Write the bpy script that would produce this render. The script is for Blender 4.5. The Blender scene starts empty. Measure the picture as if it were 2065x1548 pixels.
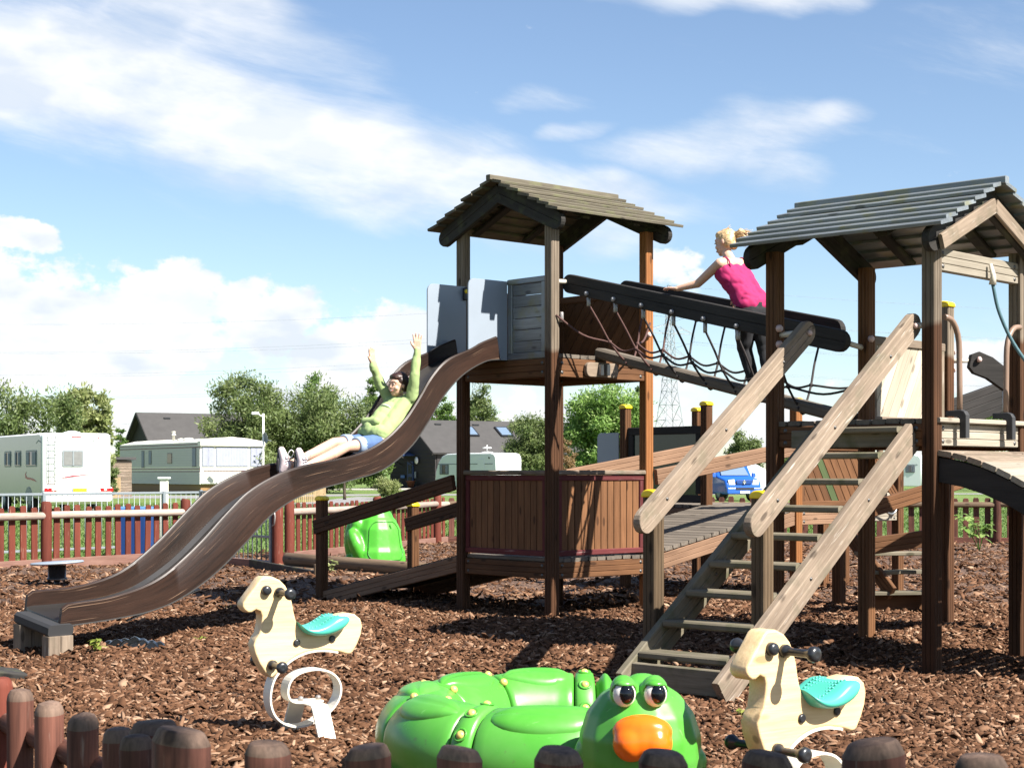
import bpy, bmesh, math, random
import numpy as np
from mathutils import Vector, Matrix, Quaternion

random.seed(11)
rng = np.random.default_rng(11)
scene = bpy.context.scene
C = scene.collection
R = math.radians

# ------------------------------------------------------------------ camera
CAMZ, F_PX, HORIZON = 1.28, 3371.0, 953.0
cam_d = bpy.data.cameras.new('camera')
cam = bpy.data.objects.new('camera', cam_d)
C.objects.link(cam)
cam.location = (0, 0, CAMZ)
cam.rotation_euler = (R(90), 0, 0)
cam_d.sensor_width = 36.0
cam_d.lens = F_PX / 2065.0 * 36.0
cam_d.shift_y = (HORIZON - 774.0) / 2065.0
cam_d.clip_start, cam_d.clip_end = 0.1, 6000
cam_d.dof.use_dof = True
cam_d.dof.focus_distance = 12.5
cam_d.dof.aperture_fstop = 14.0
scene.camera = cam

# ------------------------------------------------------------------ light and sky
SUN_AZ, SUN_EL = 52.0, 45.0         # degrees to the right of straight behind the camera; height
to_sun = Vector((math.sin(R(SUN_AZ)) * math.cos(R(SUN_EL)), -math.cos(R(SUN_AZ)) * math.cos(R(SUN_EL)), math.sin(R(SUN_EL))))
sun_d = bpy.data.lights.new('sun', 'SUN')
sun_d.energy = 5.0
sun_d.angle = R(0.53)
sun_d.color = (1.0, 0.955, 0.88)
sun = bpy.data.objects.new('sun', sun_d)
C.objects.link(sun)
sun.rotation_euler = (-to_sun).to_track_quat('-Z', 'Y').to_euler()
sun.location = (20, -20, 30)

vs = scene.view_settings
vs.view_transform = 'Standard'
vs.look = 'None'
vs.exposure = 1.5
vs.gamma = 1.0
vs.use_curve_mapping = False
cy = scene.cycles
cy.max_bounces, cy.diffuse_bounces, cy.glossy_bounces, cy.transmission_bounces = 4, 2, 2, 2


class Nodes:
    """short node-tree writer"""
    def __init__(s, tree):
        s.t = tree

    def n(s, typ, props=None, **ins):
        nd = s.t.nodes.new(typ)
        for k, v in (props or {}).items():
            setattr(nd, k, v)
        for k, v in ins.items():
            key = int(k[1:]) if k[0] == 'i' and k[1:].isdigit() else k.replace('_', ' ')
            if hasattr(v, 'is_output'):
                s.t.links.new(v, nd.inputs[key])
            else:
                nd.inputs[key].default_value = v
        return nd

    def math(s, op, a, b=0.0, c=0.0, clamp=False):
        return s.n('ShaderNodeMath', dict(operation=op, use_clamp=clamp), i0=a, i1=b, i2=c).outputs[0]

    def ramp(s, fac, stops, interp='LINEAR'):
        nd = s.n('ShaderNodeValToRGB', i0=fac)
        cr = nd.color_ramp
        cr.interpolation = interp
        while len(cr.elements) < len(stops):
            cr.elements.new(0.5)
        for e, (p, col) in zip(cr.elements, stops):
            e.position = p
            e.color = (*col, 1.0) if len(col) == 3 else col
        return nd.outputs[0]

    def mix(s, fac, a, b, blend='MIX'):
        nd = s.n('ShaderNodeMix', dict(data_type='RGBA', blend_type=blend))
        for i, v in ((0, fac), (6, a), (7, b)):
            if hasattr(v, 'is_output'):
                s.t.links.new(v, nd.inputs[i])
            else:
                nd.inputs[i].default_value = (*v, 1.0) if isinstance(v, tuple) and len(v) == 3 else v
        return nd.outputs[2]


world = bpy.data.worlds.new('World')
scene.world = world
world.use_nodes = True
wt = world.node_tree
wt.nodes.clear()
w = Nodes(wt)
sky = w.n('ShaderNodeTexSky', dict(sky_type='NISHITA', sun_disc=False, sun_elevation=R(SUN_EL), sun_rotation=R(180 - SUN_AZ),
                                   altitude=0.0, air_density=0.9, dust_density=0.3, ozone_density=2.5))
tc = w.n('ShaderNodeTexCoord')
sep = w.n('ShaderNodeSeparateXYZ', i0=tc.outputs['Generated'])
az = w.math('ARCTAN2', sep.outputs[0], sep.outputs[1])
el = w.math('ARCSINE', sep.outputs[2])
pos = w.n('ShaderNodeCombineXYZ', i0=az, i1=el, i2=0.0).outputs[0]
wob = w.n('ShaderNodeTexNoise', Vector=pos, Scale=14.0, Detail=2.0)
warp = w.n('ShaderNodeVectorMath', dict(operation='MULTIPLY_ADD'), i0=wob.outputs['Color'], i1=(0.05, 0.03, 0), i2=pos).outputs[0]
warp = w.n('ShaderNodeVectorMath', dict(operation='SUBTRACT'), i0=warp, i1=(0.025, 0.015, 0)).outputs[0]
world.cycles.sampling_method = 'MANUAL'
world.cycles.sample_map_resolution = 256


def bank(items):
    """soft union of elongated cloud banks given by direction (milliradians), half length, half height, tilt and weight"""
    out = None
    for cx, cy, a, b, rot, wt_ in items:
        mp = w.n('ShaderNodeMapping', dict(vector_type='TEXTURE'), Vector=warp, Location=(cx * 1e-3, cy * 1e-3, 0), Rotation=(0, 0, R(rot)), Scale=(a * 1.45e-3, b * 1.45e-3, 1))
        r2 = w.n('ShaderNodeVectorMath', dict(operation='DOT_PRODUCT'), i0=mp.outputs[0], i1=mp.outputs[0]).outputs['Value']
        g = w.math('MULTIPLY_ADD', r2, -wt_, wt_)
        out = w.math('MAXIMUM', g, 0.0 if out is None else out)
    return out


# stratus bank running down from the upper left, thin wisps, and low cumulus near the horizon
high = bank([(-265, 235, 120, 40, -6, 1.0), (-150, 205, 180, 34, -15, 1.0), (20, 172, 95, 13, -8, .9), (-215, 275, 110, 28, -16, .8), (140, 283, 115, 12, 0, .8),
             (122, 196, 62, 16, 4, .65), (150, 180, 40, 12, -20, .6), (185, 207, 22, 9, 10, .6), (14, 222, 28, 7, -5, .6), (38, 205, 20, 5, 10, .5), (60, 140, 30, 12, 0, .6),
             (-620, 170, 260, 70, 10, .8), (620, 200, 300, 60, -8, .7)])
low = bank([(-270, 85, 120, 38, 0, 1.0), (-150, 88, 45, 22, 10, .9), (-285, 134, 17, 10, 0, .8), (-75, 70, 60, 24, 0, 1.0), (100, 120, 26, 17, 0, 1.0), (-125, 95, 18, 12, 0, .8),
            (285, 58, 36, 16, 0, .9), (20, 30, 400, 24, 0, .6), (-750, 60, 280, 45, 0, .9), (800, 60, 380, 45, 0, .9), (2200, 70, 700, 50, 0, .9), (-2000, 60, 700, 50, 0, .9)])
fb = w.n('ShaderNodeTexNoise', Vector=w.n('ShaderNodeMapping', dict(vector_type='TEXTURE'), Vector=pos, Scale=(.19, .042, 1), Rotation=(0, 0, R(-13))).outputs[0], Scale=1.0, Detail=7.0, Roughness=0.66, Distortion=0.3)
fc = w.n('ShaderNodeTexNoise', Vector=w.n('ShaderNodeMapping', Vector=pos, Scale=(22, 30, 9)).outputs[0], Scale=1.0, Detail=7.0, Roughness=0.6)
hd = w.math('ADD', w.math('MULTIPLY', high, 1.15), w.math('MULTIPLY', w.math('SUBTRACT', fb.outputs[0], 0.5), 1.7))
hd = w.n('ShaderNodeMapRange', dict(interpolation_type='SMOOTHSTEP'), i0=hd, i1=0.10, i2=1.25, i3=0.0, i4=0.92).outputs[0]
ld = w.math('ADD', low, w.math('MULTIPLY', w.math('SUBTRACT', fc.outputs[0], 0.5), 2.3))
ld = w.n('ShaderNodeMapRange', dict(interpolation_type='SMOOTHSTEP'), i0=ld, i1=0.40, i2=0.66, i3=0.0, i4=0.96).outputs[0]
dens = w.math('MAXIMUM', hd, ld)
grey = w.n('ShaderNodeTexNoise', Vector=w.n('ShaderNodeMapping', Vector=pos, Scale=(12, 26, 9), Location=(3, 1.2, 0)).outputs[0], Scale=1.0, Detail=5.0)
ccol = w.ramp(grey.outputs[0], [(0.37, (6.3, 6.6, 7.0)), (0.49, (7.4, 7.4, 7.4)), (0.62, (5.5, 5.95, 6.6))])
skyc = w.mix(1.0, sky.outputs[0], (1.0, 1.0, 1.0), 'MULTIPLY')
skyc = w.n('ShaderNodeHueSaturation', Color=skyc, Saturation=0.97, Value=1.12).outputs[0]
final = w.mix(dens, skyc, ccol)
bg = w.n('ShaderNodeBackground', Color=final, Strength=0.0535)
wo = w.n('ShaderNodeOutputWorld', i0=bg.outputs[0])

# ------------------------------------------------------------------ materials
MATS = {}


def new_mat(name):
    m = bpy.data.materials.new(name)
    m.use_nodes = True
    m.node_tree.nodes.clear()
    MATS[name] = m
    return m, Nodes(m.node_tree)


def finish(k, color, rough=0.6, bump=None, strength=0.3, dist=0.01, **extra):
    b = k.n('ShaderNodeBsdfPrincipled', Roughness=rough)
    if hasattr(color, 'is_output'):
        k.t.links.new(color, b.inputs['Base Color'])
    else:
        b.inputs['Base Color'].default_value = (*color, 1)
    for key, v in extra.items():
        b.inputs[key.replace('_', ' ')].default_value = v
    if bump is not None:
        bp = k.n('ShaderNodeBump', Strength=strength, Distance=dist, Height=bump)
        k.t.links.new(bp.outputs[0], b.inputs['Normal'])
    k.n('ShaderNodeOutputMaterial', i0=b.outputs[0])
    return b


def obj_coords(k, scale=(1, 1, 1), use='Object', rnd=20.0):
    t = k.n('ShaderNodeTexCoord')
    oi = k.n('ShaderNodeObjectInfo')
    mp = k.n('ShaderNodeMapping', Vector=t.outputs[use], Scale=scale)
    sh = k.math('MULTIPLY', oi.outputs['Random'], rnd)
    return k.n('ShaderNodeVectorMath', dict(operation='ADD'), i0=mp.outputs[0], i1=k.n('ShaderNodeCombineXYZ', i0=sh, i1=sh, i2=sh).outputs[0]).outputs[0], oi


def wood(name, light, dark, rough=0.75, split=None, low=None, moss=None, fleck=None, knots=True, uv=False):
    """sawn timber, grain along the local X axis; split=(height along X, softness): colour change from 'low' pair to the main pair"""
    m, k = new_mat(name)
    kk = 0.95 if name == 'pine' else 0.74
    sc_ = lambda col_: tuple(x * kk for x in col_) if col_ else None
    light, dark, moss, fleck = sc_(light), sc_(dark), sc_(moss), sc_(fleck)
    low = (sc_(low[0]), sc_(low[1])) if low else None
    use = 'UV' if uv else 'Object'
    v, oi = obj_coords(k, (1.3, 22, 22), use)
    g = k.n('ShaderNodeTexNoise', Vector=v, Scale=2.0, Detail=7.0, Roughness=0.62, Distortion=0.4)
    v2, _ = obj_coords(k, (4, 90, 90), use)
    g2 = k.n('ShaderNodeTexNoise', Vector=v2, Scale=1.6, Detail=3.0)
    v3, _ = obj_coords(k, (1.1, 3, 3), use)
    g3 = k.n('ShaderNodeTexNoise', Vector=v3, Scale=1.3, Detail=4.0)
    fac = k.math('ADD', k.math('MULTIPLY', g.outputs[0], 0.6), k.math('ADD', k.math('MULTIPLY', g2.outputs[0], 0.25), k.math('MULTIPLY', k.math('SUBTRACT', g3.outputs[0], 0.17), 0.5)))

    def col(pair):
        return k.ramp(fac, [(0.36, pair[1]), (0.74, pair[0])])
    c = col((light, dark))
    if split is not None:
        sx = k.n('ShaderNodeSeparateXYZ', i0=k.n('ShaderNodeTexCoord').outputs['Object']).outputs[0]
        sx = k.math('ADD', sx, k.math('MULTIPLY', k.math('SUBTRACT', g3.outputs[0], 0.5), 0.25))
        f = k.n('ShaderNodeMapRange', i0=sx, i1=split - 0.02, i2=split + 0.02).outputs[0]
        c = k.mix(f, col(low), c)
    if knots:
        vk, _ = obj_coords(k, (3.2, 9, 9), use)
        vo = k.n('ShaderNodeTexVoronoi', Vector=vk, Scale=1.0)
        kf = k.n('ShaderNodeMapRange', i0=vo.outputs['Distance'], i1=0.10, i2=0.17, i3=0.75, i4=0.0).outputs[0]
        c = k.mix(kf, c, tuple(x * 0.42 for x in (low[1] if low else dark)))
    if moss:
        vm, _ = obj_coords(k, (3, 3, 3), use)
        mo = k.n('ShaderNodeTexNoise', Vector=vm, Scale=2.2, Detail=6.0)
        c = k.mix(k.n('ShaderNodeMapRange', i0=mo.outputs[0], i1=0.52, i2=0.68, i4=0.75).outputs[0], c, moss)
    if fleck:
        vf, _ = obj_coords(k, (1.6, 95, 60) if uv else (5, 60, 60), use)
        fl = k.n('ShaderNodeTexNoise', Vector=vf, Scale=1.0, Detail=5.0)
        c = k.mix(k.n('ShaderNodeMapRange', i0=fl.outputs[0], i1=0.66 if uv else 0.64, i2=0.72, i4=0.8).outputs[0], c, fleck)
    vary = k.math('ADD', k.math('MULTIPLY', oi.outputs['Random'], 0.3), 0.85)
    c = k.n('ShaderNodeHueSaturation', Color=c, Value=vary).outputs[0]
    finish(k, c, rough, bump=fac, strength=0.5, dist=0.004, Specular_IOR_Level=0.5 if name in ('pine', 'sky_sheen_board') else (0.3 if uv else 0.18))
    return m


KEEP = ('white_paint', 'caravan_white', 'cream_paint', 'eye_white', 'cream_steel', 'lamp_clear', 'shoe_white', 'shoe_pink', 'yellow_cap', 'plate_yellow', 'skin', 'orange_plastic')


def plain(name, color, rough=0.5, noise=0.06, scale=6.0, **extra):
    m, k = new_mat(name)
    color = tuple(x * (0.92 if name in KEEP else 0.78) for x in color)
    v, oi = obj_coords(k, (scale,) * 3)
    nz = k.n('ShaderNodeTexNoise', Vector=v, Scale=1.0, Detail=6.0)
    f = k.math('ADD', k.math('MULTIPLY', k.math('SUBTRACT', nz.outputs[0], 0.5), noise * 4), 1.0)
    c = k.n('ShaderNodeHueSaturation', Color=(*color, 1), Value=f).outputs[0]
    finish(k, c, rough, bump=nz.outputs[0], strength=0.05 + noise, dist=0.003, **extra)
    return m


STAIN, STAIN_D = (0.185, 0.086, 0.038), (0.075, 0.033, 0.015)
GREY, GREY_D = (0.27, 0.215, 0.16), (0.115, 0.086, 0.06)
wood('stained', STAIN, STAIN_D)
wood('stain_sunlit', (0.36, 0.150, 0.052), (0.20, 0.078, 0.028))  # stain brightened to orange where posts stand in the sun
wood('weathered', (0.33, 0.255, 0.19), (0.145, 0.106, 0.076), fleck=(0.46, 0.41, 0.35), moss=(0.17, 0.145, 0.10))
wood('stain_shaded', (0.112, 0.050, 0.023), (0.045, 0.020, 0.010))  # stain darkened for timber turned away from the sun
wood('stained_faded', (0.31, 0.185, 0.115), (0.17, 0.096, 0.058))
wood('weathered_brown', (0.155, 0.105, 0.062), (0.07, 0.047, 0.028))
wood('pale_board', (0.42, 0.37, 0.295), (0.25, 0.21, 0.16))
wood('cream_board', (0.60, 0.52, 0.41), (0.42, 0.35, 0.26))
wood('dark_board', (0.055, 0.05, 0.045), (0.02, 0.018, 0.016), moss=(0.085, 0.09, 0.05))
wood('roof_board', (0.19, 0.165, 0.12), (0.07, 0.06, 0.045), moss=(0.17, 0.17, 0.09))
wood('sky_sheen_board', (0.26, 0.285, 0.30), (0.12, 0.13, 0.135), moss=(0.22, 0.21, 0.11), rough=0.30)  # pale blue put into the colour as sky sheen on the boards
wood('stained_slat', (0.245, 0.115, 0.052), (0.11, 0.048, 0.021))
wood('rail_black', (0.048, 0.043, 0.040), (0.017, 0.016, 0.015), knots=False)
wood('deck_grey', (0.21, 0.175, 0.14), (0.09, 0.075, 0.06))
wood('tread', (0.25, 0.215, 0.155), (0.115, 0.098, 0.066), moss=(0.115, 0.115, 0.06))
wood('log_brown', (0.24, 0.165, 0.105), (0.11, 0.072, 0.045))
wood('log_bleached', (0.52, 0.44, 0.37), (0.27, 0.19, 0.15), fleck=(0.24, 0.07, 0.045), knots=False)
wood('red_paint', (0.185, 0.048, 0.030), (0.105, 0.026, 0.017), fleck=(0.33, 0.19, 0.14), knots=False)
wood('red_frame', (0.155, 0.036, 0.036), (0.085, 0.02, 0.022), fleck=(0.30, 0.2, 0.18), knots=False)
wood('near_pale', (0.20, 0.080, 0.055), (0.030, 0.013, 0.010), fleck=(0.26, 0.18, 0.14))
wood('pale_top', (0.23, 0.15, 0.11), (0.045, 0.03, 0.024))
wood('kick_board', (0.27, 0.155, 0.12), (0.15, 0.07, 0.052), knots=False)
wood('green_paint', (0.11, 0.15, 0.06), (0.06, 0.085, 0.036), knots=False)
wood('pine', (0.74, 0.55, 0.31), (0.55, 0.37, 0.18), rough=0.45)
wood('fresh_fence', (0.62, 0.45, 0.25), (0.42, 0.29, 0.15))
wood('slide_wood', (0.046, 0.023, 0.015), (0.010, 0.006, 0.0045), rough=0.42, fleck=(0.27, 0.17, 0.11), knots=False, uv=True)
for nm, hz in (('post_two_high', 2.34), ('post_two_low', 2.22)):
    wood(nm, GREY, GREY_D, split=hz, low=((0.112, 0.050, 0.023), (0.045, 0.020, 0.010)))  # lower stain has shade painted in; the grey above is weathering

plain('steel', (0.46, 0.47, 0.47), 0.33, 0.05, Metallic=0.85)
plain('slide_steel', (0.13, 0.122, 0.115), 0.30, 0.14, Metallic=0.85)
plain('edge_steel', (0.12, 0.115, 0.11), 0.45, 0.05, Metallic=0.6)
plain('galvanised', (0.30, 0.335, 0.36), 0.45, 0.05, Metallic=0.35)
plain('cream_pipe', (0.66, 0.60, 0.50), 0.4, 0.04)
plain('brown_pipe', (0.27, 0.175, 0.125), 0.45, 0.10)
plain('hpl_blue', (0.30, 0.345, 0.40), 0.36, 0.03)
plain('yellow_cap', (0.86, 0.60, 0.012), 0.32, 0.03)
plain('black_plastic', (0.022, 0.023, 0.026), 0.30, 0.03)
plain('black_rubber', (0.03, 0.03, 0.032), 0.7, 0.08)
plain('orange_plastic', (0.86, 0.155, 0.008), 0.20, 0.02)
plain('eye_white', (0.78, 0.72, 0.66), 0.18, 0.02)
plain('eye_black', (0.006, 0.007, 0.010), 0.06, 0.0)
plain('bolt_yellow', (0.74, 0.56, 0.15), 0.35, 0.05)
plain('teal_plastic', (0.085, 0.53, 0.40), 0.30, 0.02)
plain('cream_steel', (0.76, 0.71, 0.60), 0.42, 0.05)
plain('rope_brown', (0.095, 0.042, 0.034), 0.85, 0.2, scale=60)
plain('rope_black', (0.034, 0.027, 0.026), 0.85, 0.2, scale=60)
plain('rope_blue', (0.075, 0.155, 0.18), 0.8, 0.2, scale=60)
plain('clamp', (0.36, 0.33, 0.31), 0.35, 0.05, Metallic=0.4)
plain('ball_grey', (0.36, 0.35, 0.36), 0.4, 0.05)
plain('pink_nut', (0.62, 0.44, 0.40), 0.5, 0.05)
plain('red_bar', (0.62, 0.03, 0.03), 0.3, 0.03)
plain('van_blue', (0.020, 0.115, 0.52), 0.22, 0.02, scale=1.0, Coat_Weight=0.6)
plain('glass_dark', (0.020, 0.026, 0.030), 0.06, 0.0)
plain('glass_sky', (0.16, 0.22, 0.30), 0.08, 0.0)
plain('white_paint', (0.84, 0.84, 0.82), 0.32, 0.02, scale=1.0)
plain('caravan_white', (0.80, 0.83, 0.82), 0.35, 0.02, scale=1.0)
plain('shaded_white', (0.38, 0.41, 0.44), 0.22, 0.03, scale=1.0, Metallic=0.25)  # white coachwork toned down to grey for its shaded side
plain('cream_paint', (0.80, 0.76, 0.65), 0.45, 0.03, scale=1.0)
plain('grey_cladding', (0.60, 0.58, 0.56), 0.5, 0.04, scale=1.0)
plain('brown_skirt', (0.30, 0.165, 0.06), 0.7, 0.06)
plain('maroon', (0.14, 0.03, 0.035), 0.45, 0.04)
plain('lamp_red', (0.62, 0.012, 0.016), 0.2, 0.02)
plain('lamp_clear', (0.8, 0.78, 0.74), 0.15, 0.02)
plain('plate_yellow', (0.85, 0.60, 0.015), 0.5, 0.02)
plain('print_black', (0.015, 0.015, 0.015), 0.6, 0.0)
plain('print_grey', (0.24, 0.27, 0.29), 0.5, 0.0)
plain('print_red', (0.42, 0.02, 0.04), 0.4, 0.02)
plain('curtain', (0.33, 0.345, 0.42), 0.85, 0.08, scale=4.0)
plain('frog_dark', (0.03, 0.20, 0.012), 0.4, 0.03)
plain('net_curtain', (0.20, 0.20, 0.195), 0.5, 0.12, scale=9.0)
plain('tyre', (0.018, 0.018, 0.019), 0.8, 0.05)
plain('clad_dark', (0.026, 0.021, 0.020), 0.75, 0.06, scale=0.8)
plain('roof_felt', (0.062, 0.058, 0.056), 0.9, 0.12, scale=1.6)
plain('door_blue', (0.018, 0.05, 0.16), 0.45, 0.04)
plain('bin_blue', (0.010, 0.045, 0.19), 0.4, 0.03)
plain('bin_lid', (0.10, 0.24, 0.58), 0.4, 0.03)
plain('terracotta', (0.22, 0.075, 0.04), 0.8, 0.08)
plain('plexi', (0.028, 0.052, 0.040), 0.10, 0.08, scale=5.0)
plain('pylon_steel', (0.30, 0.33, 0.35), 0.6, 0.03)
plain('asphalt_grey', (0.26, 0.25, 0.24), 0.9, 0.10, scale=1.2)
plain('concrete', (0.46, 0.42, 0.36), 0.9, 0.08, scale=4.0)
plain('black_film', (0.010, 0.011, 0.012), 0.12, 0.05)
plain('skin', (0.60, 0.36, 0.255), 0.48, 0.03, scale=5.0, Subsurface_Weight=0.12, Subsurface_Scale=0.02)
plain('lips', (0.45, 0.14, 0.12), 0.4, 0.02)
plain('hoodie', (0.36, 0.47, 0.19), 0.9, 0.06, scale=30.0)
plain('hoodie_print', (0.68, 0.76, 0.52), 0.9, 0.1, scale=40.0)
plain('denim', (0.085, 0.155, 0.33), 0.9, 0.16, scale=26.0)
plain('denim_cuff', (0.34, 0.43, 0.58), 0.9, 0.08, scale=40.0)
plain('shoe_pink', (0.74, 0.60, 0.60), 0.6, 0.06)
plain('shoe_white', (0.74, 0.72, 0.70), 0.6, 0.06)
plain('sole_dark', (0.05, 0.045, 0.05), 0.7, 0.05)
plain('vest_pink', (0.42, 0.010, 0.105), 0.85, 0.08, scale=30.0)
plain('jeans_black', (0.012, 0.012, 0.015), 0.85, 0.08, scale=30.0)


def worn_plastic(name, color, faded, rough):
    m, k = new_mat(name)
    v, oi = obj_coords(k, (2.2, 2.2, 2.2))
    n1 = k.n('ShaderNodeTexNoise', Vector=v, Scale=1.5, Detail=7.0, Roughness=0.65)
    v2, _ = obj_coords(k, (30, 30, 30))
    n2 = k.n('ShaderNodeTexNoise', Vector=v2, Scale=1.0, Detail=5.0)
    v3, _ = obj_coords(k, (5, 60, 14))
    n3 = k.n('ShaderNodeTexNoise', Vector=v3, Scale=1.6, Detail=3.0)
    f = k.n('ShaderNodeMapRange', i0=n1.outputs[0], i1=0.45, i2=0.8, i4=0.75).outputs[0]
    c = k.mix(f, color, faded)
    sc = k.n('ShaderNodeMapRange', i0=n3.outputs[0], i1=0.70, i2=0.74, i4=0.5).outputs[0]
    c = k.mix(sc, c, tuple(min(1, x * 1.3 + .06) for x in faded))
    dt = k.n('ShaderNodeMapRange', i0=n2.outputs[0], i1=0.66, i2=0.74, i4=0.45).outputs[0]
    c = k.mix(dt, c, (0.10, 0.085, 0.05))
    b = finish(k, c, rough, bump=n2.outputs[0], strength=0.05, dist=0.003)
    k.t.links.new(k.n('ShaderNodeMapRange', i0=n1.outputs[0], i1=0.3, i2=0.75, i3=rough, i4=rough + 0.28).outputs[0], b.inputs['Roughness'])
    return m


worn_plastic('green_plastic', (0.065, 0.29, 0.030), (0.115, 0.33, 0.065), 0.22)
worn_plastic('frog_green', (0.060, 0.33, 0.022), (0.11, 0.36, 0.055), 0.26)


def hair_mat(name, light, dark):
    m, k = new_mat(name)
    v, oi = obj_coords(k, (5, 60, 60))
    nz = k.n('ShaderNodeTexNoise', Vector=v, Scale=2.0, Detail=4.0)
    finish(k, k.ramp(nz.outputs[0], [(0.35, dark), (0.65, light)]), 0.42, bump=nz.outputs[0], strength=0.7, dist=0.004)


hair_mat('hair_brown', (0.055, 0.024, 0.016), (0.014, 0.007, 0.006))
hair_mat('hair_blond', (0.66, 0.47, 0.25), (0.36, 0.22, 0.10))


def leaf_mat(name, c1, c2, c3, trans=0.42, rough=0.5):
    m, k = new_mat(name)
    c1, c2, c3 = (tuple(x * 0.82 for x in q) for q in (c1, c2, c3))
    at = k.n('ShaderNodeAttribute', dict(attribute_name='tint'))
    c = k.ramp(at.outputs['Fac'], [(0.0, c1), (0.55, c2), (1.0, c3)])
    d = k.n('ShaderNodeBsdfPrincipled', Roughness=rough)
    d.inputs['Specular IOR Level'].default_value = 0.1 if trans == 0 else 0.4
    k.t.links.new(c, d.inputs['Base Color'])
    t = k.n('ShaderNodeBsdfTranslucent')
    k.t.links.new(c, t.inputs[0])
    mx = k.n('ShaderNodeMixShader', i0=trans, i1=d.outputs[0], i2=t.outputs[0])
    k.n('ShaderNodeOutputMaterial', i0=mx.outputs[0])
    return m


leaf_mat('leaf_olive', (0.088, 0.136, 0.039), (0.184, 0.242, 0.077), (0.388, 0.426, 0.194))
leaf_mat('leaf_pale', (0.155, 0.204, 0.057), (0.330, 0.369, 0.136), (0.581, 0.600, 0.310))
leaf_mat('leaf_bright', (0.106, 0.204, 0.039), (0.242, 0.398, 0.088), (0.485, 0.600, 0.232))
leaf_mat('leaf_conifer', (0.057, 0.116, 0.027), (0.136, 0.232, 0.050), (0.271, 0.388, 0.098))
leaf_mat('leaf_dark', (0.035, 0.066, 0.027), (0.077, 0.120, 0.046), (0.155, 0.214, 0.098))
leaf_mat('leaf_rust', (0.165, 0.098, 0.043), (0.330, 0.214, 0.098), (0.542, 0.388, 0.194))
leaf_mat('leaf_weed', (0.200, 0.260, 0.045), (0.330, 0.400, 0.070), (0.460, 0.500, 0.120))
leaf_mat('grass_blade', (0.050, 0.115, 0.018), (0.105, 0.190, 0.035), (0.200, 0.280, 0.075))
leaf_mat('bark_chip', (0.050, 0.023, 0.012), (0.165, 0.082, 0.045), (0.40, 0.26, 0.17), 0.0, 0.95)
wood('bark', (0.13, 0.10, 0.075), (0.05, 0.038, 0.028), rough=0.9, knots=False)

m, k = new_mat('mulch')
t_ = k.n('ShaderNodeTexCoord')
n1 = k.n('ShaderNodeTexNoise', Vector=t_.outputs['Object'], Scale=1.1, Detail=5.0)
v1 = k.n('ShaderNodeTexVoronoi', Vector=t_.outputs['Object'], Scale=32.0, Randomness=1.0)
n2 = k.n('ShaderNodeTexNoise', Vector=t_.outputs['Object'], Scale=38.0, Detail=6.0)
cc = k.ramp(k.n('ShaderNodeSeparateXYZ', i0=v1.outputs['Color']).outputs[0], [(0.0, (0.042, 0.021, 0.012)), (0.5, (0.10, 0.052, 0.030)), (0.85, (0.15, 0.082, 0.050)), (1.0, (0.22, 0.14, 0.09))])
cc = k.n('ShaderNodeHueSaturation', Color=cc, Value=k.math('ADD', k.math('MULTIPLY', n1.outputs[0], 0.7), 0.6)).outputs[0]
finish(k, cc, 0.95, bump=k.math('ADD', k.math('MULTIPLY', v1.outputs['Distance'], 0.6), n2.outputs[0]), strength=0.9, dist=0.03)

m, k = new_mat('lawn')
t_ = k.n('ShaderNodeTexCoord')
n1 = k.n('ShaderNodeTexNoise', Vector=t_.outputs['Object'], Scale=0.35, Detail=6.0)
n2 = k.n('ShaderNodeTexNoise', Vector=t_.outputs['Object'], Scale=9.0, Detail=8.0)
n3 = k.n('ShaderNodeTexNoise', Vector=t_.outputs['Object'], Scale=60.0, Detail=4.0)
ff = k.math('ADD', k.math('MULTIPLY', n1.outputs[0], 0.5), k.math('ADD', k.math('MULTIPLY', n2.outputs[0], 0.3), k.math('MULTIPLY', n3.outputs[0], 0.25)))
cc = k.ramp(ff, [(0.38, (0.048, 0.088, 0.015)), (0.52, (0.10, 0.158, 0.026)), (0.66, (0.17, 0.215, 0.05))])
finish(k, cc, 0.85, bump=n3.outputs[0], strength=0.8, dist=0.03)

# ------------------------------------------------------------------ mesh helpers
WORLD = {}


def W(px, py, Y):
    return Vector(((px - 1032.5) * Y / F_PX, Y, CAMZ + (HORIZON - py) * Y / F_PX))


def GX(px, Y):
    return (px - 1032.5) * Y / F_PX


def tag(o, label, cat=None, group=None, kind=None):
    if label:
        o['label'] = label
    if cat:
        o['category'] = cat
    if group:
        o['group'] = group
    if kind:
        o['kind'] = kind
    return o


def thing(name, label, cat, loc, group=None):
    o = bpy.data.objects.new(name, None)
    C.objects.link(o)
    o.empty_display_size = 0.1
    o.location = loc
    WORLD[o.name] = Matrix.Translation(Vector(loc))
    return tag(o, label, cat, group)


def put(name, me, mat=None, parent=None, M=None):
    o = bpy.data.objects.new(name, me)
    C.objects.link(o)
    if mat is not None and not me.materials:
        me.materials.append(MATS[mat])
    M = M if M is not None else Matrix.Identity(4)
    WORLD[o.name] = M
    if parent is not None:
        o.parent = parent
        o.matrix_basis = WORLD[parent.name].inverted() @ M
    else:
        o.matrix_basis = M
    return o


def mesh(name, verts, faces, smooth=False):
    me = bpy.data.meshes.new(name)
    me.from_pydata([tuple(v) for v in verts], [], [tuple(f) for f in faces])
    if smooth:
        me.polygons.foreach_set('use_smooth', [True] * len(me.polygons))
    me.update()
    return me


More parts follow.
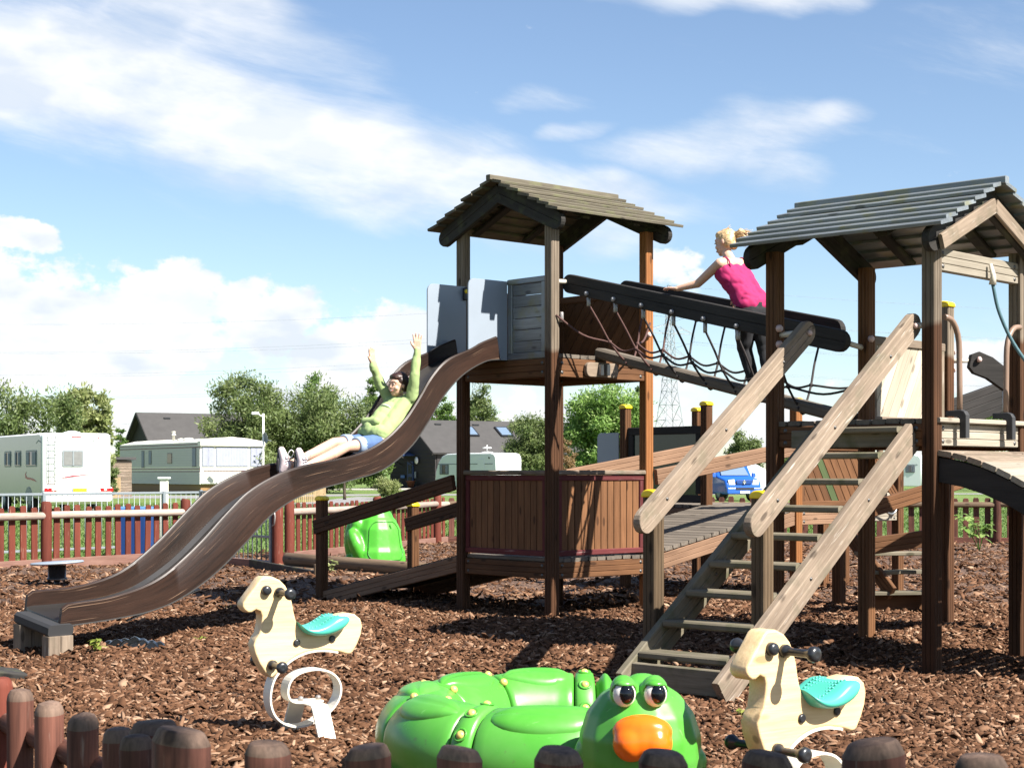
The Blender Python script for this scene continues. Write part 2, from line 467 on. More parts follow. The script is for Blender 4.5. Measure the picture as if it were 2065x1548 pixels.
def fast_mesh(name, verts, quads, tint=None, smooth=False):
    """numpy verts (n,3), faces (m,k) of constant size, tint per face"""
    me = bpy.data.meshes.new(name)
    m_, k_ = quads.shape
    me.vertices.add(len(verts))
    me.vertices.foreach_set('co', np.ascontiguousarray(verts, dtype=np.float32).ravel())
    me.loops.add(m_ * k_)
    me.loops.foreach_set('vertex_index', np.ascontiguousarray(quads, dtype=np.int32).ravel())
    me.polygons.add(m_)
    me.polygons.foreach_set('loop_start', np.arange(0, m_ * k_, k_, dtype=np.int32))
    me.polygons.foreach_set('loop_total', np.full(m_, k_, dtype=np.int32))
    if smooth:
        me.polygons.foreach_set('use_smooth', np.ones(m_, dtype=bool))
    if tint is not None:
        a = me.attributes.new('tint', 'FLOAT', 'FACE')
        a.data.foreach_set('value', np.ascontiguousarray(tint, dtype=np.float32))
    me.update(calc_edges=True)
    return me


def frame_x(p0, p1, up):
    """matrix at the middle of p0-p1 with X along it and Z near up"""
    x = (p1 - p0).normalized()
    y = Vector(up).cross(x)
    if y.length < 1e-5:
        y = Vector((0, 1, 0)).cross(x)
        if y.length < 1e-5:
            y = Vector((1, 0, 0)).cross(x)
    y.normalize()
    z = x.cross(y)
    M = Matrix((x, y, z)).transposed().to_4x4()
    M.translation = (p0 + p1) / 2
    return M


def section(w_, h_, grooves=0, bev=0.006, gd=0.006, gw=0.005, both=False):
    """closed outline in (y, z): bevelled rectangle with V grooves on the broad sides"""
    a, b = w_ / 2, h_ / 2
    bev = min(bev, a * 0.45, b * 0.45)

    def side(n, lo, hi):
        o = []
        for i in range(n):
            c = lo + (hi - lo) * (i + 1) / (n + 1)
            o += [(c - gw, 0), (c, gd), (c + gw, 0)]
        return o
    pts = []
    pts.append((a, -b + bev))
    for c, d in side(grooves, -b, b):
        pts.append((a - d, c))
    pts.append((a, b - bev))
    pts.append((a - bev, b))
    if both:
        for c, d in reversed(side(grooves, -a, a)):
            pts.append((c, b - d))
    pts.append((-a + bev, b))
    pts.append((-a, b - bev))
    for c, d in reversed(side(grooves, -b, b)):
        pts.append((-a + d, c))
    pts.append((-a, -b + bev))
    pts.append((-a + bev, -b))
    if both:
        for c, d in side(grooves, -a, a):
            pts.append((c, -b + d))
    pts.append((a - bev, -b))
    return pts


SHARED = {}


def beam(name, p0, p1, w_, h_, mat, parent=None, up=(0, 0, 1), grooves=0, bev=0.006, round0=False, round1=False, both=False, origin_low=False, twist=0.0):
    """timber from p0 to p1; w_ thickness across, h_ height towards up; origin_low puts local x=0 at world z=0 end for upright posts"""
    p0, p1 = Vector(p0), Vector(p1)
    L = (p1 - p0).length
    M = frame_x(p0, p1, up)
    if twist:
        M = M @ Matrix.Rotation(twist, 4, 'X')
    key = (round(L, 4), round(w_, 4), round(h_, 4), grooves, bev, round0, round1, both, mat, origin_low, round(p0.z, 3) if origin_low else 0)
    me = SHARED.get(key)
    if me is None:
        prof = section(w_, h_, grooves, bev, both=both)
        st = []
        r = h_ / 2
        if round0:
            st += [(-L / 2 + r - r * math.cos(R(a)), max(0.16, math.sin(R(a)))) for a in (8, 25, 45, 65)] + [(-L / 2 + r, 1.0)]
        else:
            st += [(-L / 2, 0.985), (-L / 2 + 0.004, 1.0)] if L > 0.05 else [(-L / 2, 1.0)]
        if round1:
            st += [(L / 2 - r, 1.0)] + [(L / 2 - r + r * math.cos(R(a)), max(0.16, math.sin(R(a)))) for a in (65, 45, 25, 8)]
        else:
            st += [(L / 2 - 0.004, 1.0), (L / 2, 0.985)] if L > 0.05 else [(L / 2, 1.0)]
        n = len(prof)
        off = (L / 2 + p0.z) if origin_low else 0.0
        vv = [(x + off, y, z * s) for x, s in st for y, z in prof]
        ff = []
        for i in range(len(st) - 1):
            for j in range(n):
                ff.append((i * n + j, i * n + (j + 1) % n, (i + 1) * n + (j + 1) % n, (i + 1) * n + j))
        ff.append(tuple(range(n))[::-1])
        ff.append(tuple(range((len(st) - 1) * n, len(st) * n)))
        me = mesh(name, vv, ff)
        me.materials.append(MATS[mat])
        SHARED[key] = me
    if origin_low:
        M = M @ Matrix.Translation((-(L / 2 + p0.z), 0, 0))
    return put(name, me, None, parent, M)


def tube_geo(pts, rad, seg=8):
    pts = [Vector(p) for p in pts]
    rads = rad if isinstance(rad, (list, tuple)) else [rad] * len(pts)
    t0 = (pts[1] - pts[0]).normalized()
    nrm = t0.orthogonal().normalized()
    vv, ff = [], []
    prev = t0
    for i, p in enumerate(pts):
        a, b = pts[max(0, i - 1)], pts[min(len(pts) - 1, i + 1)]
        t = (b - a).normalized()
        q = prev.rotation_difference(t)
        nrm = (q @ nrm).normalized()
        prev = t
        bi = t.cross(nrm)
        for k_ in range(seg):
            an = 2 * math.pi * k_ / seg
            vv.append(p + (nrm * math.cos(an) + bi * math.sin(an)) * rads[i])
    n = len(pts)
    for i in range(n - 1):
        for k_ in range(seg):
            ff.append((i * seg + k_, i * seg + (k_ + 1) % seg, (i + 1) * seg + (k_ + 1) % seg, (i + 1) * seg + k_))
    ff.append(tuple(range(seg))[::-1])
    ff.append(tuple(range((n - 1) * seg, n * seg)))
    return vv, ff


def center_put(name, vv, ff, mat, parent, smooth=True):
    """mesh with its origin at its own middle"""
    c = sum((Vector(v) for v in vv), Vector()) / len(vv)
    me = mesh(name, [Vector(v) - c for v in vv], ff, smooth)
    if smooth:
        for p in me.polygons:
            if len(p.vertices) > 5:
                p.use_smooth = False
    return put(name, me, mat, parent, Matrix.Translation(c))


def tube(name, pts, rad, mat, parent=None, seg=8):
    return center_put(name, *tube_geo(pts, rad, seg), mat, parent)


def curve_pts(pts, n=24):
    """Catmull-Rom through points"""
    pts = [Vector(p) for p in pts]
    P = [pts[0] * 2 - pts[1]] + pts + [pts[-1] * 2 - pts[-2]]
    out = []
    per = max(2, n // (len(pts) - 1))
    for i in range(1, len(P) - 2):
        for j in range(per):
            t = j / per
            a, b, c, d = P[i - 1], P[i], P[i + 1], P[i + 2]
            out.append(0.5 * ((2 * b) + (c - a) * t + (2 * a - 5 * b + 4 * c - d) * t * t + (-a + 3 * b - 3 * c + d) * t ** 3))
    out.append(pts[-1])
    return out


def lathe(name, prof, M, mat, parent=None, seg=20, smooth=True):
    """prof list of (radius, z)"""
    vv, ff = [], []
    for r, z in prof:
        for k_ in range(seg):
            a = 2 * math.pi * k_ / seg
            vv.append((r * math.cos(a), r * math.sin(a), z))
    for i in range(len(prof) - 1):
        for k_ in range(seg):
            ff.append((i * seg + k_, i * seg + (k_ + 1) % seg, (i + 1) * seg + (k_ + 1) % seg, (i + 1) * seg + k_))
    ff.append(tuple(range(seg))[::-1])
    ff.append(tuple(range((len(prof) - 1) * seg, len(prof) * seg)))
    me = mesh(name, vv, ff, smooth)
    for p in me.polygons:
        if len(p.vertices) > 5:
            p.use_smooth = False
    return put(name, me, mat, parent, M)


def prism(name, outline, th, M, mat, parent=None, bev=0.0, seg=2, smooth=False):
    """outline in local XY, thickness th along local Z (centred)"""
    n = len(outline)
    bm = bmesh.new()
    a = [bm.verts.new((x, y, -th / 2)) for x, y in outline]
    b = [bm.verts.new((x, y, th / 2)) for x, y in outline]
    f0 = bm.faces.new(a[::-1])
    f1 = bm.faces.new(b)
    for i in range(n):
        bm.faces.new((a[i], a[(i + 1) % n], b[(i + 1) % n], b[i]))
    bmesh.ops.recalc_face_normals(bm, faces=bm.faces)
    if bev:
        ed = [e for e in bm.edges if any(f in (f0, f1) for f in e.link_faces)]
        bmesh.ops.bevel(bm, geom=ed, offset=bev, segments=seg, profile=0.5, affect='EDGES')
    me = bpy.data.meshes.new(name)
    bm.to_mesh(me)
    bm.free()
    if smooth:
        big = sorted((p.area for p in me.polygons), reverse=True)[:2]
        for p in me.polygons:
            p.use_smooth = p.area < big[-1] * 0.99
    return put(name, me, mat, parent, M)


def plane_M(o, x, y):
    """matrix with local X, Y along world vectors x, y at o"""
    x = Vector(x).normalized()
    y = Vector(y)
    y = (y - x * y.dot(x)).normalized()
    z = x.cross(y)
    M = Matrix((x, y, z)).transposed().to_4x4()
    M.translation = Vector(o)
    return M


def rrect(w_, h_, r, corners=(1, 1, 1, 1), n=5):
    """rounded rectangle outline, corner order: lower left, lower right, upper right, upper left"""
    out = []
    for (cx, cy, a0), on in zip(((-1, -1, 180), (1, -1, 270), (1, 1, 0), (-1, 1, 90)), corners):
        x, y = cx * w_ / 2, cy * h_ / 2
        if not on:
            out.append((x, y))
            continue
        for i in range(n + 1):
            a = R(a0 + 90 * i / n)
            out.append((x - cx * r + r * math.cos(a), y - cy * r + r * math.sin(a)))
    return out


def box(name, c, size, mat, parent=None, rz=0.0, bev=0.01):
    """bevelled block centred at c"""
    M = Matrix.Translation(Vector(c)) @ Matrix.Rotation(rz, 4, 'Z')
    o = prism(name, rrect(size[0], size[1], min(bev, size[0] * .3, size[1] * .3), n=2), size[2], M, mat, parent, bev=min(bev, size[2] * .3), seg=1)
    return o


def ball(name, c, r, mat, parent=None, seg=12, squash=(1, 1, 1), M=None):
    vv, ff = sphere_geo(seg)
    vv = [Vector((v[0] * r * squash[0], v[1] * r * squash[1], v[2] * r * squash[2])) for v in vv]
    MM = Matrix.Translation(Vector(c))
    if M is not None:
        MM = MM @ M
    return put(name, mesh(name, vv, ff, True), mat, parent, MM)


def sphere_geo(seg=12):
    rings = seg // 2 + 1
    vv = [(0, 0, -1)]
    for i in range(1, rings):
        a = -math.pi / 2 + math.pi * i / rings
        for k_ in range(seg):
            b = 2 * math.pi * k_ / seg
            vv.append((math.cos(a) * math.cos(b), math.cos(a) * math.sin(b), math.sin(a)))
    vv.append((0, 0, 1))
    ff = []
    for k_ in range(seg):
        ff.append((0, 1 + (k_ + 1) % seg, 1 + k_))
    for i in range(rings - 2):
        for k_ in range(seg):
            a = 1 + i * seg
            ff.append((a + k_, a + (k_ + 1) % seg, a + seg + (k_ + 1) % seg, a + seg + k_))
    top = len(vv) - 1
    a = 1 + (rings - 2) * seg
    for k_ in range(seg):
        ff.append((a + k_, a + (k_ + 1) % seg, top))
    return vv, ff


def cap_geo(p0, p1, r0, r1, seg=14):
    """tapered capsule"""
    p0, p1 = Vector(p0), Vector(p1)
    d = p1 - p0
    if d.length < 1e-6:
        d = Vector((0, 0, 1e-4))
    z = d.normalized()
    x = z.orthogonal().normalized()
    y = z.cross(x)
    vv, ff = [p0 - z * r0], []
    rows = []
    for a in (-65, -40, -15, 0):
        rows.append((p0 + z * r0 * math.sin(R(a)), r0 * math.cos(R(a))))
    for a in (0, 15, 40, 65):
        rows.append((p1 + z * r1 * math.sin(R(a)), r1 * math.cos(R(a))))
    for c, r in rows:
        for k_ in range(seg):
            b = 2 * math.pi * k_ / seg
            vv.append(c + (x * math.cos(b) + y * math.sin(b)) * r)
    vv.append(p1 + z * r1)
    for k_ in range(seg):
        ff.append((0, 1 + (k_ + 1) % seg, 1 + k_))
    for i in range(len(rows) - 1):
        a = 1 + i * seg
        for k_ in range(seg):
            ff.append((a + k_, a + (k_ + 1) % seg, a + seg + (k_ + 1) % seg, a + seg + k_))
    a = 1 + (len(rows) - 1) * seg
    for k_ in range(seg):
        ff.append((a + k_, a + (k_ + 1) % seg, len(vv) - 1))
    return vv, ff


def blob(name, prims, voxel, mat, parent=None, smooth=4, origin=None, wrinkle=0.0, wscale=18.0, cut=None):
    """one continuous skin over tapered capsules ('c',p0,p1,r0,r1) and ellipsoids ('e',centre,(rx,ry,rz),rotation quaternion or None)"""
    V, Fc = [], []
    for p in prims:
        if p[0] == 'c':
            vv, ff = cap_geo(*p[1:])
        else:
            g, ff = sphere_geo(16)
            q = p[3] if len(p) > 3 and p[3] is not None else Quaternion()
            vv = [Vector(p[1]) + q @ Vector((a[0] * p[2][0], a[1] * p[2][1], a[2] * p[2][2])) for a in g]
        o = len(V)
        V += vv
        Fc += [tuple(i + o for i in f) for f in ff]
    og = Vector(origin) if origin is not None else sum(V, Vector()) / len(V)
    me = mesh(name, [v - og for v in V], Fc)
    tmp = bpy.data.objects.new('tmp', me)
    C.objects.link(tmp)
    rm = tmp.modifiers.new('r', 'REMESH')
    rm.mode = 'VOXEL'
    rm.voxel_size = voxel
    if smooth:
        sm = tmp.modifiers.new('s', 'SMOOTH')
        sm.factor = 0.5
        sm.iterations = smooth
    dg = bpy.context.evaluated_depsgraph_get()
    out = bpy.data.meshes.new_from_object(tmp.evaluated_get(dg))
    out.name = name
    bpy.data.objects.remove(tmp)
    n = len(out.vertices)
    if wrinkle:
        co = np.empty(n * 3, np.float32)
        no = np.empty(n * 3, np.float32)
        out.vertices.foreach_get('co', co)
        out.vertex_normals.foreach_get('vector', no)
        co = co.reshape(-1, 3)
        no = no.reshape(-1, 3)
        s = np.zeros(n)
        for i in range(6):
            kx = rng.normal(size=3) * wscale
            s += np.sin(co @ kx + rng.uniform(0, 6.28) + 1.5 * np.sin(co @ (rng.normal(size=3) * wscale * .5)))
        s = np.abs(s / 3.0) - 0.45
        co += no * (s * wrinkle)[:, None]
        out.vertices.foreach_set('co', co.astype(np.float32).ravel())
    out.polygons.foreach_set('use_smooth', [True] * len(out.polygons))
    out.update()
    return put(name, out, mat, parent, Matrix.Translation(og))


def text(name, body, size, M, mat, parent, extrude=0.002, shear=0.0):
    cu = bpy.data.curves.new(name, 'FONT')
    cu.body = body
    cu.size = size
    cu.extrude = extrude
    cu.shear = shear
    cu.align_x, cu.align_y = 'CENTER', 'CENTER'
    tmp = bpy.data.objects.new('tmp', cu)
    C.objects.link(tmp)
    me = bpy.data.meshes.new_from_object(tmp.evaluated_get(bpy.context.evaluated_depsgraph_get()))
    bpy.data.objects.remove(tmp)
    return put(name, me, mat, parent, M)


def lerp(a, b, t):
    return a + (b - a) * t

# ================================================================== the setting
FENCE = [(-12.0, 14.0), (-6.77, 22.1), (-1.21, 30.8), (2.5, 31.5), (14.0, 29.2)]


def fence_y(x):
    for (x0, y0), (x1, y1) in zip(FENCE, FENCE[1:]):
        if x0 <= x <= x1:
            return lerp(y0, y1, (x - x0) / (x1 - x0))
    return FENCE[-1][1] if x > 0 else FENCE[0][1]


def relief(x, y):
    x = np.asarray(x, dtype=float)
    y = np.asarray(y, dtype=float)
    z = 0.016 * np.sin(1.7 * x + 0.6 * y) + 0.014 * np.sin(2.3 * y - 1.1 * x + 1) + 0.010 * np.sin(4.1 * x + 3.3 * y) + 0.007 * np.sin(7.3 * x - 6.1 * y)
    for cx, cy, a, r in ((1.5, 15.9, .07, .8), (2.7, 12.7, .05, .5), (-2.2, 19.4, .10, 1.1), (-1.2, 7.6, .03, .6), (3.6, 13.6, .06, .6), (-3.75, 11.2, -.07, .55), (1.05, 8.9, -.05, .5), (-.6, 8.3, -.03, .7), (2.2, 7.4, -.03, 1.0)):
        z = z + a * np.exp(-((x - cx) ** 2 + (y - cy) ** 2) / r ** 2)
    return z


def gz(x, y):
    return float(relief(x, y))


vv = [(-1500, -200, -0.04), (1500, -200, -0.04), (1500, 3000, -0.04), (-1500, 3000, -0.04)]
tag(put('lawn', mesh('lawn', vv, [(0, 1, 2, 3)]), 'lawn'), None, kind='structure')
nx, ny, x0, y0, x1, y1 = 130, 150, -11.0, 3.3, 13.0, 31.4
gxs, gys = np.meshgrid(np.linspace(x0, x1, nx), np.linspace(y0, y1, ny))
fy = np.array([[fence_y(a) for a in gxs[0]]])
gyc = np.minimum(gys, fy)
V = np.stack([gxs, gyc, relief(gxs, gyc)], -1).reshape(-1, 3)
idx = np.arange(nx * ny).reshape(ny, nx)
Q = np.stack([idx[:-1, :-1], idx[:-1, 1:], idx[1:, 1:], idx[1:, :-1]], -1).reshape(-1, 4)
keep = (gyc[1:, :-1] - gyc[:-1, :-1] > 1e-4).reshape(-1) | (gyc[1:, 1:] - gyc[:-1, 1:] > 1e-4).reshape(-1)
tag(put('ground', fast_mesh('ground', V, Q[keep], smooth=True), 'mulch'), None, kind='structure')

# bark chips: flat splinters lying on the ground, real pieces
def chips(n, ylo, yhi, lo, hi, seed):
    r = np.random.default_rng(seed)
    y = ylo + (yhi - ylo) * r.random(n)
    half = y * 0.318 + 0.15
    x = (r.random(n) * 2 - 1) * half
    lim = np.array([fence_y(a) for a in x]) - 0.1
    ok = y < lim
    x, y = x[ok], y[ok]
    n = len(x)
    z = relief(x, y)
    L = lo + (hi - lo) * r.random(n) ** 2.9
    Wd = L * (0.16 + 0.42 * r.random(n) ** 1.5)
    T = 0.05 * L + 0.0015
    base = np.array([[-.5, -.35, 0], [.1, -.5, .1], [.5, -.15, 0], [.44, .4, .1], [-.1, .5, 0.1], [-.46, .3, 0]])
    base = base[None] + r.normal(0, .12, (n, 6, 3))
    top = base * np.stack([L, Wd, T], -1)[:, None, :]
    yaw, pit, rol = r.random(n) * 6.283, r.normal(0, .30, n), r.normal(0, .50, n)
    cy_, sy_ = np.cos(yaw), np.sin(yaw)
    cp, sp = np.cos(pit), np.sin(pit)
    cr, sr = np.cos(rol), np.sin(rol)
    Rm = np.empty((n, 3, 3))
    Rm[:, 0, 0] = cy_ * cp; Rm[:, 0, 1] = cy_ * sp * sr - sy_ * cr; Rm[:, 0, 2] = cy_ * sp * cr + sy_ * sr
    Rm[:, 1, 0] = sy_ * cp; Rm[:, 1, 1] = sy_ * sp * sr + cy_ * cr; Rm[:, 1, 2] = sy_ * sp * cr - cy_ * sr
    Rm[:, 2, 0] = -sp; Rm[:, 2, 1] = cp * sr; Rm[:, 2, 2] = cp * cr
    up = Rm[:, :, 2][:, None, :] * (T + .003)[:, None, None]
    a = np.einsum('nij,nkj->nki', Rm, top)
    c = np.stack([x, y, z + 0.004 + 0.22 * L * np.abs(np.sin(pit)) + 0.012 * r.random(n)], -1)[:, None, :]
    vv_ = np.concatenate([a + up + c, a * 1.04 + c - up * .4], 1).reshape(-1, 3)
    o = (np.arange(n) * 12)[:, None]
    cols = [np.array([0, 1, 4, 5]), np.array([1, 2, 3, 4]), np.array([6, 7, 1, 0]), np.array([7, 8, 2, 1]), np.array([8, 9, 3, 2]), np.array([9, 10, 4, 3]), np.array([10, 11, 5, 4]), np.array([11, 6, 0, 5])]
    qs = np.concatenate([o + q[None] for q in cols], 0)
    tint = np.clip(r.beta(1.3, 2.2, n) * 1.0 + r.normal(0, .05, n), 0, 1)
    pale = r.random(n) < 0.012
    tint[pale] = 1.0
    return vv_, qs, np.tile(tint, len(cols))


parts_ = [chips(88000, 4.2, 9.5, .011, .075, 1), chips(76000, 9.5, 16.0, .016, .085, 2), chips(24000, 16.0, 31.0, .03, .12, 3)]
off, VV, QQ, TT = 0, [], [], []
for a, b, c in parts_:
    VV.append(a); QQ.append(b + off); TT.append(c); off += len(a)
bc = put('bark_chips', fast_mesh('bark_chips', np.concatenate(VV), np.concatenate(QQ), np.concatenate(TT)), 'bark_chip')
tag(bc, 'loose brown bark chips covering the playground floor', 'bark chips', kind='stuff')

# a few fallen leaves and pale splinters lying on the bark
n = 260
r = np.random.default_rng(55)
ly = 4.5 + 15 * r.random(n)
lx_ = (r.random(n) * 2 - 1) * ly * .31
sz = .018 + .022 * r.random(n)
an = r.random(n) * 6.283
e1 = np.stack([np.cos(an), np.sin(an), r.normal(0, .2, n)], -1) * sz[:, None]
e2 = np.stack([-np.sin(an), np.cos(an), r.normal(0, .2, n)], -1) * (sz * (.25 + .5 * r.random(n)))[:, None]
p0 = np.stack([lx_, ly, relief(lx_, ly) + .022], -1)
V = np.stack([p0 - e1, p0 + e2, p0 + e1, p0 - e2], 1).reshape(-1, 3)
fl_ = put('fallen_leaves', fast_mesh('fallen_leaves', V, np.arange(n * 4).reshape(-1, 4), np.where(r.random(n) < .6, 1.0, .8)), 'bark_chip')
tag(fl_, 'pale dry leaves and splinters scattered over the bark', 'leaf litter', kind='stuff')

# short grass beyond the fence
n = 90000
gy_ = 23.0 + 47 * rng.random(n) ** 1.6
gx_ = (rng.random(n) * 2 - 1) * gy_ * 0.32
ok = gy_ > np.array([fence_y(a) for a in gx_]) + 0.25
gx_, gy_ = gx_[ok], gy_[ok]
n = len(gx_)
hgt = (0.02 + 0.03 * rng.random(n)) * (0.7 + gy_ / 60)
wd = 0.006 + gy_ * 0.00028
an = rng.random(n) * 6.283
lean = rng.normal(0, .03, (n, 2))
V = np.empty((n, 3, 3))
V[:, 0] = np.stack([gx_ - wd * np.cos(an), gy_ - wd * np.sin(an), np.full(n, -.04)], -1)
V[:, 1] = np.stack([gx_ + wd * np.cos(an), gy_ + wd * np.sin(an), np.full(n, -.04)], -1)
V[:, 2] = np.stack([gx_ + lean[:, 0], gy_ + lean[:, 1], -.04 + hgt], -1)
gr = put('grass', fast_mesh('grass', V.reshape(-1, 3), np.arange(n * 3).reshape(-1, 3), np.clip(rng.normal(.5, .22, n), 0, 1)), 'grass_blade')
tag(gr, 'mown green grass of the campsite field beyond the picket fence', 'grass', kind='stuff')


def sheet(name, pts, z, mat):
    return tag(put(name, mesh(name, [(x, y, z) for x, y in pts], [tuple(range(len(pts)))]), mat), None, kind='structure')


sheet('road', [(-45, 86), (-16, 86), (-8, 96), (10, 101), (40, 103), (40, 108), (9, 107), (-10, 103), (-18, 97), (-45, 96)], -0.030, 'asphalt_grey')
sheet('path', [(-12.5, 60), (-10.6, 57), (-7.0, 70), (-6.2, 88), (-8.5, 92), (-9.4, 74)], -0.034, 'asphalt_grey')
sheet('forecourt', [(-30, 128), (14, 128), (14, 143), (-30, 143)], -0.026, 'concrete')

# ================================================================== play towers
def cell(F, deg):
    a = R(deg)
    return Vector((F[0], F[1], 0)), Vector((-math.cos(a), math.sin(a), 0)), Vector((math.sin(a), math.cos(a), 0))


F1, u1, v1 = cell((0.35, 14.66), 48)
F2, u2, v2 = cell((2.696, 10.736), 43)
S_ = 1.2
UP = Vector((0, 0, 1))


def post(parent, p, z1, mat, z0=None, cap=False, size=0.098, ax=None):
    z0 = gz(p.x, p.y) - 0.06 if z0 is None else z0
    o = beam('post', (p.x, p.y, z0), (p.x, p.y, z1), size, size, mat, parent, up=ax or (1, 0, 0), grooves=2, bev=0.008, both=True, origin_low=True)
    if cap:
        d = (ax or Vector((1, 0, 0)))
        e = d.cross(UP)
        prof = [(-.056, 0)] + [(-.056 * math.cos(R(a)), .018 + .030 * math.sin(R(a))) for a in range(0, 181, 20)] + [(.056, 0)]
        prism('post_cap', prof, .112, plane_M((p.x, p.y, z1 - .004), d, UP), 'yellow_cap', o, bev=.008, seg=2, smooth=True)
    return o


def bolt(parent, p, n, r=.013):
    """domed coach bolt head"""
    me = SHARED.get(('bolt', r))
    M = plane_M(p, n.orthogonal(), n.cross(n.orthogonal()))
    if me is None:
        SHARED[('bolt', r)] = lathe('bolt', [(r * 1.25, 0), (r * 1.25, .002), (r, .002), (r * .85, .006), (r * .4, .009)], M, 'edge_steel', parent, 10).data
    else:
        put('bolt', me, None, parent, M)


def edge_beam(parent, a, b, zc, mat, h_=0.15, th=0.05, inset=0.05):
    d = (b - a).normalized()
    o = beam('edge_beam', a + d * inset + UP * zc, b - d * inset + UP * zc, th, h_, mat, parent, grooves=2)
    nn = d.cross(UP)
    if nn.y > 0:
        nn = -nn
    for k_ in (.10, (b - a).length - .10):
        for z in (-.042, .042):
            bolt(o, a + d * k_ + UP * (zc + z) + nn * (th / 2 - .001), nn)
    return o


def deck(parent, O, along, across, z, n=11, mat='deck_grey', la=1.24, lc=1.2, name='deck_board', slope=0.0):
    """boards run along 'along' and are laid side by side over 'across'"""
    st = lc / n
    for i in range(n):
        c = O + across * (st * (i + .5)) + UP * (z + slope * st * (i + .5) + random.uniform(-.003, .003))
        j = random.uniform(-.012, .012)
        beam(name, c + along * (-.02 + j), c + along * (la - .02 + j), st - .010, .034, mat, parent, bev=.007)


def diag_panel(parent, a, b, z0, z1, mat, plank=0.105, ang=55, th=0.022, frame=None, stripe=None, flip=False, top_slope=0.0, name='plank'):
    """upright panel of slanting boards between a and b"""
    d = (b - a)
    L = d.length
    d.normalize()
    H_ = z1 - z0
    sgn = -1 if flip else 1
    ca, sa = math.cos(R(ang)), sgn * math.sin(R(ang))
    nrm = (-sa, ca)
    lo = min(x * nrm[0] + y * nrm[1] for x in (0, L) for y in (0, H_))
    hi = max(x * nrm[0] + y * nrm[1] for x in (0, L) for y in (0, H_))
    k_ = lo + random.uniform(0, .04)
    i = 0
    while k_ < hi:
        poly = [(0, 0), (L, 0), (L, H_), (0, H_)]
        for s_, lim in ((1, k_ + .003), (-1, -(k_ + plank - .003))):
            out = []
            for (p, q) in zip(poly, poly[1:] + poly[:1]):
                dp = s_ * (p[0] * nrm[0] + p[1] * nrm[1]) - lim
                dq = s_ * (q[0] * nrm[0] + q[1] * nrm[1]) - lim
                if dp >= 0:
                    out.append(p)
                if dp * dq < 0:
                    t = dp / (dp - dq)
                    out.append((lerp(p[0], q[0], t), lerp(p[1], q[1], t)))
            poly = out
            if len(poly) < 3:
                break
        if len(poly) >= 3:
            # local X along the grain
            M0 = plane_M(a + UP * z0, d, UP)
            ax = (d * ca + UP * sa)
            bx = (d * nrm[0] + UP * nrm[1])
            cen = (sum(p[0] for p in poly) / len(poly), sum(p[1] for p in poly) / len(poly))
            loc = [((p[0] - cen[0]) * ca + (p[1] - cen[1]) * sa, (p[0] - cen[0]) * nrm[0] + (p[1] - cen[1]) * nrm[1]) for p in poly]
            prism(name, loc, th, plane_M(M0 @ Vector((cen[0], cen[1], random.uniform(-.002, .002))), ax, bx), stripe[1] if stripe and stripe[0] == i else mat, parent, bev=.003, seg=1)
        k_ += plank
        i += 1
    if frame:
        for z in (z0 - .03, z1 + .02):
            beam('panel_rail', a + UP * z, b + UP * z, .055, .065, frame, parent)
        for p in (a, b):
            q = p + d * (0.03 if p is a else -.03)
            beam('panel_stile', q + UP * (z0 - .06), q + UP * (z1 + .05), .05, .05, frame, parent, up=d)


def roof(parent, O, a, b, zr, board, gable_mat='dark_board', rows=7):
    """gable roof: O centre of the cell, a along the ridge, b across, zr ridge height"""
    half, run, rise = 0.80, 0.86, 0.375
    sl = math.atan2(rise, run)
    Ls = math.hypot(run, rise)
    roof_o = beam('ridge_board', O - a * (half + .02) + UP * (zr + .012), O + a * (half + .02) + UP * (zr + .012), .055, .05, board, parent)
    for s_ in (1, -1):
        bb = b * s_
        down = bb * math.cos(sl) - UP * math.sin(sl)
        nrm = bb * math.sin(sl) + UP * math.cos(sl)
        st = Ls / rows
        for i in range(rows):
            c = O + UP * zr + down * (st * (i + .52)) + nrm * (0.004 + random.uniform(-.003, .003))
            tilt = nrm - down * 0.17
            j = random.uniform(-.02, .02)
            beam('roof_board', c - a * (half + j), c + a * (half - j), st * 1.15, .026, board, parent, up=tilt, bev=.004)
        for t_ in (-.68, .68):
            q0 = O + a * t_ + UP * (zr - .115) + bb * .002
            q1 = q0 + down * (Ls - .04)
            beam('barge_board', q0 - down * .02, q1, .05, .165, gable_mat, parent, up=nrm, grooves=1, round1=True)
        for t_ in (-.32, .32):
            q0 = O + a * t_ + UP * (zr - .05)
            beam('roof_batten', q0, q0 + down * (Ls - .12), .09, .03, gable_mat, parent, up=nrm)


def tower_posts(parent, F, u, v, top, mats):
    for p, m_ in zip((F, F + u * S_, F + v * S_, F + u * S_ + v * S_), mats):
        post(parent, p, top, m_, ax=u)


# ---- tall tower with the slide
L1, R1, B1 = F1 + u1 * S_, F1 + v1 * S_, F1 + (u1 + v1) * S_
T1 = thing('play_tower', 'tall roofed timber play tower with grey slide guards and a slatted den below', 'play tower', F1 + (u1 + v1) * .6, 'roofed play towers')
tower_posts(T1, F1, u1, v1, 3.50, ('post_two_high', 'post_two_high', 'stain_sunlit', 'stain_shaded'))
for a, b in ((F1, L1), (F1, R1), (L1, B1), (R1, B1)):
    edge_beam(T1, a, b, 2.205, 'stained', .165)
    edge_beam(T1, a, b, .42, 'stained', .145)
deck(T1, F1, u1, v1, 2.31)
deck(T1, F1, u1, v1, .512, n=11)
roof(T1, F1 + (u1 + v1) * .6, v1, u1, 3.91, 'roof_board')


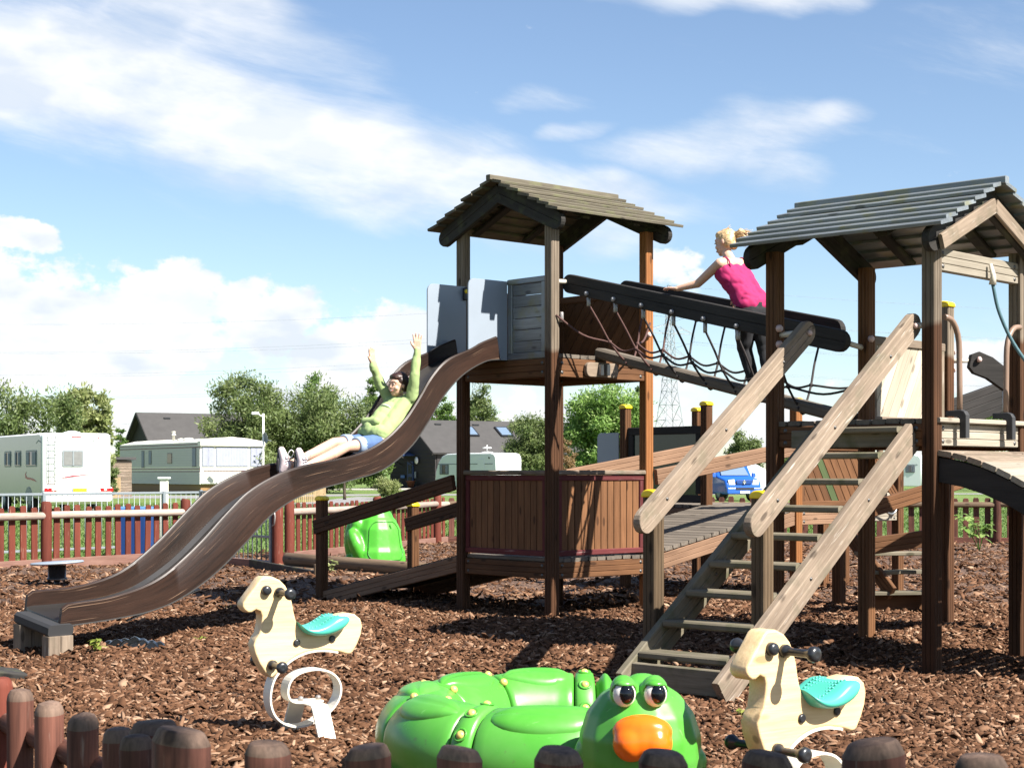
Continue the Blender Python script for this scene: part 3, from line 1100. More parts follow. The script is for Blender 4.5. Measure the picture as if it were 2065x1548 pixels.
def slat_panel(parent, a, b, z0, z1, n):
    d = (b - a).normalized()
    a, b = a + d * .055, b - d * .055
    L = (b - a).length
    for z in (z0 + .025, z1 - .025):
        beam('panel_rail', a + UP * z, b + UP * z, .045, .05, 'red_frame', parent)
    for q in (a + d * .025, b - d * .025):
        beam('panel_stile', q + UP * (z0 + .05), q + UP * (z1 - .05), .045, .05, 'red_frame', parent, up=d)
    st = (L - .10) / n
    for i in range(n):
        q = a + d * (.05 + st * (i + .5))
        beam('slat', q + UP * (z0 + .04), q + UP * (z1 - .04), .020, st - .007, 'stained_slat', parent, up=d, bev=.005)
    beam('handrail', a - d * .01 + UP * (z1 + .022), b + d * .01 + UP * (z1 + .022), .085, .042, 'weathered', parent, bev=.014)


slat_panel(T1, F1, L1, .545, 1.26, 12)
slat_panel(T1, F1, R1, .545, 1.26, 12)
# boarded guard beside the slide mouth
q0, q1 = F1 + u1 * .055, F1 + u1 * .56
beam('guard_rail', q0 + UP * 2.99, q1 + UP * 2.99, .05, .05, 'sky_sheen_board', T1)  # bluish board colour stands in for sky light on the shaded guard
beam('guard_rail', q0 + UP * 2.32, q1 + UP * 2.32, .05, .06, 'sky_sheen_board', T1)
for q in (q0 + u1 * .03, q1 - u1 * .03):
    beam('guard_stile', q + UP * 2.35, q + UP * 2.965, .05, .06, 'sky_sheen_board', T1, up=u1)
for i in range(6):
    z = 2.352 + .102 * (i + .5)
    beam('guard_board', q0 + u1 * .055 + UP * z + v1 * .004, q1 - u1 * .055 + UP * z + v1 * .004, .022, .098, 'sky_sheen_board', T1, up=UP - v1 * .12)
for e, zlo, zhi, ln in ((.56, 2.29, 3.0, .46), (1.13, 2.29, 3.0, .46)):
    c = F1 + u1 * e - v1 * (ln / 2 + .03) + UP * ((zlo + zhi) / 2)
    g = prism('side_guard', rrect(ln, zhi - zlo, .07, (1, 0, 0, 1)), .016, plane_M(c, v1, UP), 'hpl_blue', T1, bev=.002, seg=1)
    for k_, zz in ((.10, -.30), (-.06, -.30)):
        lathe('bolt', [(.016, 0), (.016, .010), (.010, .016)], plane_M(c + v1 * k_ + UP * zz - u1 * .008, v1, UP), 'ball_grey', g, 10)
box('hinge_block', F1 + u1 * 1.1 - v1 * .06 + UP * 2.93, (.04, .04, .12), 'black_plastic', T1, R(48))
ball('knob', F1 + u1 * 1.07 - v1 * .07 + UP * 2.95, .020, 'yellow_cap', T1)
diag_panel(T1, R1 + u1 * .06 + v1 * .0, B1 - u1 * .06, 2.37, 2.93, 'stained', .10, 52, frame='stained', flip=True)
diag_panel(T1, L1 + v1 * .06, B1 - v1 * .06, 2.37, 2.93, 'stained', .10, 52, frame='stained')
# bracket plate that carries the bridge
qc = F1 + v1 * .56 - u1 * .052 + UP * 2.20
prism('bracket_board', rrect(.40, .13, .05), .04, plane_M(qc, v1, UP), 'weathered', T1, bev=.006)
for k_ in (-.035, .045):
    prism('bracket_plate', rrect(.04, .10, .008), .03, plane_M(qc + v1 * k_ - u1 * .036, v1, UP), 'clamp', T1, bev=.003)

# ---- low tower with the stairs
L2, R2, B2 = F2 + u2 * S_, F2 + v2 * S_, F2 + (u2 + v2) * S_
Q2 = B2 + v2 * S_
T2 = thing('play_tower', 'lower roofed timber play tower at the head of the stairs', 'play tower', F2 + (u2 + v2) * .6, 'roofed play towers')
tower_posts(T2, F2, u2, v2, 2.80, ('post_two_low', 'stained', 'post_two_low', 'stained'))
for a, b, m_ in ((F2, L2, 'stained'), (F2, R2, 'pale_board'), (L2, B2, 'stained'), (R2, B2, 'stained')):
    edge_beam(T2, a, b, 1.525, m_, .145)
deck(T2, F2, v2, u2, 1.615)
roof(T2, F2 + (u2 + v2) * .6, u2, v2, 3.20, 'sky_sheen_board', gable_mat='dark_board')
edge_beam(T2, F2, R2, 2.655, 'pale_board', .145)
# gable trim in pale weathered wood on the open end
gO = F2 + v2 * .6 - u2 * .13
for s_ in (1, -1):
    dn = (v2 * s_ * .86 - UP * .375).normalized()
    q = gO + UP * 3.05
    beam('gable_trim', q, q + dn * .78, .03, .10, 'weathered', T2, up=(v2 * s_ * .375 + UP * .86), round1=False)
# hoop handles with black feet and the boards at the open side
deck(T2, R2 - v2 * 1.2 - u2 * .075, v2, u2, 1.615, n=1, lc=.10, mat='pale_board')
for k_, hgt in ((.10, .70), (1.08, .70)):
    s_ = 1 if k_ < .5 else -1
    a = F2 + v2 * k_ - u2 * .055
    pts = [a + UP * 2.28 - v2 * s_ * .04]
    pts += [a + v2 * s_ * (.16 * math.sin(R(t))) + UP * (2.08 + .20 * math.cos(R(t))) for t in range(0, 91, 15)]
    pts += [a + v2 * s_ * .165 + UP * 1.85, a + v2 * s_ * .165 + UP * 1.66]
    tube('grab_handle', pts, .019, 'brown_pipe', T2, 10)
    c = a + v2 * s_ * .165
    o = [(-.10, .03), (-.10, -.005), (-.02, -.01), (.0, -.03), (0, -.15), (.05, -.15), (.05, 0), (.035, .025), (.01, .035)]
    prism('handle_foot', [(-x * 1.0, y) for x, y in o][::-1] if s_ > 0 else [(-x, y) for x, y in o][::-1], .05, plane_M(c - u2 * .01 + UP * 1.655, u2, UP), 'black_rubber', T2, bev=.006)
hk = F2 + v2 * .70 - u2 * .05
tube('rope_hook', [hk + UP * 2.68, hk - u2 * .02 + UP * 2.60, hk - u2 * .015 + UP * 2.54], [.012, .018, .026], 'cream_pipe', T2, 10)

# deck behind the low tower with its pale boarded guard
T3 = thing('play_platform', 'open timber platform with a bleached diagonal board guard behind the low tower', 'play platform', B2 + v2 * .6 - u2 * .6)
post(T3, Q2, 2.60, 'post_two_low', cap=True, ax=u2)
post(T3, R2 + v2 * S_, 2.60, 'stained', cap=True, ax=u2)
edge_beam(T3, B2, Q2, 1.525, 'stained')
edge_beam(T3, Q2, R2 + v2 * S_, 1.525, 'stained')
edge_beam(T3, R2, R2 + v2 * S_, 1.525, 'pale_board')
deck(T3, R2, v2, u2, 1.615)
diag_panel(T3, B2 + v2 * .06, Q2 - v2 * .06, 1.70, 2.25, 'cream_board', .10, 58, frame='weathered')
c = Q2 - u2 * .03
for z in (2.24, 2.10):
    lathe('bolt', [(.022, 0), (.022, .02), (.012, .03)], plane_M(c + v2 * .05 + UP * z, u2, UP), 'pink_nut', T3, 10)
tube('cross_pipe', [Q2 + v2 * .04 + UP * 2.17, Q2 + v2 * .14 - u2 * .12 + UP * 2.175], .019, 'cream_pipe', T3, 10)

# ---- staircase
OR_, OL_ = F2 + u2 * .20, L2 - u2 * .20
SR_, SL_ = F2 + u2 * .128, L2 - u2 * .385
ST = thing('staircase', 'open timber staircase with nine treads climbing to the low tower', 'staircase', (OR_ + OL_) * .5 - v2 * 1.1)
for O in (OR_, OL_):
    o2 = (F2 + u2 * .128) if O is OR_ else (L2 - u2 * .385)
    beam('stringer', o2 - v2 * 2.12 + UP * .04, o2 - v2 * .02 + UP * 1.52, .05, .19, 'weathered' if O is OR_ else 'tread', ST, grooves=2)
    p = O - v2 * 1.61
    post(ST, p, 1.135, 'weathered_brown', cap=True, ax=u2)
    r = O + (-u2 * .078 if O is OR_ else u2 * .0) - v2 * 0
    r = O - v2 * .0 + (u2 * -.0)
    off_ = -v2 * .075
    sh = -u2 * .078
    beam('stair_rail', r + sh - v2 * 1.86 + UP * .945, r + sh + v2 * .02 + UP * 2.275, .055, .150, 'weathered', ST, grooves=2, round0=True, round1=True)
    tube('rail_pipe', [r + sh * .3 - v2 * .02 + UP * 2.235, (F2 if O is OR_ else L2) + UP * 2.225], .020, 'cream_pipe', ST, 10)
    lathe('bolt', [(.02, 0), (.02, .015), (.010, .024)], plane_M(r + sh - u2 * .028 + v2 * -.05 + UP * 2.225, v2, UP), 'pink_nut', ST, 10)
    for t_ in (1.61, 1.0, .35):
        bolt(ST, r + sh - v2 * t_ + UP * (.945 + (1.86 - t_) * .7074) - u2 * .0285, -u2, .009)
        bolt(ST, o2 - v2 * (t_ + .25) + UP * (.04 + (2.12 - t_ - .25) * .7048) - u2 * .026, -u2, .009)
for i in range(9):
    z = .215 + .168 * i
    t_ = 1.93 - .232 * i
    beam('tread', SR_ - v2 * t_ + UP * z + u2 * .028, SL_ - v2 * t_ + UP * z - u2 * .028, .19, .042, 'tread', ST, bev=.012)
beam('toe_board', SR_ - v2 * 2.06 + UP * .10 + u2 * .028, SL_ - v2 * 2.06 + UP * .10 - u2 * .028, .045, .15, 'tread', ST)
beam('head_board', OR_ - v2 * .075 + UP * 1.505, OL_ - v2 * .075 + UP * 1.505, .05, .12, 'tread', ST)

# ---- slide
top_c = np.array([(0.20, 2.50), (0.40, 2.43), (0.527, 2.37), (0.823, 2.26), (1.015, 2.101), (1.151, 1.927), (1.325, 1.732), (1.553, 1.561), (1.857, 1.435), (2.23, 1.372), (2.437, 1.339), (2.689, 1.272), (2.983, 1.138), (3.22, 0.951), (3.451, 0.751), (3.72, 0.558), (3.938, 0.458), (4.234, 0.391), (4.519, 0.368), (4.59, 0.362), (4.625, 0.335)])
bot_c = np.array([(0.16, 2.30), (0.357, 2.27), (0.639, 2.139), (0.883, 1.936), (1.062, 1.717), (1.267, 1.503), (1.581, 1.313), (1.965, 1.219), (2.283, 1.153), (2.539, 1.076), (2.788, 0.943), (3.031, 0.738), (3.313, 0.521), (3.631, 0.351), (3.895, 0.275), (4.192, 0.239), (4.519, 0.218), (4.643, 0.216)])


def smooth_curve(c, n):
    p = curve_pts([Vector((a, b, 0)) for a, b in c], 200)
    p = np.array([(q.x, q.y) for q in p])
    s = np.concatenate([[0], np.cumsum(np.hypot(*np.diff(p, axis=0).T))])
    t = np.linspace(0, s[-1], n)
    return np.stack([np.interp(t, s, p[:, 0]), np.interp(t, s, p[:, 1])], -1)


NS = 90
tc_, bc_ = smooth_curve(top_c, NS), smooth_curve(bot_c, NS)
sdir = Vector((-.68, -.733, 0)).normalized()
sside = Vector((.733, -.68, 0)).normalized()
SO = Vector((-.2, 15.27, 0))


def slide_pt(t, s, z):
    k_ = max(0.0, (t - 3.3) / 1.3)
    roll = k_ * 0.08
    s = s + k_ * .07 * (0.26 - s) / 0.52
    return SO + sdir * t + sside * s + UP * (z + roll * (0.26 - s) / 0.52)


SL = thing('slide', 'long wavy brown plywood slide with a steel bed', 'slide', SO + sdir * 2.4)


def ribbon(name, cross, mat, parent, close=True):
    """cross(i) -> list of points around the section at station i; u along the length"""
    rows = [cross(i) for i in range(NS)]
    n = len(rows[0])
    vv = [p for r in rows for p in r]
    ff = []
    for i in range(NS - 1):
        for j in range(n if close else n - 1):
            ff.append((i * n + j, i * n + (j + 1) % n, (i + 1) * n + (j + 1) % n, (i + 1) * n + j))
    ff.append(tuple(range(n))[::-1])
    ff.append(tuple(range((NS - 1) * n, NS * n)))
    c = sum(vv, Vector()) / len(vv)
    me = mesh(name, [v - c for v in vv], ff, False)
    uv = me.uv_layers.new(name='UVMap')
    arc = [0.0]
    for i in range(1, NS):
        arc.append(arc[-1] + (rows[i][0] - rows[i - 1][0]).length)
    hgt = [0.0]
    for j in range(1, n):
        hgt.append(hgt[-1] + (rows[NS // 2][j] - rows[NS // 2][j - 1]).length)
    for lp in me.loops:
        i, j = divmod(lp.vertex_index, n)
        uv.data[lp.index].uv = (arc[i], hgt[j])
    for p in me.polygons:
        p.use_smooth = False
    bmx = bmesh.new()
    bmx.from_mesh(me)
    bmesh.ops.recalc_face_normals(bmx, faces=bmx.faces)
    bmx.to_mesh(me)
    bmx.free()
    for p in me.polygons:
        p.use_smooth = len(p.vertices) == 4
    me.set_sharp_from_angle(angle=R(35))
    return put(name, me, mat, parent, Matrix.Translation(c))


for s_ in (.26, -.26):
    a_, b_ = s_ - .016, s_ + .016

    def wall(i, a_=a_, b_=b_):
        t, b = tc_[i], bc_[i]
        k2 = (t - b) * .06
        return [slide_pt(b[0], a_, b[1]), slide_pt(b[0], b_, b[1]), slide_pt(t[0] - k2[0], b_, t[1] - k2[1]), slide_pt(t[0], b_ - .010 if b_ > a_ else b_, t[1]), slide_pt(t[0], a_ + .010, t[1]), slide_pt(t[0] - k2[0], a_, t[1] - k2[1])]
    wl = ribbon('side_wall', wall, 'slide_wood', SL)

    def lip(i, s_=s_):
        t, b = tc_[i], bc_[i]
        d = (t - b) / max(1e-6, np.hypot(*(t - b)))
        o = b - d * .008
        return [slide_pt(o[0], s_ - .018, o[1]), slide_pt(o[0], s_ + .022, o[1]), slide_pt(b[0], s_ + .022, b[1]), slide_pt(b[0], s_ - .018, b[1])]
    ribbon('edge_strip', lip, 'edge_steel', SL)


def bed(i):
    t, b = tc_[i], bc_[i]
    c = b + (t - b) * .20
    d = b + (t - b) * .10
    e = b + (t - b) * .30
    return [slide_pt(e[0], -.242, e[1]), slide_pt(c[0], -.21, c[1]), slide_pt(c[0], .21, c[1]), slide_pt(e[0], .242, e[1]), slide_pt(d[0], .242, d[1]), slide_pt(d[0], -.242, d[1])]


ribbon('slide_bed', bed, 'slide_steel', SL)
e0, e1 = slide_pt(4.65, -.22, .185), slide_pt(4.65, .30, .185)
beam('end_beam', e0, e1, .20, .085, 'black_rubber', SL, bev=.032)
for s_ in (-.17, .27):
    for k_ in (-.05, .05):
        q = slide_pt(4.66 + k_, s_, 0)
        beam('leg', (q.x, q.y, gz(q.x, q.y) - .06), (q.x, q.y, slide_pt(4.66, s_, .145).z), .095, .098, 'weathered', SL, up=sside, bev=.006)
beam('tie_bar', slide_pt(3.40, .20, .40), slide_pt(4.05, .20, .20), .03, .012, 'steel', SL)
beam('mouth_panel', slide_pt(.02, 0, 2.30) - sside * .25, slide_pt(.02, 0, 2.30) + sside * .25, .40, .03, 'slide_steel', SL)

# ---- net bridge
NB = thing('net_bridge', 'sloping rope net bridge with black handrail beams between the two towers', 'rope bridge', Vector((1.5, 13.7, 0)))
na, nb = Vector((.50, 14.79, 2.955)), Vector((2.47, 12.28, 2.235))
fa, fb_ = Vector((1.03, 15.27, 2.955)), Vector((2.62, 13.22, 2.40))
ca, cb = Vector((.796, 15.06, 2.355)), Vector((2.60, 12.64, 1.68))
beam('handrail_beam', na - (nb - na).normalized() * .05, nb, .058, .165, 'rail_black', NB, grooves=1, round0=True, round1=True)
beam('handrail_beam', fa - (nb - na).normalized() * .05, fb_, .058, .165, 'rail_black', NB, grooves=1, round0=True, round1=True)
beam('foot_beam', ca, cb, .13, .095, 'deck_grey', NB, bev=.02, round0=False)
tube('end_pipe', [F1 + UP * 2.96, na + UP * .012], .021, 'cream_pipe', NB, 10)
tube('end_pipe', [R1 + UP * 2.96, fa + UP * .012], .021, 'cream_pipe', NB, 10)
tube('end_pipe', [nb - (nb - na).normalized() * .07, B2 + UP * 2.20], .021, 'cream_pipe', NB, 10)
for p_, z_ in ((R1, 2.98), (R1, 2.55), (B2, 2.27), (B2, 1.98), (L2, 2.27), (L2, 2.16)):
    lathe('bolt', [(.026, 0), (.026, .02), (.014, .034)], plane_M(Vector((p_.x, p_.y, z_)) - u1 * .055 - v1 * .035, v1, UP), 'pink_nut', NB, 10)
lathe('bolt', [(.024, 0), (.024, .015), (.012, .026)], plane_M(nb - (nb - na).normalized() * .09 + Vector((.02, -.03, 0)), v1, UP), 'pink_nut', NB, 10)

fr = [0.085, 0.195, 0.305, 0.420, 0.535, 0.650, 0.765]
mids_n, mids_f = [], []
for i, t_ in enumerate(fr):
    m_ = 'rope_brown' if i < 2 else 'rope_black'
    pn = na.lerp(nb, t_) + UP * -.085
    pf = fa.lerp(fb_, min(1, t_ * 1.18)) + UP * -.085
    pb = ca.lerp(cb, min(.97, t_ + .055)) + UP * -.012
    ball('rail_ball', na.lerp(nb, t_) + Vector((-.02, -.038, -.055)), .021, 'ball_grey', NB, 10)
    for p_, ml in ((pn, mids_n), (pf, mids_f)):
        lathe('rope_clamp', [(.014, -.05), (.017, -.04), (.017, .03), (.012, .04)], Matrix.Translation(p_ - UP * .03), 'clamp', NB, 8)
        a0, b0 = p_ - UP * .06, pb
        mid = a0.lerp(b0, .52) - UP * .075 + (b0 - a0) * -.02
        pts = curve_pts([a0, a0.lerp(mid, .5) + (mid - a0).cross(UP) * .03, mid, mid.lerp(b0, .6) - UP * .035, b0], 16)
        tube('net_rope', pts, .0095, m_, NB, 7)
        ml.append((mid, m_))
        ball('knot', mid, .019, m_, NB, 8)
    tube('net_rope', curve_pts([pb + Vector((-.05, -.06, .0)), pb - UP * .05, pb + Vector((.05, .06, 0))], 8), .0095, m_, NB, 7)
for ml, st, en in ((mids_n, F1 + UP * 2.66 - u1 * .05, cb + UP * .25 + v2 * .05), (mids_f, R1 + UP * 2.66 - u1 * .05, cb + UP * .35 + v2 * .4)):
    seq = [(st, 'rope_brown')] + ml + [(en, 'rope_black')]
    for (a, m0), (b, m1) in zip(seq, seq[1:]):
        c = a.lerp(b, .5) - UP * (.035 + .04 * (b - a).length)
        tube('net_rope', curve_pts([a, c, b], 10), .0095, m0, NB, 7)
lathe('rope_clamp', [(.014, -.05), (.018, -.04), (.018, .03), (.012, .04)], Matrix.Translation(F1 + UP * 2.65 + v1 * .06 - u1 * .06), 'clamp', NB, 8)

# ---- arched bridge
AB = thing('arched_bridge', 'arched plank footbridge leaving the low tower towards the edge of the photo', 'footbridge', F2 - u2 * 1.0 + v2 * .6)


def arch(t):
    return 1.395 - .12 * t - .38 * t * t


for O, m_ in ((F2 + v2 * .02, 'rail_black'), (R2 - v2 * .02, 'rail_black')):
    pts = []
    n = 10
    for i in range(n + 1):
        t = 1.55 * i / n
        pts.append((t, arch(t)))
    out = [(t, z - .015) for t, z in pts] + [(t, z - .175) for t, z in reversed(pts)]
    prism('arch_beam', out, .05, plane_M(O - u2 * .05, -u2, UP), m_, AB, bev=.004, seg=1)
t = .05
while t < 1.5:
    z = arch(t)
    sl = Vector((0, 0, 1)) + u2 * -(.12 + .76 * t) * -1 * 1.0
    nrm = (UP + (-u2) * (.12 + .76 * t)).normalized()
    c = F2 - u2 * (t + .05) + UP * (z + .012)
    beam('plank', c - v2 * .02, c + v2 * 1.22, .098, .036, 'pale_board' if t > .3 else 'weathered', AB, up=nrm, bev=.006)
    t += .105 / math.sqrt(1 + (.12 + .76 * t) ** 2)
for O in (F2, R2):
    q = O - u2 * 1.62
    post(AB, q, .62, 'stained', ax=u2)

# ---- climbing rope
rp = F2 + v2 * .70 - u2 * .065
CR = tube('climbing_rope', curve_pts([rp + UP * 2.55, rp + UP * 2.35 + v2 * .04 - u2 * .03, rp + v2 * .14 + UP * 2.12 - u2 * .10, rp + v2 * .25 - u2 * .24 + UP * 1.90, rp + v2 * .33 - u2 * .55 + UP * 1.62, rp + v2 * .36 - u2 * .95 + UP * 1.22], 30), .0125, 'rope_blue', None, 8)
tag(CR, 'teal blue climbing rope hanging from the crossbeam of the low tower', 'rope')

# ---- ramp to the den
RA = thing('ramp', 'sloping timber ramp with handrails rising past the green frog to the den', 'ramp', L1 + u1 * 1.2)
for O, m_ in ((L1, 'stain_shaded'), (B1, 'stain_shaded')):
    p = O + u1 * 2.25
    post(RA, p, 1.0 if O is L1 else 0.92, 'stained', cap=True, ax=u1)
    sh = -v1 * .075 if O is L1 else v1 * -.075
    q = O + sh
    beam('ramp_rail', q + u1 * .05 + UP * 1.19, q + u1 * 2.27 + UP * .72, .045, .145, m_, RA, grooves=2)
    beam('side_beam', O + u1 * .06 + UP * .43, O + u1 * 2.30 + UP * -.03, .05, .145, 'stained_faded', RA, grooves=2)
deckn = 20
for i in range(deckn):
    t = 2.25 * (i + .5) / deckn
    c = L1 + u1 * t + UP * (.518 - .205 * t)
    beam('ramp_board', c + v1 * .03, c + v1 * 1.17, 2.25 / deckn - .01, .03, 'dark_board', RA, up=UP + u1 * .205, bev=.005)

# ---- rising walkway behind
N1, P1_ = R1 + v1 * 2.2, B1 + v1 * 2.2
WK = thing('walkway', 'rising boarded walkway with sloping handrails from the den to the rear platform', 'walkway', (R1 + B1) * .5 + v1 * 1.1)
for O, E in ((R1, N1), (B1, P1_)):
    sh = -u1 * .075 if O is R1 else -u1 * .075
    beam('ramp_rail', O + sh + v1 * .05 + UP * 1.24, E + sh - v1 * .0 + UP * 1.54, .045, .145, 'stained_faded', WK, grooves=2)
    beam('side_beam', O + v1 * .06 + UP * .43, E + UP * .83, .05, .145, 'stained_faded', WK, grooves=2)
for i in range(20):
    t = 2.2 * (i + .5) / 20
    c = R1 + v1 * t + UP * (.525 + .182 * t)
    beam('walk_board', c + u1 * -.03, c + u1 * 1.23, .10, .034, 'deck_grey', WK, up=UP - v1 * .182, bev=.006)

# ---- rear platform group
P2_, P4_, P3_, N2 = P1_ + u1 * S_, P1_ + v1 * S_, N1 + v1 * S_, N1 + v1 * S_
P5_ = P2_ + v1 * S_
RP = thing('rear_platform', 'rear timber platform with yellow capped posts, dark window panel and red climbing bars', 'play platform', P1_ + (u1 + v1) * .3)
for p in (N1, P1_, P2_, P4_, P5_, P3_, P4_ + v1 * S_):
    post(RP, p, 2.0, 'stain_sunlit' if p is N1 else 'stained', cap=True, ax=u1)  # one corner post coloured as if in full sun
for a, b in ((N1, P1_), (P1_, P2_), (P2_, P5_), (P5_, P4_), (P4_, P3_), (P3_, N1)):
    edge_beam(RP, a, b, .825, 'stained_faded')
deck(RP, N1, v1, u1, .92)
deck(RP, P1_, v1, u1, .92)
a, b = P2_ - u1 * .06, P1_ + u1 * .06
for z in (1.74, 1.0):
    beam('window_frame', a + UP * z, b + UP * z, .05, .085, 'rail_black', RP)
for q in (a - u1 * .04, b + u1 * .04):
    beam('window_frame', q + UP * 1.05, q + UP * 1.70, .05, .075, 'rail_black', RP, up=u1)
prism('window_pane', rrect((b - a).length - .12, .66, .01), .008, plane_M((a + b) * .5 + UP * 1.37, -u1, UP), 'plexi', RP)
prism('side_guard', rrect(.34, .62, .06, (0, 0, 0, 1)), .016, plane_M(P2_ - v1 * .02 + u1 * .25 + UP * 1.42, -u1, UP), 'hpl_blue', RP, bev=.002, seg=1)
for z in (1.74, 1.24):
    tube('climbing_bar', [P4_ + UP * z, P4_ + v1 * S_ + UP * z], .018, 'red_bar', RP, 10)
    for q in (P4_, P4_ + v1 * S_):
        lathe('bar_flange', [(.045, 0), (.045, .012)], plane_M(q + UP * z - u1 * .055, v1, UP), 'red_bar', RP, 10)
beam('frame_post', P4_ + v1 * 1.32 + UP * .9, P4_ + v1 * 1.32 + UP * 1.93, .05, .06, 'sky_sheen_board', RP, up=v1)
beam('frame_post', P4_ + v1 * 1.32 + UP * 1.90, P4_ + v1 * 2.2 + UP * 1.90, .05, .06, 'sky_sheen_board', RP)
diag_panel(RP, N1 + v1 * .06, P3_ - v1 * .06, .99, 1.52, 'stained', .10, 58, frame='stained', stripe=(4, 'green_paint'), flip=True)

# small climbing unit further right
X0 = P3_ + v1 * .55
CU = thing('climbing_unit', 'low timber climbing unit with braces, chain and three small steps under the low tower', 'climbing frame', X0)
for q, z in ((X0, 1.55), (X0 + u1 * 1.0, 1.55)):
    post(CU, q, z, 'stained', ax=u1)
beam('brace', X0 + v1 * -.45 + UP * .95, X0 + v1 * .02 + UP * 1.65, .05, .12, 'stained', CU, grooves=2)
beam('brace', X0 + v1 * -.62 - u1 * .1 + UP * 1.45, X0 + v1 * -.10 - u1 * .1 + UP * .92, .05, .12, 'stained', CU, grooves=2)
edge_beam(CU, P3_, X0, .84, 'pale_board')
beam('chain_block', X0 - v1 * .36 - u1 * .06 + UP * 1.02, X0 + v1 * .05 - u1 * .06 + UP * 1.02, .12, .10, 'pale_board', CU)
tube('lean_pole', [X0 - v1 * .30 + UP * 1.06, X0 - v1 * .34 + UP * 1.85], .035, 'log_brown', CU, 10)
ch = curve_pts([P3_ + v1 * .05 + UP * .93 - u1 * .1, P3_ + v1 * .30 + UP * .84 - u1 * .1, X0 - v1 * .1 + UP * .95 - u1 * .1], 14)
tube('chain', ch, .012, 'steel', CU, 6)
beam('ramp_rail', Vector((2.9, 13.9, .95)), Vector((4.15, 14.6, 1.28)), .045, .13, 'stained', CU, grooves=2)
beam('lower_beam', Vector((3.08, 14.8, .62)), Vector((3.72, 14.9, .70)), .05, .15, 'stained', CU, grooves=2)
post(CU, Vector((3.76, 15.0, 0)), .78, 'stained', ax=u1)
post(CU, Vector((3.05, 15.6, 0)), .78, 'stained', ax=u1)
for i, (z, yy) in enumerate(((.54, 15.3), (.38, 15.15), (.20, 15.0))):
    beam('step', Vector((3.16, yy, z)), Vector((3.78, yy + .1, z)), .17, .035, 'tread', CU)
beam('step_stringer', Vector((3.13, 15.5, .70)), Vector((3.40, 14.95, .20)), .04, .14, 'stained', CU, grooves=2)
box('step_face', (3.45, 15.12, .11), (.64, .04, .16), 'stained', CU, R(9))

# clatter bridge leading off to the right
CB = thing('chain_bridge', 'dark chain bridge with a curved handrail beam leading off behind the low tower', 'rope bridge', Q2 + v2 * .6)
cq = Q2 + v2 * .13 - u2 * .12
out = [(0, -.05), (.02, .05), (.09, .075), (.2, .03), (.45, -.16), (.8, -.30), (1.3, -.36), (1.3, -.50), (.8, -.45), (.4, -.31), (.15, -.14), (.04, -.10)]
prism('curved_rail', out, .055, plane_M(cq + UP * 2.17, (v2 * .75 - u2 * .66), UP), 'rail_black', CB, bev=.006, seg=1)
lathe('bolt', [(.024, 0), (.024, .015), (.012, .026)], plane_M(cq + (v2 * .75 - u2 * .66) * .07 + UP * 2.18 - u2 * .03 - v2 * .02, v2, UP), 'pink_nut', CB, 10)
beam('bridge_board', Vector((3.62, 14.2, 1.73)), Vector((4.62, 14.9, 2.05)), .05, .26, 'rail_black', CB, grooves=3)
for x_ in (.30, .62):
    q = cq + (v2 * .75 - u2 * .66) * x_
    tube('chain', [q + UP * (2.17 - x_ * .40), q + UP * 1.55], .011, 'steel', CB, 6)
    ball('rail_ball', q + UP * 1.83 - u2 * .1, .022, 'ball_grey', CB, 10)

# ================================================================== spring horses
HP = [(230, 95), (290, 95), (350, 125), (395, 175), (425, 240), (445, 310), (460, 400), (475, 465), (505, 515), (560, 548), (630, 545), (700, 510), (770, 462), (830, 432), (890, 425), (940, 435), (985, 475), (1000, 540), (990, 610),
      (960, 690), (925, 755), (905, 770), (880, 770), (800, 742), (740, 728), (670, 720), (600, 724), (540, 738), (480, 762), (425, 800), (370, 850), (320, 905), (298, 928), (280, 925), (240, 885), (195, 805), (165, 725), (152, 650), (172, 600),
      (198, 560), (212, 480), (215, 415), (202, 378), (172, 364), (140, 385), (112, 386), (86, 366), (70, 336), (75, 300), (120, 235), (165, 170), (205, 110)]
SPR = [(805, 750), (740, 736), (670, 728), (600, 732), (540, 746), (480, 772), (420, 812), (350, 885), (305, 960), (283, 1060), (285, 1150), (312, 1235), (360, 1295), (430, 1335), (510, 1350), (590, 1335), (680, 1290), (760, 1225), (815, 1140),
       (830, 1050), (805, 970), (745, 912), (660, 885), (570, 888), (490, 915), (435, 970), (415, 1045), (425, 1105), (460, 1140), (520, 1150), (600, 1150), (690, 1150)]


def hx(p):
    return ((p[0] - 300) * 6.57e-4, (1470 - p[1]) * 5.747e-4)


def handle(parent, c, n, ln, r=.014):
    M = plane_M(c, n.orthogonal(), n.cross(n.orthogonal()))
    lathe('handle', [(.024, -.002), (.024, .016), (.016, .022), (r, .04), (r * 1.05, ln * .7), (r * 1.15, ln - .03), (.026, ln - .014), (.029, ln - .004), (.026, ln + .008), (.012, ln + .014), (.006, ln + .012)], M, 'black_plastic', parent, 16)


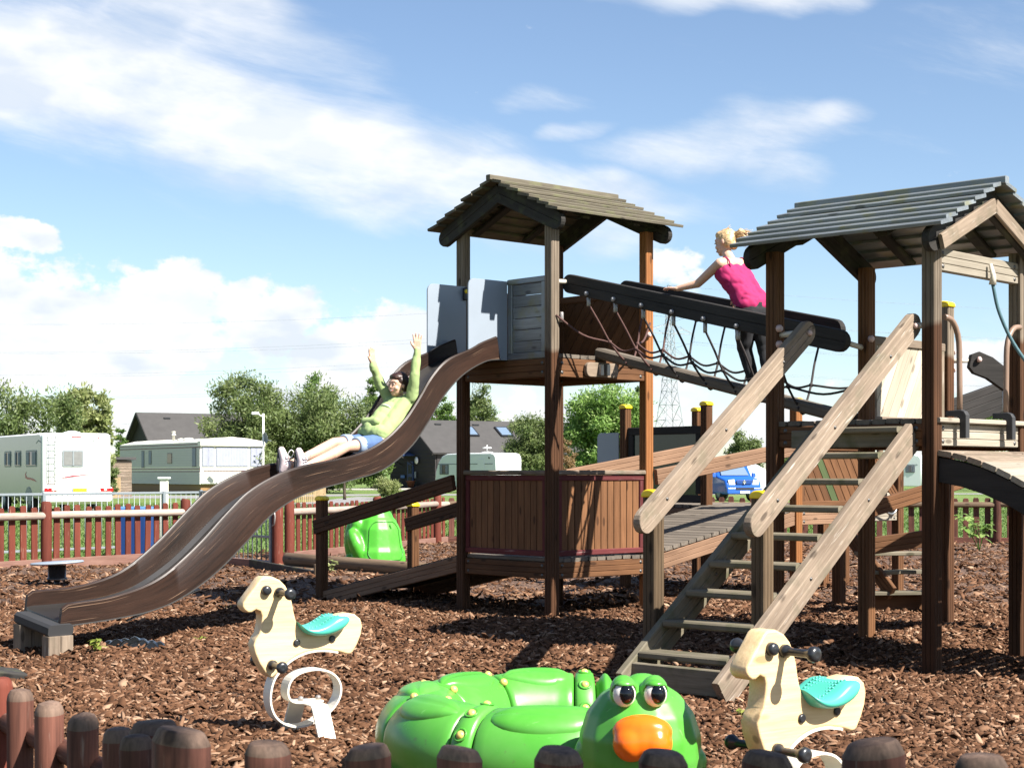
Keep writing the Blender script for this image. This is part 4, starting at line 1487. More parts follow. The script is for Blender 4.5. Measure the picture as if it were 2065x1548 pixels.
def horse(label, o, deg):
    T = thing('spring_horse', label, 'spring rider', o, 'spring horses on the bark')
    xd = Vector((math.cos(R(deg)), math.sin(R(deg)), 0))
    nd = xd.cross(UP)
    o = Vector(o)

    def at(p, side=0.0):
        a, b = hx(p)
        return o + xd * a + UP * b + nd * side
    TH = .088
    prism('body', [hx(p) for p in HP], TH, plane_M(o, xd, UP), 'pine', T, bev=.009, seg=3, smooth=True)
    for s_ in (1, -1):
        ns = nd * s_
        e = at((245, 208), s_ * TH / 2)
        lathe('eye', [(.024, -.004), (.024, .012), (.021, .022), (.012, .026), (.004, .0262)], plane_M(e, xd if s_ > 0 else -xd, UP), 'black_plastic', T, 16)
        handle(T, at((345, 228), s_ * TH / 2), ns, .145)
        handle(T, at((290, 822), s_ * TH / 2), ns, .135)
        for p in ((480, 650), (757, 633)):
            lathe('bolt_cap', [(.017, -.002), (.017, .006), (.012, .010)], plane_M(at(p, s_ * TH / 2), xd if s_ > 0 else -xd, UP), 'black_plastic', T, 14)
    # saddle: curved moulded seat
    prof_o = [(470, 455), (500, 500), (540, 520), (590, 520), (650, 500), (700, 465), (745, 432), (800, 425), (860, 438)]
    lowr = [(478, 470), (505, 548), (560, 592), (640, 605), (720, 600), (800, 570), (850, 535), (885, 485), (880, 455)]
    ns_ = 9
    rows = []
    wid = [.055, .10, .115, .118, .118, .118, .115, .105, .085]
    for i in range(ns_):
        a, b = hx(prof_o[i]), hx(lowr[i])
        w_ = wid[i]
        ring = []
        for k_ in range(16):
            t = 2 * math.pi * k_ / 16
            cx, sy = math.cos(t), math.sin(t)
            y = math.copysign(abs(cx) ** .45, cx) * w_
            f = 0.5 + 0.5 * math.copysign(abs(sy) ** .7, sy)
            dip = .010 * (1 - min(1, abs(y) / w_) ** 2) * (1 if sy > .3 else 0)
            ring.append(o + xd * lerp(b[0], a[0], f) + UP * (lerp(b[1], a[1], f) - dip) + nd * y)
        rows.append(ring)
    vv = [p for r in rows for p in r]
    ff = [(i * 16 + j, i * 16 + (j + 1) % 16, (i + 1) * 16 + (j + 1) % 16, (i + 1) * 16 + j) for i in range(ns_ - 1) for j in range(16)]
    ff += [tuple(range(16))[::-1], tuple(range((ns_ - 1) * 16, ns_ * 16))]
    sd = center_put('seat', vv, ff, 'teal_plastic', T)
    sd.modifiers.new('s', 'SUBSURF').levels = 2
    sd.modifiers['s'].render_levels = 2
    # grip dots on the saddle
    dots_v, dots_f = [], []
    for i in range(12):
        for j in range(9):
            t = i / 11
            q = lerp(1.6, 6.9, t)
            ii = int(q)
            pa = Vector(hx(prof_o[ii])).lerp(Vector(hx(prof_o[ii + 1])), q - ii)
            y = (j - 4) * .015
            c = o + xd * pa.x + UP * (pa.y - .0145 + .00045 * (j - 4) ** 2) + nd * y
            g, f_ = sphere_geo(6)
            k0 = len(dots_v)
            dots_v += [c + Vector(v) * .0046 for v in g]
            dots_f += [tuple(a + k0 for a in f) for f in f_]
    dd = center_put('grip_dots', dots_v, dots_f, 'teal_plastic', sd)
    dd['kind'] = 'stuff'
    # flat spring of bent steel
    sp = curve_pts([o + xd * hx(p)[0] + UP * hx(p)[1] for p in SPR], 120)
    bw, bt = .046, .0045
    vv, ff = [], []
    for i, p in enumerate(sp):
        tg = (sp[min(len(sp) - 1, i + 1)] - sp[max(0, i - 1)]).normalized()
        nn = tg.cross(nd).normalized()
        vv += [p + nd * bw + nn * bt, p - nd * bw + nn * bt, p - nd * bw - nn * bt, p + nd * bw - nn * bt]
    for i in range(len(sp) - 1):
        for j in range(4):
            ff.append((i * 4 + j, i * 4 + (j + 1) % 4, i * 4 + 4 + (j + 1) % 4, i * 4 + 4 + j))
    ff += [(3, 2, 1, 0), tuple(len(vv) - 4 + j for j in range(4))]
    s1 = center_put('spring', vv, ff, 'cream_steel', T, smooth=False)
    # bent foot plate
    fc = at((600, 1162))
    a, b = .14, fc.z - o.z
    sec = [(-.27, -b - .02), (-.155, -.012), (-.13, .004), (.13, .004), (.155, -.012), (.27, -b - .02)]
    inner = [(x * (1 - .02), z - .008) for x, z in sec]
    out = sec + [(x - (.010 if x > 0 else -.010), z) if abs(x) > .14 else (x, z) for x, z in reversed(inner)]
    prism('foot', [(x, z) for x, z in out], .085, plane_M(fc, nd, UP), 'cream_steel', T, bev=.002, seg=1)
    for k_ in (-.04, .05):
        lathe('bolt', [(.013, 0), (.013, .014), (.006, .02)], Matrix.Translation(fc + nd * 0.0 + xd * k_ + UP * .012), 'clamp', T, 8)
    return T


horse('pale pine spring horse with a teal seat on the open bark below the slide', (GX(553.6, 7.95) - .022, 7.95, 0.0), 29)
horse('pale pine spring horse with a teal seat beside the green caterpillar head', (.898, 5.85, -.055), 37)

# ================================================================== green caterpillar
CT = thing('caterpillar', 'glossy green plastic caterpillar crawl toy with orange nose, curled behind the near fence', 'play sculpture', (.2, 7.0, 0))
cen = Vector((.22, 7.03, 0))
RAD = .60
TR = .183
path = []
# from the tail end round the left side to the head
for x_ in (.56, .50, .43, .36, .29):
    path.append(Vector((x_, 7.625, .183)))
for a in np.arange(91, 270.5, 1.5):
    path.append(Vector((cen.x + RAD * math.cos(R(a)), cen.y + RAD * math.sin(R(a)), .183)))
for x_, y_ in ((.28, 6.44), (.36, 6.43), (.42, 6.40)):
    path.append(Vector((x_, y_, .183)))
arc = [0.0]
for a, b in zip(path, path[1:]):
    arc.append(arc[-1] + (b - a).length)
TOT = arc[-1]


def path_at(s):
    s = max(0, min(TOT, s))
    for i in range(len(arc) - 1):
        if arc[i + 1] >= s:
            t = (s - arc[i]) / max(1e-6, arc[i + 1] - arc[i])
            p = path[i].lerp(path[i + 1], t)
            d0 = (path[min(i + 1, len(path) - 1)] - path[max(0, i - 1)]).normalized()
            d1 = (path[min(i + 2, len(path) - 1)] - path[i]).normalized()
            return p, d0.lerp(d1, t).normalized()
    return path[-1], (path[-1] - path[-2]).normalized()


def tube_piece(s0, s1, name, r=TR, n=14, seg=40, bulge=0.012):
    vv, ff = [], []
    rows = n + 4
    for i in range(rows):
        if i < 2 or i >= rows - 2:
            s = s0 if i == 0 else (s0 + .006 if i == 1 else (s1 - .006 if i == rows - 2 else s1))
            rr = r - .028 if i in (0, rows - 1) else r - .006
        else:
            t = (i - 2) / (n - 1)
            s = lerp(s0 + .014, s1 - .014, t)
            rr = r + bulge * math.sin(math.pi * t)
        p, d = path_at(s)
        sd_ = d.cross(UP).normalized()
        for k_ in range(seg):
            a = 2 * math.pi * k_ / seg
            vv.append(p + (sd_ * math.cos(a) + UP * math.sin(a)) * rr)
    for i in range(rows - 1):
        for k_ in range(seg):
            ff.append((i * seg + k_, i * seg + (k_ + 1) % seg, (i + 1) * seg + (k_ + 1) % seg, (i + 1) * seg + k_))
    ff += [tuple(range(seg))[::-1], tuple(range((rows - 1) * seg, rows * seg))]
    return center_put(name, vv, ff, 'green_plastic', CT)


def leaf_relief(parent, s0, s1, la, lw, lh=.017, rev=False):
    """raised leaf moulded on the tube"""
    n, m_ = 26, 17
    vv, ff = [], []
    mid, ll = (s0 + s1) / 2, (s1 - s0) * .45
    for i in range(n):
        t = i / (n - 1)
        t_ = 1 - t if rev else t
        wdt = lw * max(.02, math.sin(math.pi * min(1, t_ ** .75))) ** .6 if 0 < t < 1 else .3
        s = mid + ll * (2 * t - 1)
        p, d = path_at(s)
        sd_ = d.cross(UP).normalized()
        base = TR + .012 * math.sin(math.pi * (s - s0) / (s1 - s0))
        ed = min(1.0, min(t, 1 - t) * 6) ** .5
        for j in range(m_):
            q = 2 * j / (m_ - 1) - 1
            a = R(la + q * wdt)
            h_ = -.008 + (lh + .008) * (1 - abs(q) ** 5) * ed
            if abs(q) < .01:
                h_ -= .005 * ed
            vv.append(p + (sd_ * math.cos(a) + UP * math.sin(a)) * (base + h_))
    for i in range(n - 1):
        for j in range(m_ - 1):
            ff.append((i * m_ + j, i * m_ + j + 1, (i + 1) * m_ + j + 1, (i + 1) * m_ + j))
    return center_put('leaf_relief', vv, ff, 'green_plastic', parent)


segs = [(.275, .66), (.66, 1.06), (1.06, 1.46), (1.46, 1.84), (1.92, TOT)]
for (a, b), la in zip(segs, (104, 100, 84, 66, 64)):
    sg = tube_piece(a, b, 'body_segment', n=16, seg=48)
    leaf_relief(sg, a, b, la, 30)


def stud_ring(s0, s1):
    o = tube_piece(s0, s1, 'stud_ring', r=TR + .006, n=6, bulge=.006)
    p, d = path_at((s0 + s1) / 2)
    sd_ = d.cross(UP).normalized()
    for a in (-5, 30, 62, 95, 130, 165, 195):
        q = sd_ * math.cos(R(a)) + UP * math.sin(R(a))
        st = ball('stud', p + q * (TR + .006), .019, 'bolt_yellow', o, 12)
        lathe('stud_socket', [(.026, -.002), (.030, .004), (.026, .008), (.022, .004)], plane_M(p + q * (TR + .008), d, q.cross(d)), 'green_plastic', o, 14)


stud_ring(1.84, 1.92)
stud_ring(.185, .275)
tube_piece(.09, .18, 'tail_ring', r=TR - .035, n=12, bulge=.035)
tube_piece(.0, .088, 'tail_ring', r=TR - .085, n=12, bulge=.035)
for s in (.66, 1.06, 1.46):
    p, d = path_at(s)
    sd_ = d.cross(UP).normalized()
    for a in (75, 120):
        q = sd_ * math.cos(R(a)) + UP * math.sin(R(a))
        ball('stud', p + q * (TR + .004), .018, 'bolt_yellow', CT, 10)
# head
Hc = Vector((.462, 6.02, .295))
Ht = Vector((-.12, -1, .10)).normalized()           # facing
Hs = Ht.cross(UP).normalized() * 1.0                # towards the right of the photo is -Hs or +Hs
Hs = Vector((1, -.12, 0)).normalized()
qh = Quaternion((0, 0, 1), R(-7))
prims = [('e', Hc + Vector((0, .01, .0)), (.224, .215, .247), qh), ('e', Hc + Vector((0, .02, -.06)), (.228, .21, .20), qh), ('e', Hc + Vector((.19, -.02, -.05)), (.05, .05, .055), None), ('e', Hc + Vector((-.19, -.0, -.02)), (.05, .05, .06), None),
         ('e', Hc + Vector((.20, .02, -.13)), (.045, .05, .05), None), ('e', Hc + Vector((.01, .03, .232)), (.060, .05, .030), None)]
for s_ in (-1, 1):
    e = Hc + Vector((s_ * .055 - .012, -.115, .215))
    prims.append(('e', e + Vector((0, .03, .0)), (.050, .06, .055), None))
head = blob('head', prims, .009, 'green_plastic', CT, 6)
for s_ in (-1, 1):
    e = Hc + Vector((s_ * .055 - .012, -.137, .207))
    ey = ball('eye', e, .041, 'eye_white', head, 20, (1, .9, 1.12))
    ball('pupil', e + Vector((.006, -.015, .002)), .0315, 'eye_black', ey, 20, (.95, .95, 1.18))
    # drooping lid: shell over the upper part
    g, f_ = sphere_geo(20)
    keep_f = [f for f in f_ if all(g[i][2] * .93 + g[i][1] * .36 > .22 for i in f)]
    me = mesh('eyelid', [(v[0] * .0475, v[1] * .044, v[2] * .053) for v in g], keep_f, True)
    lid = put('eyelid', me, 'green_plastic', head, Matrix.Translation(e))
    so = lid.modifiers.new('t', 'SOLIDIFY')
    so.thickness = .004
blob('nose', [('e', Hc + Vector((-.008, -.195, .085)), (.108, .062, .060), qh), ('e', Hc + Vector((-.048, -.205, .045)), (.066, .066, .066), qh), ('e', Hc + Vector((.032, -.208, .045)), (.066, .066, .066), qh), ('e', Hc + Vector((-.008, -.208, .05)), (.075, .062, .064), qh)], .006, 'orange_plastic', head, 14)

# ================================================================== frog bin
FB = thing('frog_bin', 'bright green plastic frog litter bin seen from behind, beside the ramp', 'litter bin', (GX(758, 23.2), 23.2, 0))
fo = Vector((GX(760, 23.2), 23.2, 0))
fp = [('c', fo + UP * .16, fo + UP * .45, .335, .30), ('c', fo + UP * .45, fo + UP * .68, .29, .20), ('e', fo + UP * .72, (.21, .19, .09), None), 
      ('e', fo + Vector((-.22, -.12, .60)), (.10, .10, .12), None), ('e', fo + Vector((-.20, -.20, .26)), (.115, .15, .28), Quaternion((0, 1, 0), R(-24))), ('e', fo + Vector((-.30, -.04, .36)), (.10, .14, .28), None),
      ('e', fo + Vector((-.30, -.14, .06)), (.16, .16, .08), None), ('c', fo + UP * .07, fo + UP * .10, .36, .36)]
KS = Vector((1.14, 1.14, .93))
fp = [(p[0], fo + (p[1] - fo) * KS, fo + (p[2] - fo) * KS, p[3] * 1.13, p[4] * 1.13) if p[0] == 'c' else (p[0], fo + (p[1] - fo) * KS, tuple(x * 1.08 for x in p[2]), p[3]) for p in fp]
fb_o = blob('body', fp, .014, 'frog_green', FB, 8)
# door outline on the rounded back
from mathutils.bvhtree import BVHTree
fme = fb_o.data
ftree = BVHTree.FromPolygons([v.co + WORLD[fb_o.name].translation for v in fme.vertices], [tuple(p.vertices) for p in fme.polygons])


def on_frog(an, z, lift=.003):
    d_ = Vector((math.cos(an), math.sin(an), 0))
    h_ = ftree.ray_cast(Vector((fo.x, fo.y, z)) + d_ * 1.0, -d_)
    return (h_[0] + h_[1] * lift, h_[1]) if h_[0] else (Vector((fo.x, fo.y, z)) + d_ * .3, d_)


cv = []
rr = rrect(.54, .52, .12, (1, 1, 1, 1), 6)
for (x_, z_), (x2_, z2_) in zip(rr, rr[1:] + rr[:1]):
    for t_ in (0, .25, .5, .75):
        cv.append(on_frog(R(-62) + lerp(x_, x2_, t_) / .37, lerp(z_, z2_, t_) + .345)[0])
tube('door_seam', cv + cv[:1], .007, 'frog_dark', FB, 6)
lp_, ln_ = on_frog(R(-47), .53, .004)
prism('latch', [(-.022, .045), (.022, -.035), (-.022, -.035)], .012, plane_M(lp_, Vector((-ln_.y, ln_.x, 0)), UP), 'frog_dark', FB)

# ================================================================== fences
def log(name, p0, p1, r, mat, parent, seg=14, dome=False, chamfer=0.0, lumpy=.03, top=None):
    p0, p1 = Vector(p0), Vector(p1)
    M = frame_x(p0, p1, (0, 0, 1) if abs((p1 - p0).normalized().z) < .9 else (1, 0, 0))
    L = (p1 - p0).length
    st = [(-L / 2, .93), (-L / 2 + .01, 1), (-L / 4, 1 + random.uniform(-lumpy, lumpy)), (0, 1 + random.uniform(-lumpy, lumpy)), (L / 4, 1 + random.uniform(-lumpy, lumpy))]
    if dome:
        st += [(L / 2 - r * .9, 1.0), (L / 2 - r * .45, .92), (L / 2 - r * .15, .72), (L / 2 - .002, .40)]
    elif chamfer:
        st += [(L / 2 - chamfer, 1.0), (L / 2 - chamfer * .15, .80), (L / 2, .70)]
    else:
        st += [(L / 2 - .01, 1), (L / 2, .93)]
    ph = random.uniform(0, 6)
    jit = [random.uniform(.965, 1.03) for k_ in range(seg)]
    tl_ = random.uniform(-.12, .12)
    vv = [(x + (tl_ * r * math.cos(a + ph) if x > L / 2 - .05 else 0), r * s * jit[round(a / (2 * math.pi / seg))] * (1 + .03 * math.sin(2 * a + ph)) * math.cos(a), r * s * jit[round(a / (2 * math.pi / seg))] * (1 + .03 * math.sin(3 * a + ph)) * math.sin(a)) for x, s in st for a in [2 * math.pi * k_ / seg for k_ in range(seg)]]
    ff = [(i * seg + j, i * seg + (j + 1) % seg, (i + 1) * seg + (j + 1) % seg, (i + 1) * seg + j) for i in range(len(st) - 1) for j in range(seg)]
    ff += [tuple(range(seg))[::-1], tuple(range((len(st) - 1) * seg, len(st) * seg))]
    me = mesh(name, vv, ff, True)
    for p in me.polygons:
        if len(p.vertices) > 5:
            p.use_smooth = False
    me.set_sharp_from_angle(angle=R(38))
    if top:
        me.materials.append(MATS[mat])
        me.materials.append(MATS[top])
        nt = 2 if chamfer else 3
        for i, p in enumerate(me.polygons):
            if (len(st) - 1 - nt) * seg <= i < (len(st) - 1) * seg or i == len(me.polygons) - 1:
                p.material_index = 1
    return put(name, me, mat, parent, M)


PIC = None


def picket_run(label, pts, post_at, pic_mat='red_paint', rail_mat='log_bleached', start=0.1, h_=.86, gap=.192):
    o = thing('picket_fence', label, 'fence', (pts[0][0], pts[0][1], 0), 'picket fences round the playground')
    for (a, b) in zip(pts, pts[1:]):
        A, B = Vector((*a, 0)), Vector((*b, 0))
        d = (B - A)
        L = d.length
        d.normalize()
        nrm = Vector((d.y, -d.x, 0))
        if nrm.y > 0:
            nrm = -nrm
        n = int(L / gap)
        for i in range(n):
            q = A + d * (gap * (i + .5))
            hh = h_ + random.uniform(-.02, .015)
            out = [(-.052, 0), (.052, 0), (.052, hh - .03), (.035, hh), (-.035, hh), (-.052, hh - .03)]
            M = plane_M((q.x, q.y, -.03), d, UP) @ Matrix.Rotation(random.gauss(0, .012), 4, 'Z')
            key = ('picket', pic_mat, i % 5)
            if key not in SHARED:
                pk = prism('picket', [(z, -x) for x, z in out], .024, M @ Matrix.Rotation(R(90), 4, 'Z'), pic_mat, o, bev=.004, seg=1)
                SHARED[key] = pk.data
            else:
                put('picket', SHARED[key], None, o, M @ Matrix.Rotation(R(90), 4, 'Z'))
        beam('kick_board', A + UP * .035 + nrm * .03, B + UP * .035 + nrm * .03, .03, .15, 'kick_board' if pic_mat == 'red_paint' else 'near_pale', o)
        t = 0.0
        ps = [p for p in post_at if 0 <= p <= L]
        for p in ps:
            q = A + d * p + nrm * .05
            log('post', (q.x, q.y, -.1), (q.x, q.y, h_ + .03), .072, pic_mat, o, chamfer=.03)
        ends = [0.0] + ps + [L]
        for e0, e1 in zip(ends, ends[1:]):
            if e1 - e0 > .3:
                z_ = .70 + random.uniform(-.015, .015)
                log('rail', A + d * (e0 + .05) + UP * z_ + nrm * .05, A + d * (e1 - .05) + UP * (z_ + random.uniform(-.015, .015)) + nrm * .05, .052, rail_mat, o)
    return o


dF = Vector((5.56, 8.7, 0)).normalized()
A0 = Vector((-6.77, 22.1, 0))


def on_fence(px):
    a = (px - 1032.5) / F_PX
    t = (a * A0.y - A0.x) / (dF.x - a * dF.y)
    return t


def fpt(t):
    q = A0 + dF * t
    return (q.x, q.y)


t372, t575 = on_fence(372), on_fence(590)
picket_run('red picket fence with bleached log rails behind the slide', [fpt(-2.2), fpt(t372)], [2.2 + on_fence(88), 2.2 + t372 - .03])
gA = Vector((*fpt(t372 + .15), 0))
picket_run('red picket fence with a log rail behind the green frog bin', [(GX(572, 24.6), 24.6), (-1.21, 30.8)], [.08, 3.3, 6.0])
picket_run('red picket fence coloured darker for its shade along the far side of the playground', [(-1.21, 30.8), (2.5, 31.5), (10.6, 29.9)], [.4, 2.3, 3.9, 6.4], pic_mat='near_pale', rail_mat='log_brown')  # darker boards and rails carry the shade in their colour

# metal gate and railing
GT = thing('metal_gate', 'galvanised bar gate under the slide', 'gate', (GX(480, 23.6), 23.6, 0))
g0, g1 = Vector((GX(405, 24.6), 24.6, 0)), Vector((GX(546, 22.9), 22.9, 0))
gd = (g1 - g0).normalized()
GL = (g1 - g0).length
for z in (.06, .40, 1.0):
    beam('gate_rail', g0 + UP * z, g1 + UP * z, .03, .035, 'galvanised', GT)
for q in (g0, g1):
    beam('gate_stile', q + UP * .03, q + UP * 1.03, .045, .045, 'galvanised', GT, up=gd)
n_ = int(GL / .125)
for i in range(1, n_):
    q = g0 + gd * (GL * i / n_)
    tube('bar', [q + UP * .05, q + UP * .99], .010, 'galvanised', GT, 6)
tube('latch', [g1 + gd * .03 + UP * .55, g1 + gd * .10 + UP * .57, g1 + gd * .12 + UP * .68, g1 + gd * .09 + UP * .78, g1 + gd * .02 + UP * .80], .012, 'clamp', GT, 8)
gp = log('gate_post', (g1.x + .10, g1.y - .02, -.1), (g1.x + .10, g1.y - .02, .90), .075, 'red_paint', None, chamfer=.03)
tag(gp, 'round red gate post beside the bar gate latch', 'post')
MR = thing('metal_railing', 'long galvanised bar railing standing behind the red picket fence', 'railing', (GX(200, 26), 26, 0))
r0, r1 = Vector((GX(-40, 25.2), 25.2, 0)), Vector((GX(400, 28.6), 28.6, 0))
rd = (r1 - r0).normalized()
RL = (r1 - r0).length
for z in (.07, .945):
    beam('railing_rail', r0 + UP * z, r1 + UP * z, .03, .04, 'galvanised', MR)
for px in (88, 330):
    a = (px - 1032.5) / F_PX
    t = (a * r0.y - r0.x) / (rd.x - a * rd.y)
    q = r0 + rd * t
    beam('railing_post', q + UP * -.1, q + UP * .97, .06, .06, 'galvanised', MR, up=rd)
n_ = int(RL / .108)
for i in range(n_):
    q = r0 + rd * (RL * (i + .5) / n_)
    tube('bar', [q + UP * .06, q + UP * .94], .0062, 'galvanised', MR, 6)

# near fence of rounded pales
NF = thing('pale_fence', 'near fence of dark round-topped log pales running along the bottom edge', 'fence', (0, 3.5, 0))
for px, py, Y, r_, kind in ((538, 1497, 3.52, .048, 0), (742, 1503, 3.48, .049, 0), (927, 1507, 3.45, .048, 0), (1127, 1510, 3.42, .050, 0), (1338, 1515, 3.40, .050, 0), (1548, 1517, 3.38, .051, 0), (1978, 1522, 3.34, .052, 0)):
    c = W(px, py, Y)
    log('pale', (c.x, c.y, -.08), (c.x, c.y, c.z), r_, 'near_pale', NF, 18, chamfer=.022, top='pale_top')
for px, py, Y, r_ in ((1760, 1493, 3.58, .067), (366, 1470, 3.66, .064)):
    c = W(px, py, Y)
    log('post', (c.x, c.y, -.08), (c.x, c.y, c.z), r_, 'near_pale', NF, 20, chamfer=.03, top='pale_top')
pa, pb_ = W(366, 1470, 3.72), W(2140, 1500, 3.48)
for z in (.18, .56):
    log('rail', (pa.x, pa.y, z), (pb_.x, pb_.y, z), .040, 'near_pale', NF)
NL = thing('pale_fence', 'fence of round-topped log pales climbing towards the lower corner of the photo', 'fence', W(200, 1400, 4.6) * Vector((1, 1, 0)) if False else (GX(150, 4.6), 4.6, 0))
for px, py, Y, r_ in ((0, 1363, 5.45, .041), (40, 1387, 5.15, .041), (100, 1413, 4.86, .042), (168, 1438, 4.58, .043), (238, 1464, 4.32, .042), (275, 1478, 3.98, .040)):
    c = W(px, py, Y)
    log('pale', (c.x, c.y, -.08), (c.x, c.y, c.z), r_, 'near_pale' if px else 'red_paint', NL, 18, dome=True, top='pale_top' if px else None)
c = W(312, 1453, 4.08)
log('post', (c.x, c.y, -.08), (c.x, c.y, c.z), .062, 'near_pale', NL, 20, chamfer=.028, top='pale_top')
pa, pb_ = W(-30, 1400, 5.7), W(320, 1450, 4.16)
for z in (.16, .47):
    log('rail', (pa.x, pa.y, z), (pb_.x, pb_.y, z), .034, 'near_pale', NL)

# log edging beside the frog
LE = thing('log_edging', 'two stacked round timber logs edging the bark beside the ramp', 'log edging', (GX(700, 21), 21, 0))
l0, l1 = Vector((GX(580, 21.5), 21.5, 0)), Vector((GX(885, 19.0), 19.0, 0))
log('log', l0 + UP * .17, l1 + UP * .16, .085, 'log_brown', LE, 16)
log('log', l0 + UP * .0 - Vector((.04, .06, 0)), l1 + UP * .0 - Vector((.04, .06, 0)), .10, 'log_brown', LE, 16)
TE = thing('timber_edging', 'low dark timber boards edging the bark in front of the gate', 'edging', (GX(520, 20.5), 20.5, 0))
for a, b in (((400, 23.4), (505, 22.2)), ((505, 22.2), (645, 19.4))):
    beam('edge_board', Vector((GX(*a), a[1], .05)), Vector((GX(*b), b[1], .05)), .04, .17, 'kick_board' if a[0] == 400 else 'dark_board', TE)
log('peg', (GX(455, 22.7), 22.7, -.05), (GX(455, 22.7), 22.7, .17), .045, 'log_brown', TE, 10)
log('peg', (GX(640, 19.4), 19.4, -.05), (GX(640, 19.4), 19.4, .22), .045, 'log_brown', TE, 10)
SP = box('paving_slab', (GX(735, 19.2), 19.35, .03), (1.3, .8, .06), 'concrete', None, R(20))
tag(SP, 'pale concrete slab at the foot of the ramp', 'paving slab')

# spinner seat
SX = thing('spinner_seat', 'blue grey round spinner seat on a dark stem behind the foot of the slide', 'spinner', (GX(115, 18.9), 18.9, 0))
so_ = Vector((GX(115, 18.9), 18.9, 0))
lathe('disc', [(.02, -.012), (.285, -.012), (.298, -.004), (.298, .004), (.285, .012), (.02, .012)], Matrix.Translation(so_ + UP * .265) @ Matrix.Rotation(R(-3), 4, 'Y'), 'hpl_blue', SX, 32)
lathe('stem', [(.115, 0), (.115, .025), (.10, .03), (.10, .17)], Matrix.Translation(so_ + UP * .07), 'black_plastic', SX, 20)
lathe('pipe', [(.035, -.05), (.035, .09)], Matrix.Translation(so_), 'black_plastic', SX, 12)

# board end at the left edge, film, weeds
RB = thing('rocker_board', 'dark worn rocker board reaching in at the photo edge beyond the pale fence', 'board', W(0, 1370, 10.0) * 1.0)
b0, b1 = Vector((GX(-150, 9.9), 9.9, .14)), Vector((GX(44, 10.15), 10.15, .055))
beam('board', b0, b1, .34, .045, 'dark_board', RB, bev=.018)
box('stop_block', (b1.x - .16, b1.y + .02, .02), (.16, .30, .06), 'black_rubber', RB, 0)
n_ = 26
pts = []
for i in range(n_):
    for j in range(n_):
        x_, y_ = (i / (n_ - 1) - .5) * .52, (j / (n_ - 1) - .5) * .36
        r2 = (x_ / .26) ** 2 + (y_ / .18) ** 2
        z_ = max(0, .055 * (1 - r2)) + .012 * math.sin(38 * x_ + 9 * y_) * math.cos(31 * y_) + .010 * math.sin(61 * x_ - 47 * y_) - max(0, r2 - .8) * .04
        pts.append((x_, y_, z_))
ff = [(i * n_ + j, i * n_ + j + 1, (i + 1) * n_ + j + 1, (i + 1) * n_ + j) for i in range(n_ - 1) for j in range(n_ - 1)]
fx, fy_ = GX(262, 12.1), 12.1
fl = put('plastic_sheet', mesh('plastic_sheet', pts, ff, True), 'black_film', None, Matrix.Translation((fx, fy_, gz(fx, fy_) + .005)) @ Matrix.Rotation(R(14), 4, 'Z'))
fl.modifiers.new('t', 'SOLIDIFY').thickness = .004
tag(fl, 'crumpled shiny black plastic sheet poking through the bark by the slide foot', 'plastic sheet')


def leafy(name, label, c, h_, n, size, mat, spread, stems=5, seed=0):
    r = random.Random(seed)
    T = thing(name, label, 'plant', c)
    c = Vector(c)
    for s in range(stems):
        a = r.uniform(0, 6.28)
        tip = c + Vector((math.cos(a) * spread * r.uniform(.2, 1), math.sin(a) * spread * r.uniform(.2, 1), h_ * r.uniform(.6, 1)))
        mid = c.lerp(tip, .5) + UP * h_ * .1
        tube('stem', curve_pts([c, mid, tip], 6), .003 + .004 * h_, mat, T, 5)
        for k_ in range(n):
            t = r.uniform(.35, 1)
            p = c.lerp(tip, t) + UP * h_ * .1 * math.sin(t * 3.1)
            a2 = r.uniform(0, 6.28)
            dr = Vector((math.cos(a2), math.sin(a2), r.uniform(-.3, .5))).normalized()
            sdv = dr.cross(UP).normalized()
            sz = size * r.uniform(.6, 1.2)
            out = [(0, 0), (.3, .24), (.62, .26), (1, 0), (.62, -.26), (.3, -.24)]
            vv = [p + dr * (x * sz) + sdv * (y * sz) - UP * (abs(y) * -.25 * sz + x * x * .25 * sz) for x, y in out]
            me_o = center_put('leaf', vv + [p + dr * sz * .5 - UP * .02 * sz], [(0, 1, 6, 5), (1, 2, 6), (2, 3, 6), (3, 4, 6), (4, 5, 6)], mat, T)
            at_ = me_o.data.attributes.new('tint', 'FLOAT', 'FACE')
            at_.data.foreach_set('value', [r.uniform(.2, .9)] * len(me_o.data.polygons))
    return T


leafy('seedling', 'small yellow green seedling beside the slide leg', (GX(190, 11.65), 11.65, gz(GX(190, 11.65), 11.65)), .13, 4, .075, 'leaf_weed', .07, 3, 1)
leafy('weed', 'tiny green weed sprouting in the bark right of the plastic sheet', (GX(403, 12.6), 12.6, gz(GX(403, 12.6), 12.6)), .04, 5, .03, 'leaf_weed', .05, 3, 2)
leafy('weed', 'tiny green weed at the foot of the staircase', (GX(1490, 8.9), 8.9, gz(GX(1490, 8.9), 8.9)), .06, 5, .03, 'leaf_weed', .04, 3, 3)
leafy('weed', 'leafy green weed growing at the far red picket fence', (GX(1975, 27.5), 27.5, 0), .62, 12, .16, 'leaf_bright', .42, 7, 4)
leafy('weed', 'dry grassy weed by the log edging and ramp post', (GX(664, 20.0), 20.0, .03), .22, 6, .09, 'leaf_pale', .10, 5, 5)

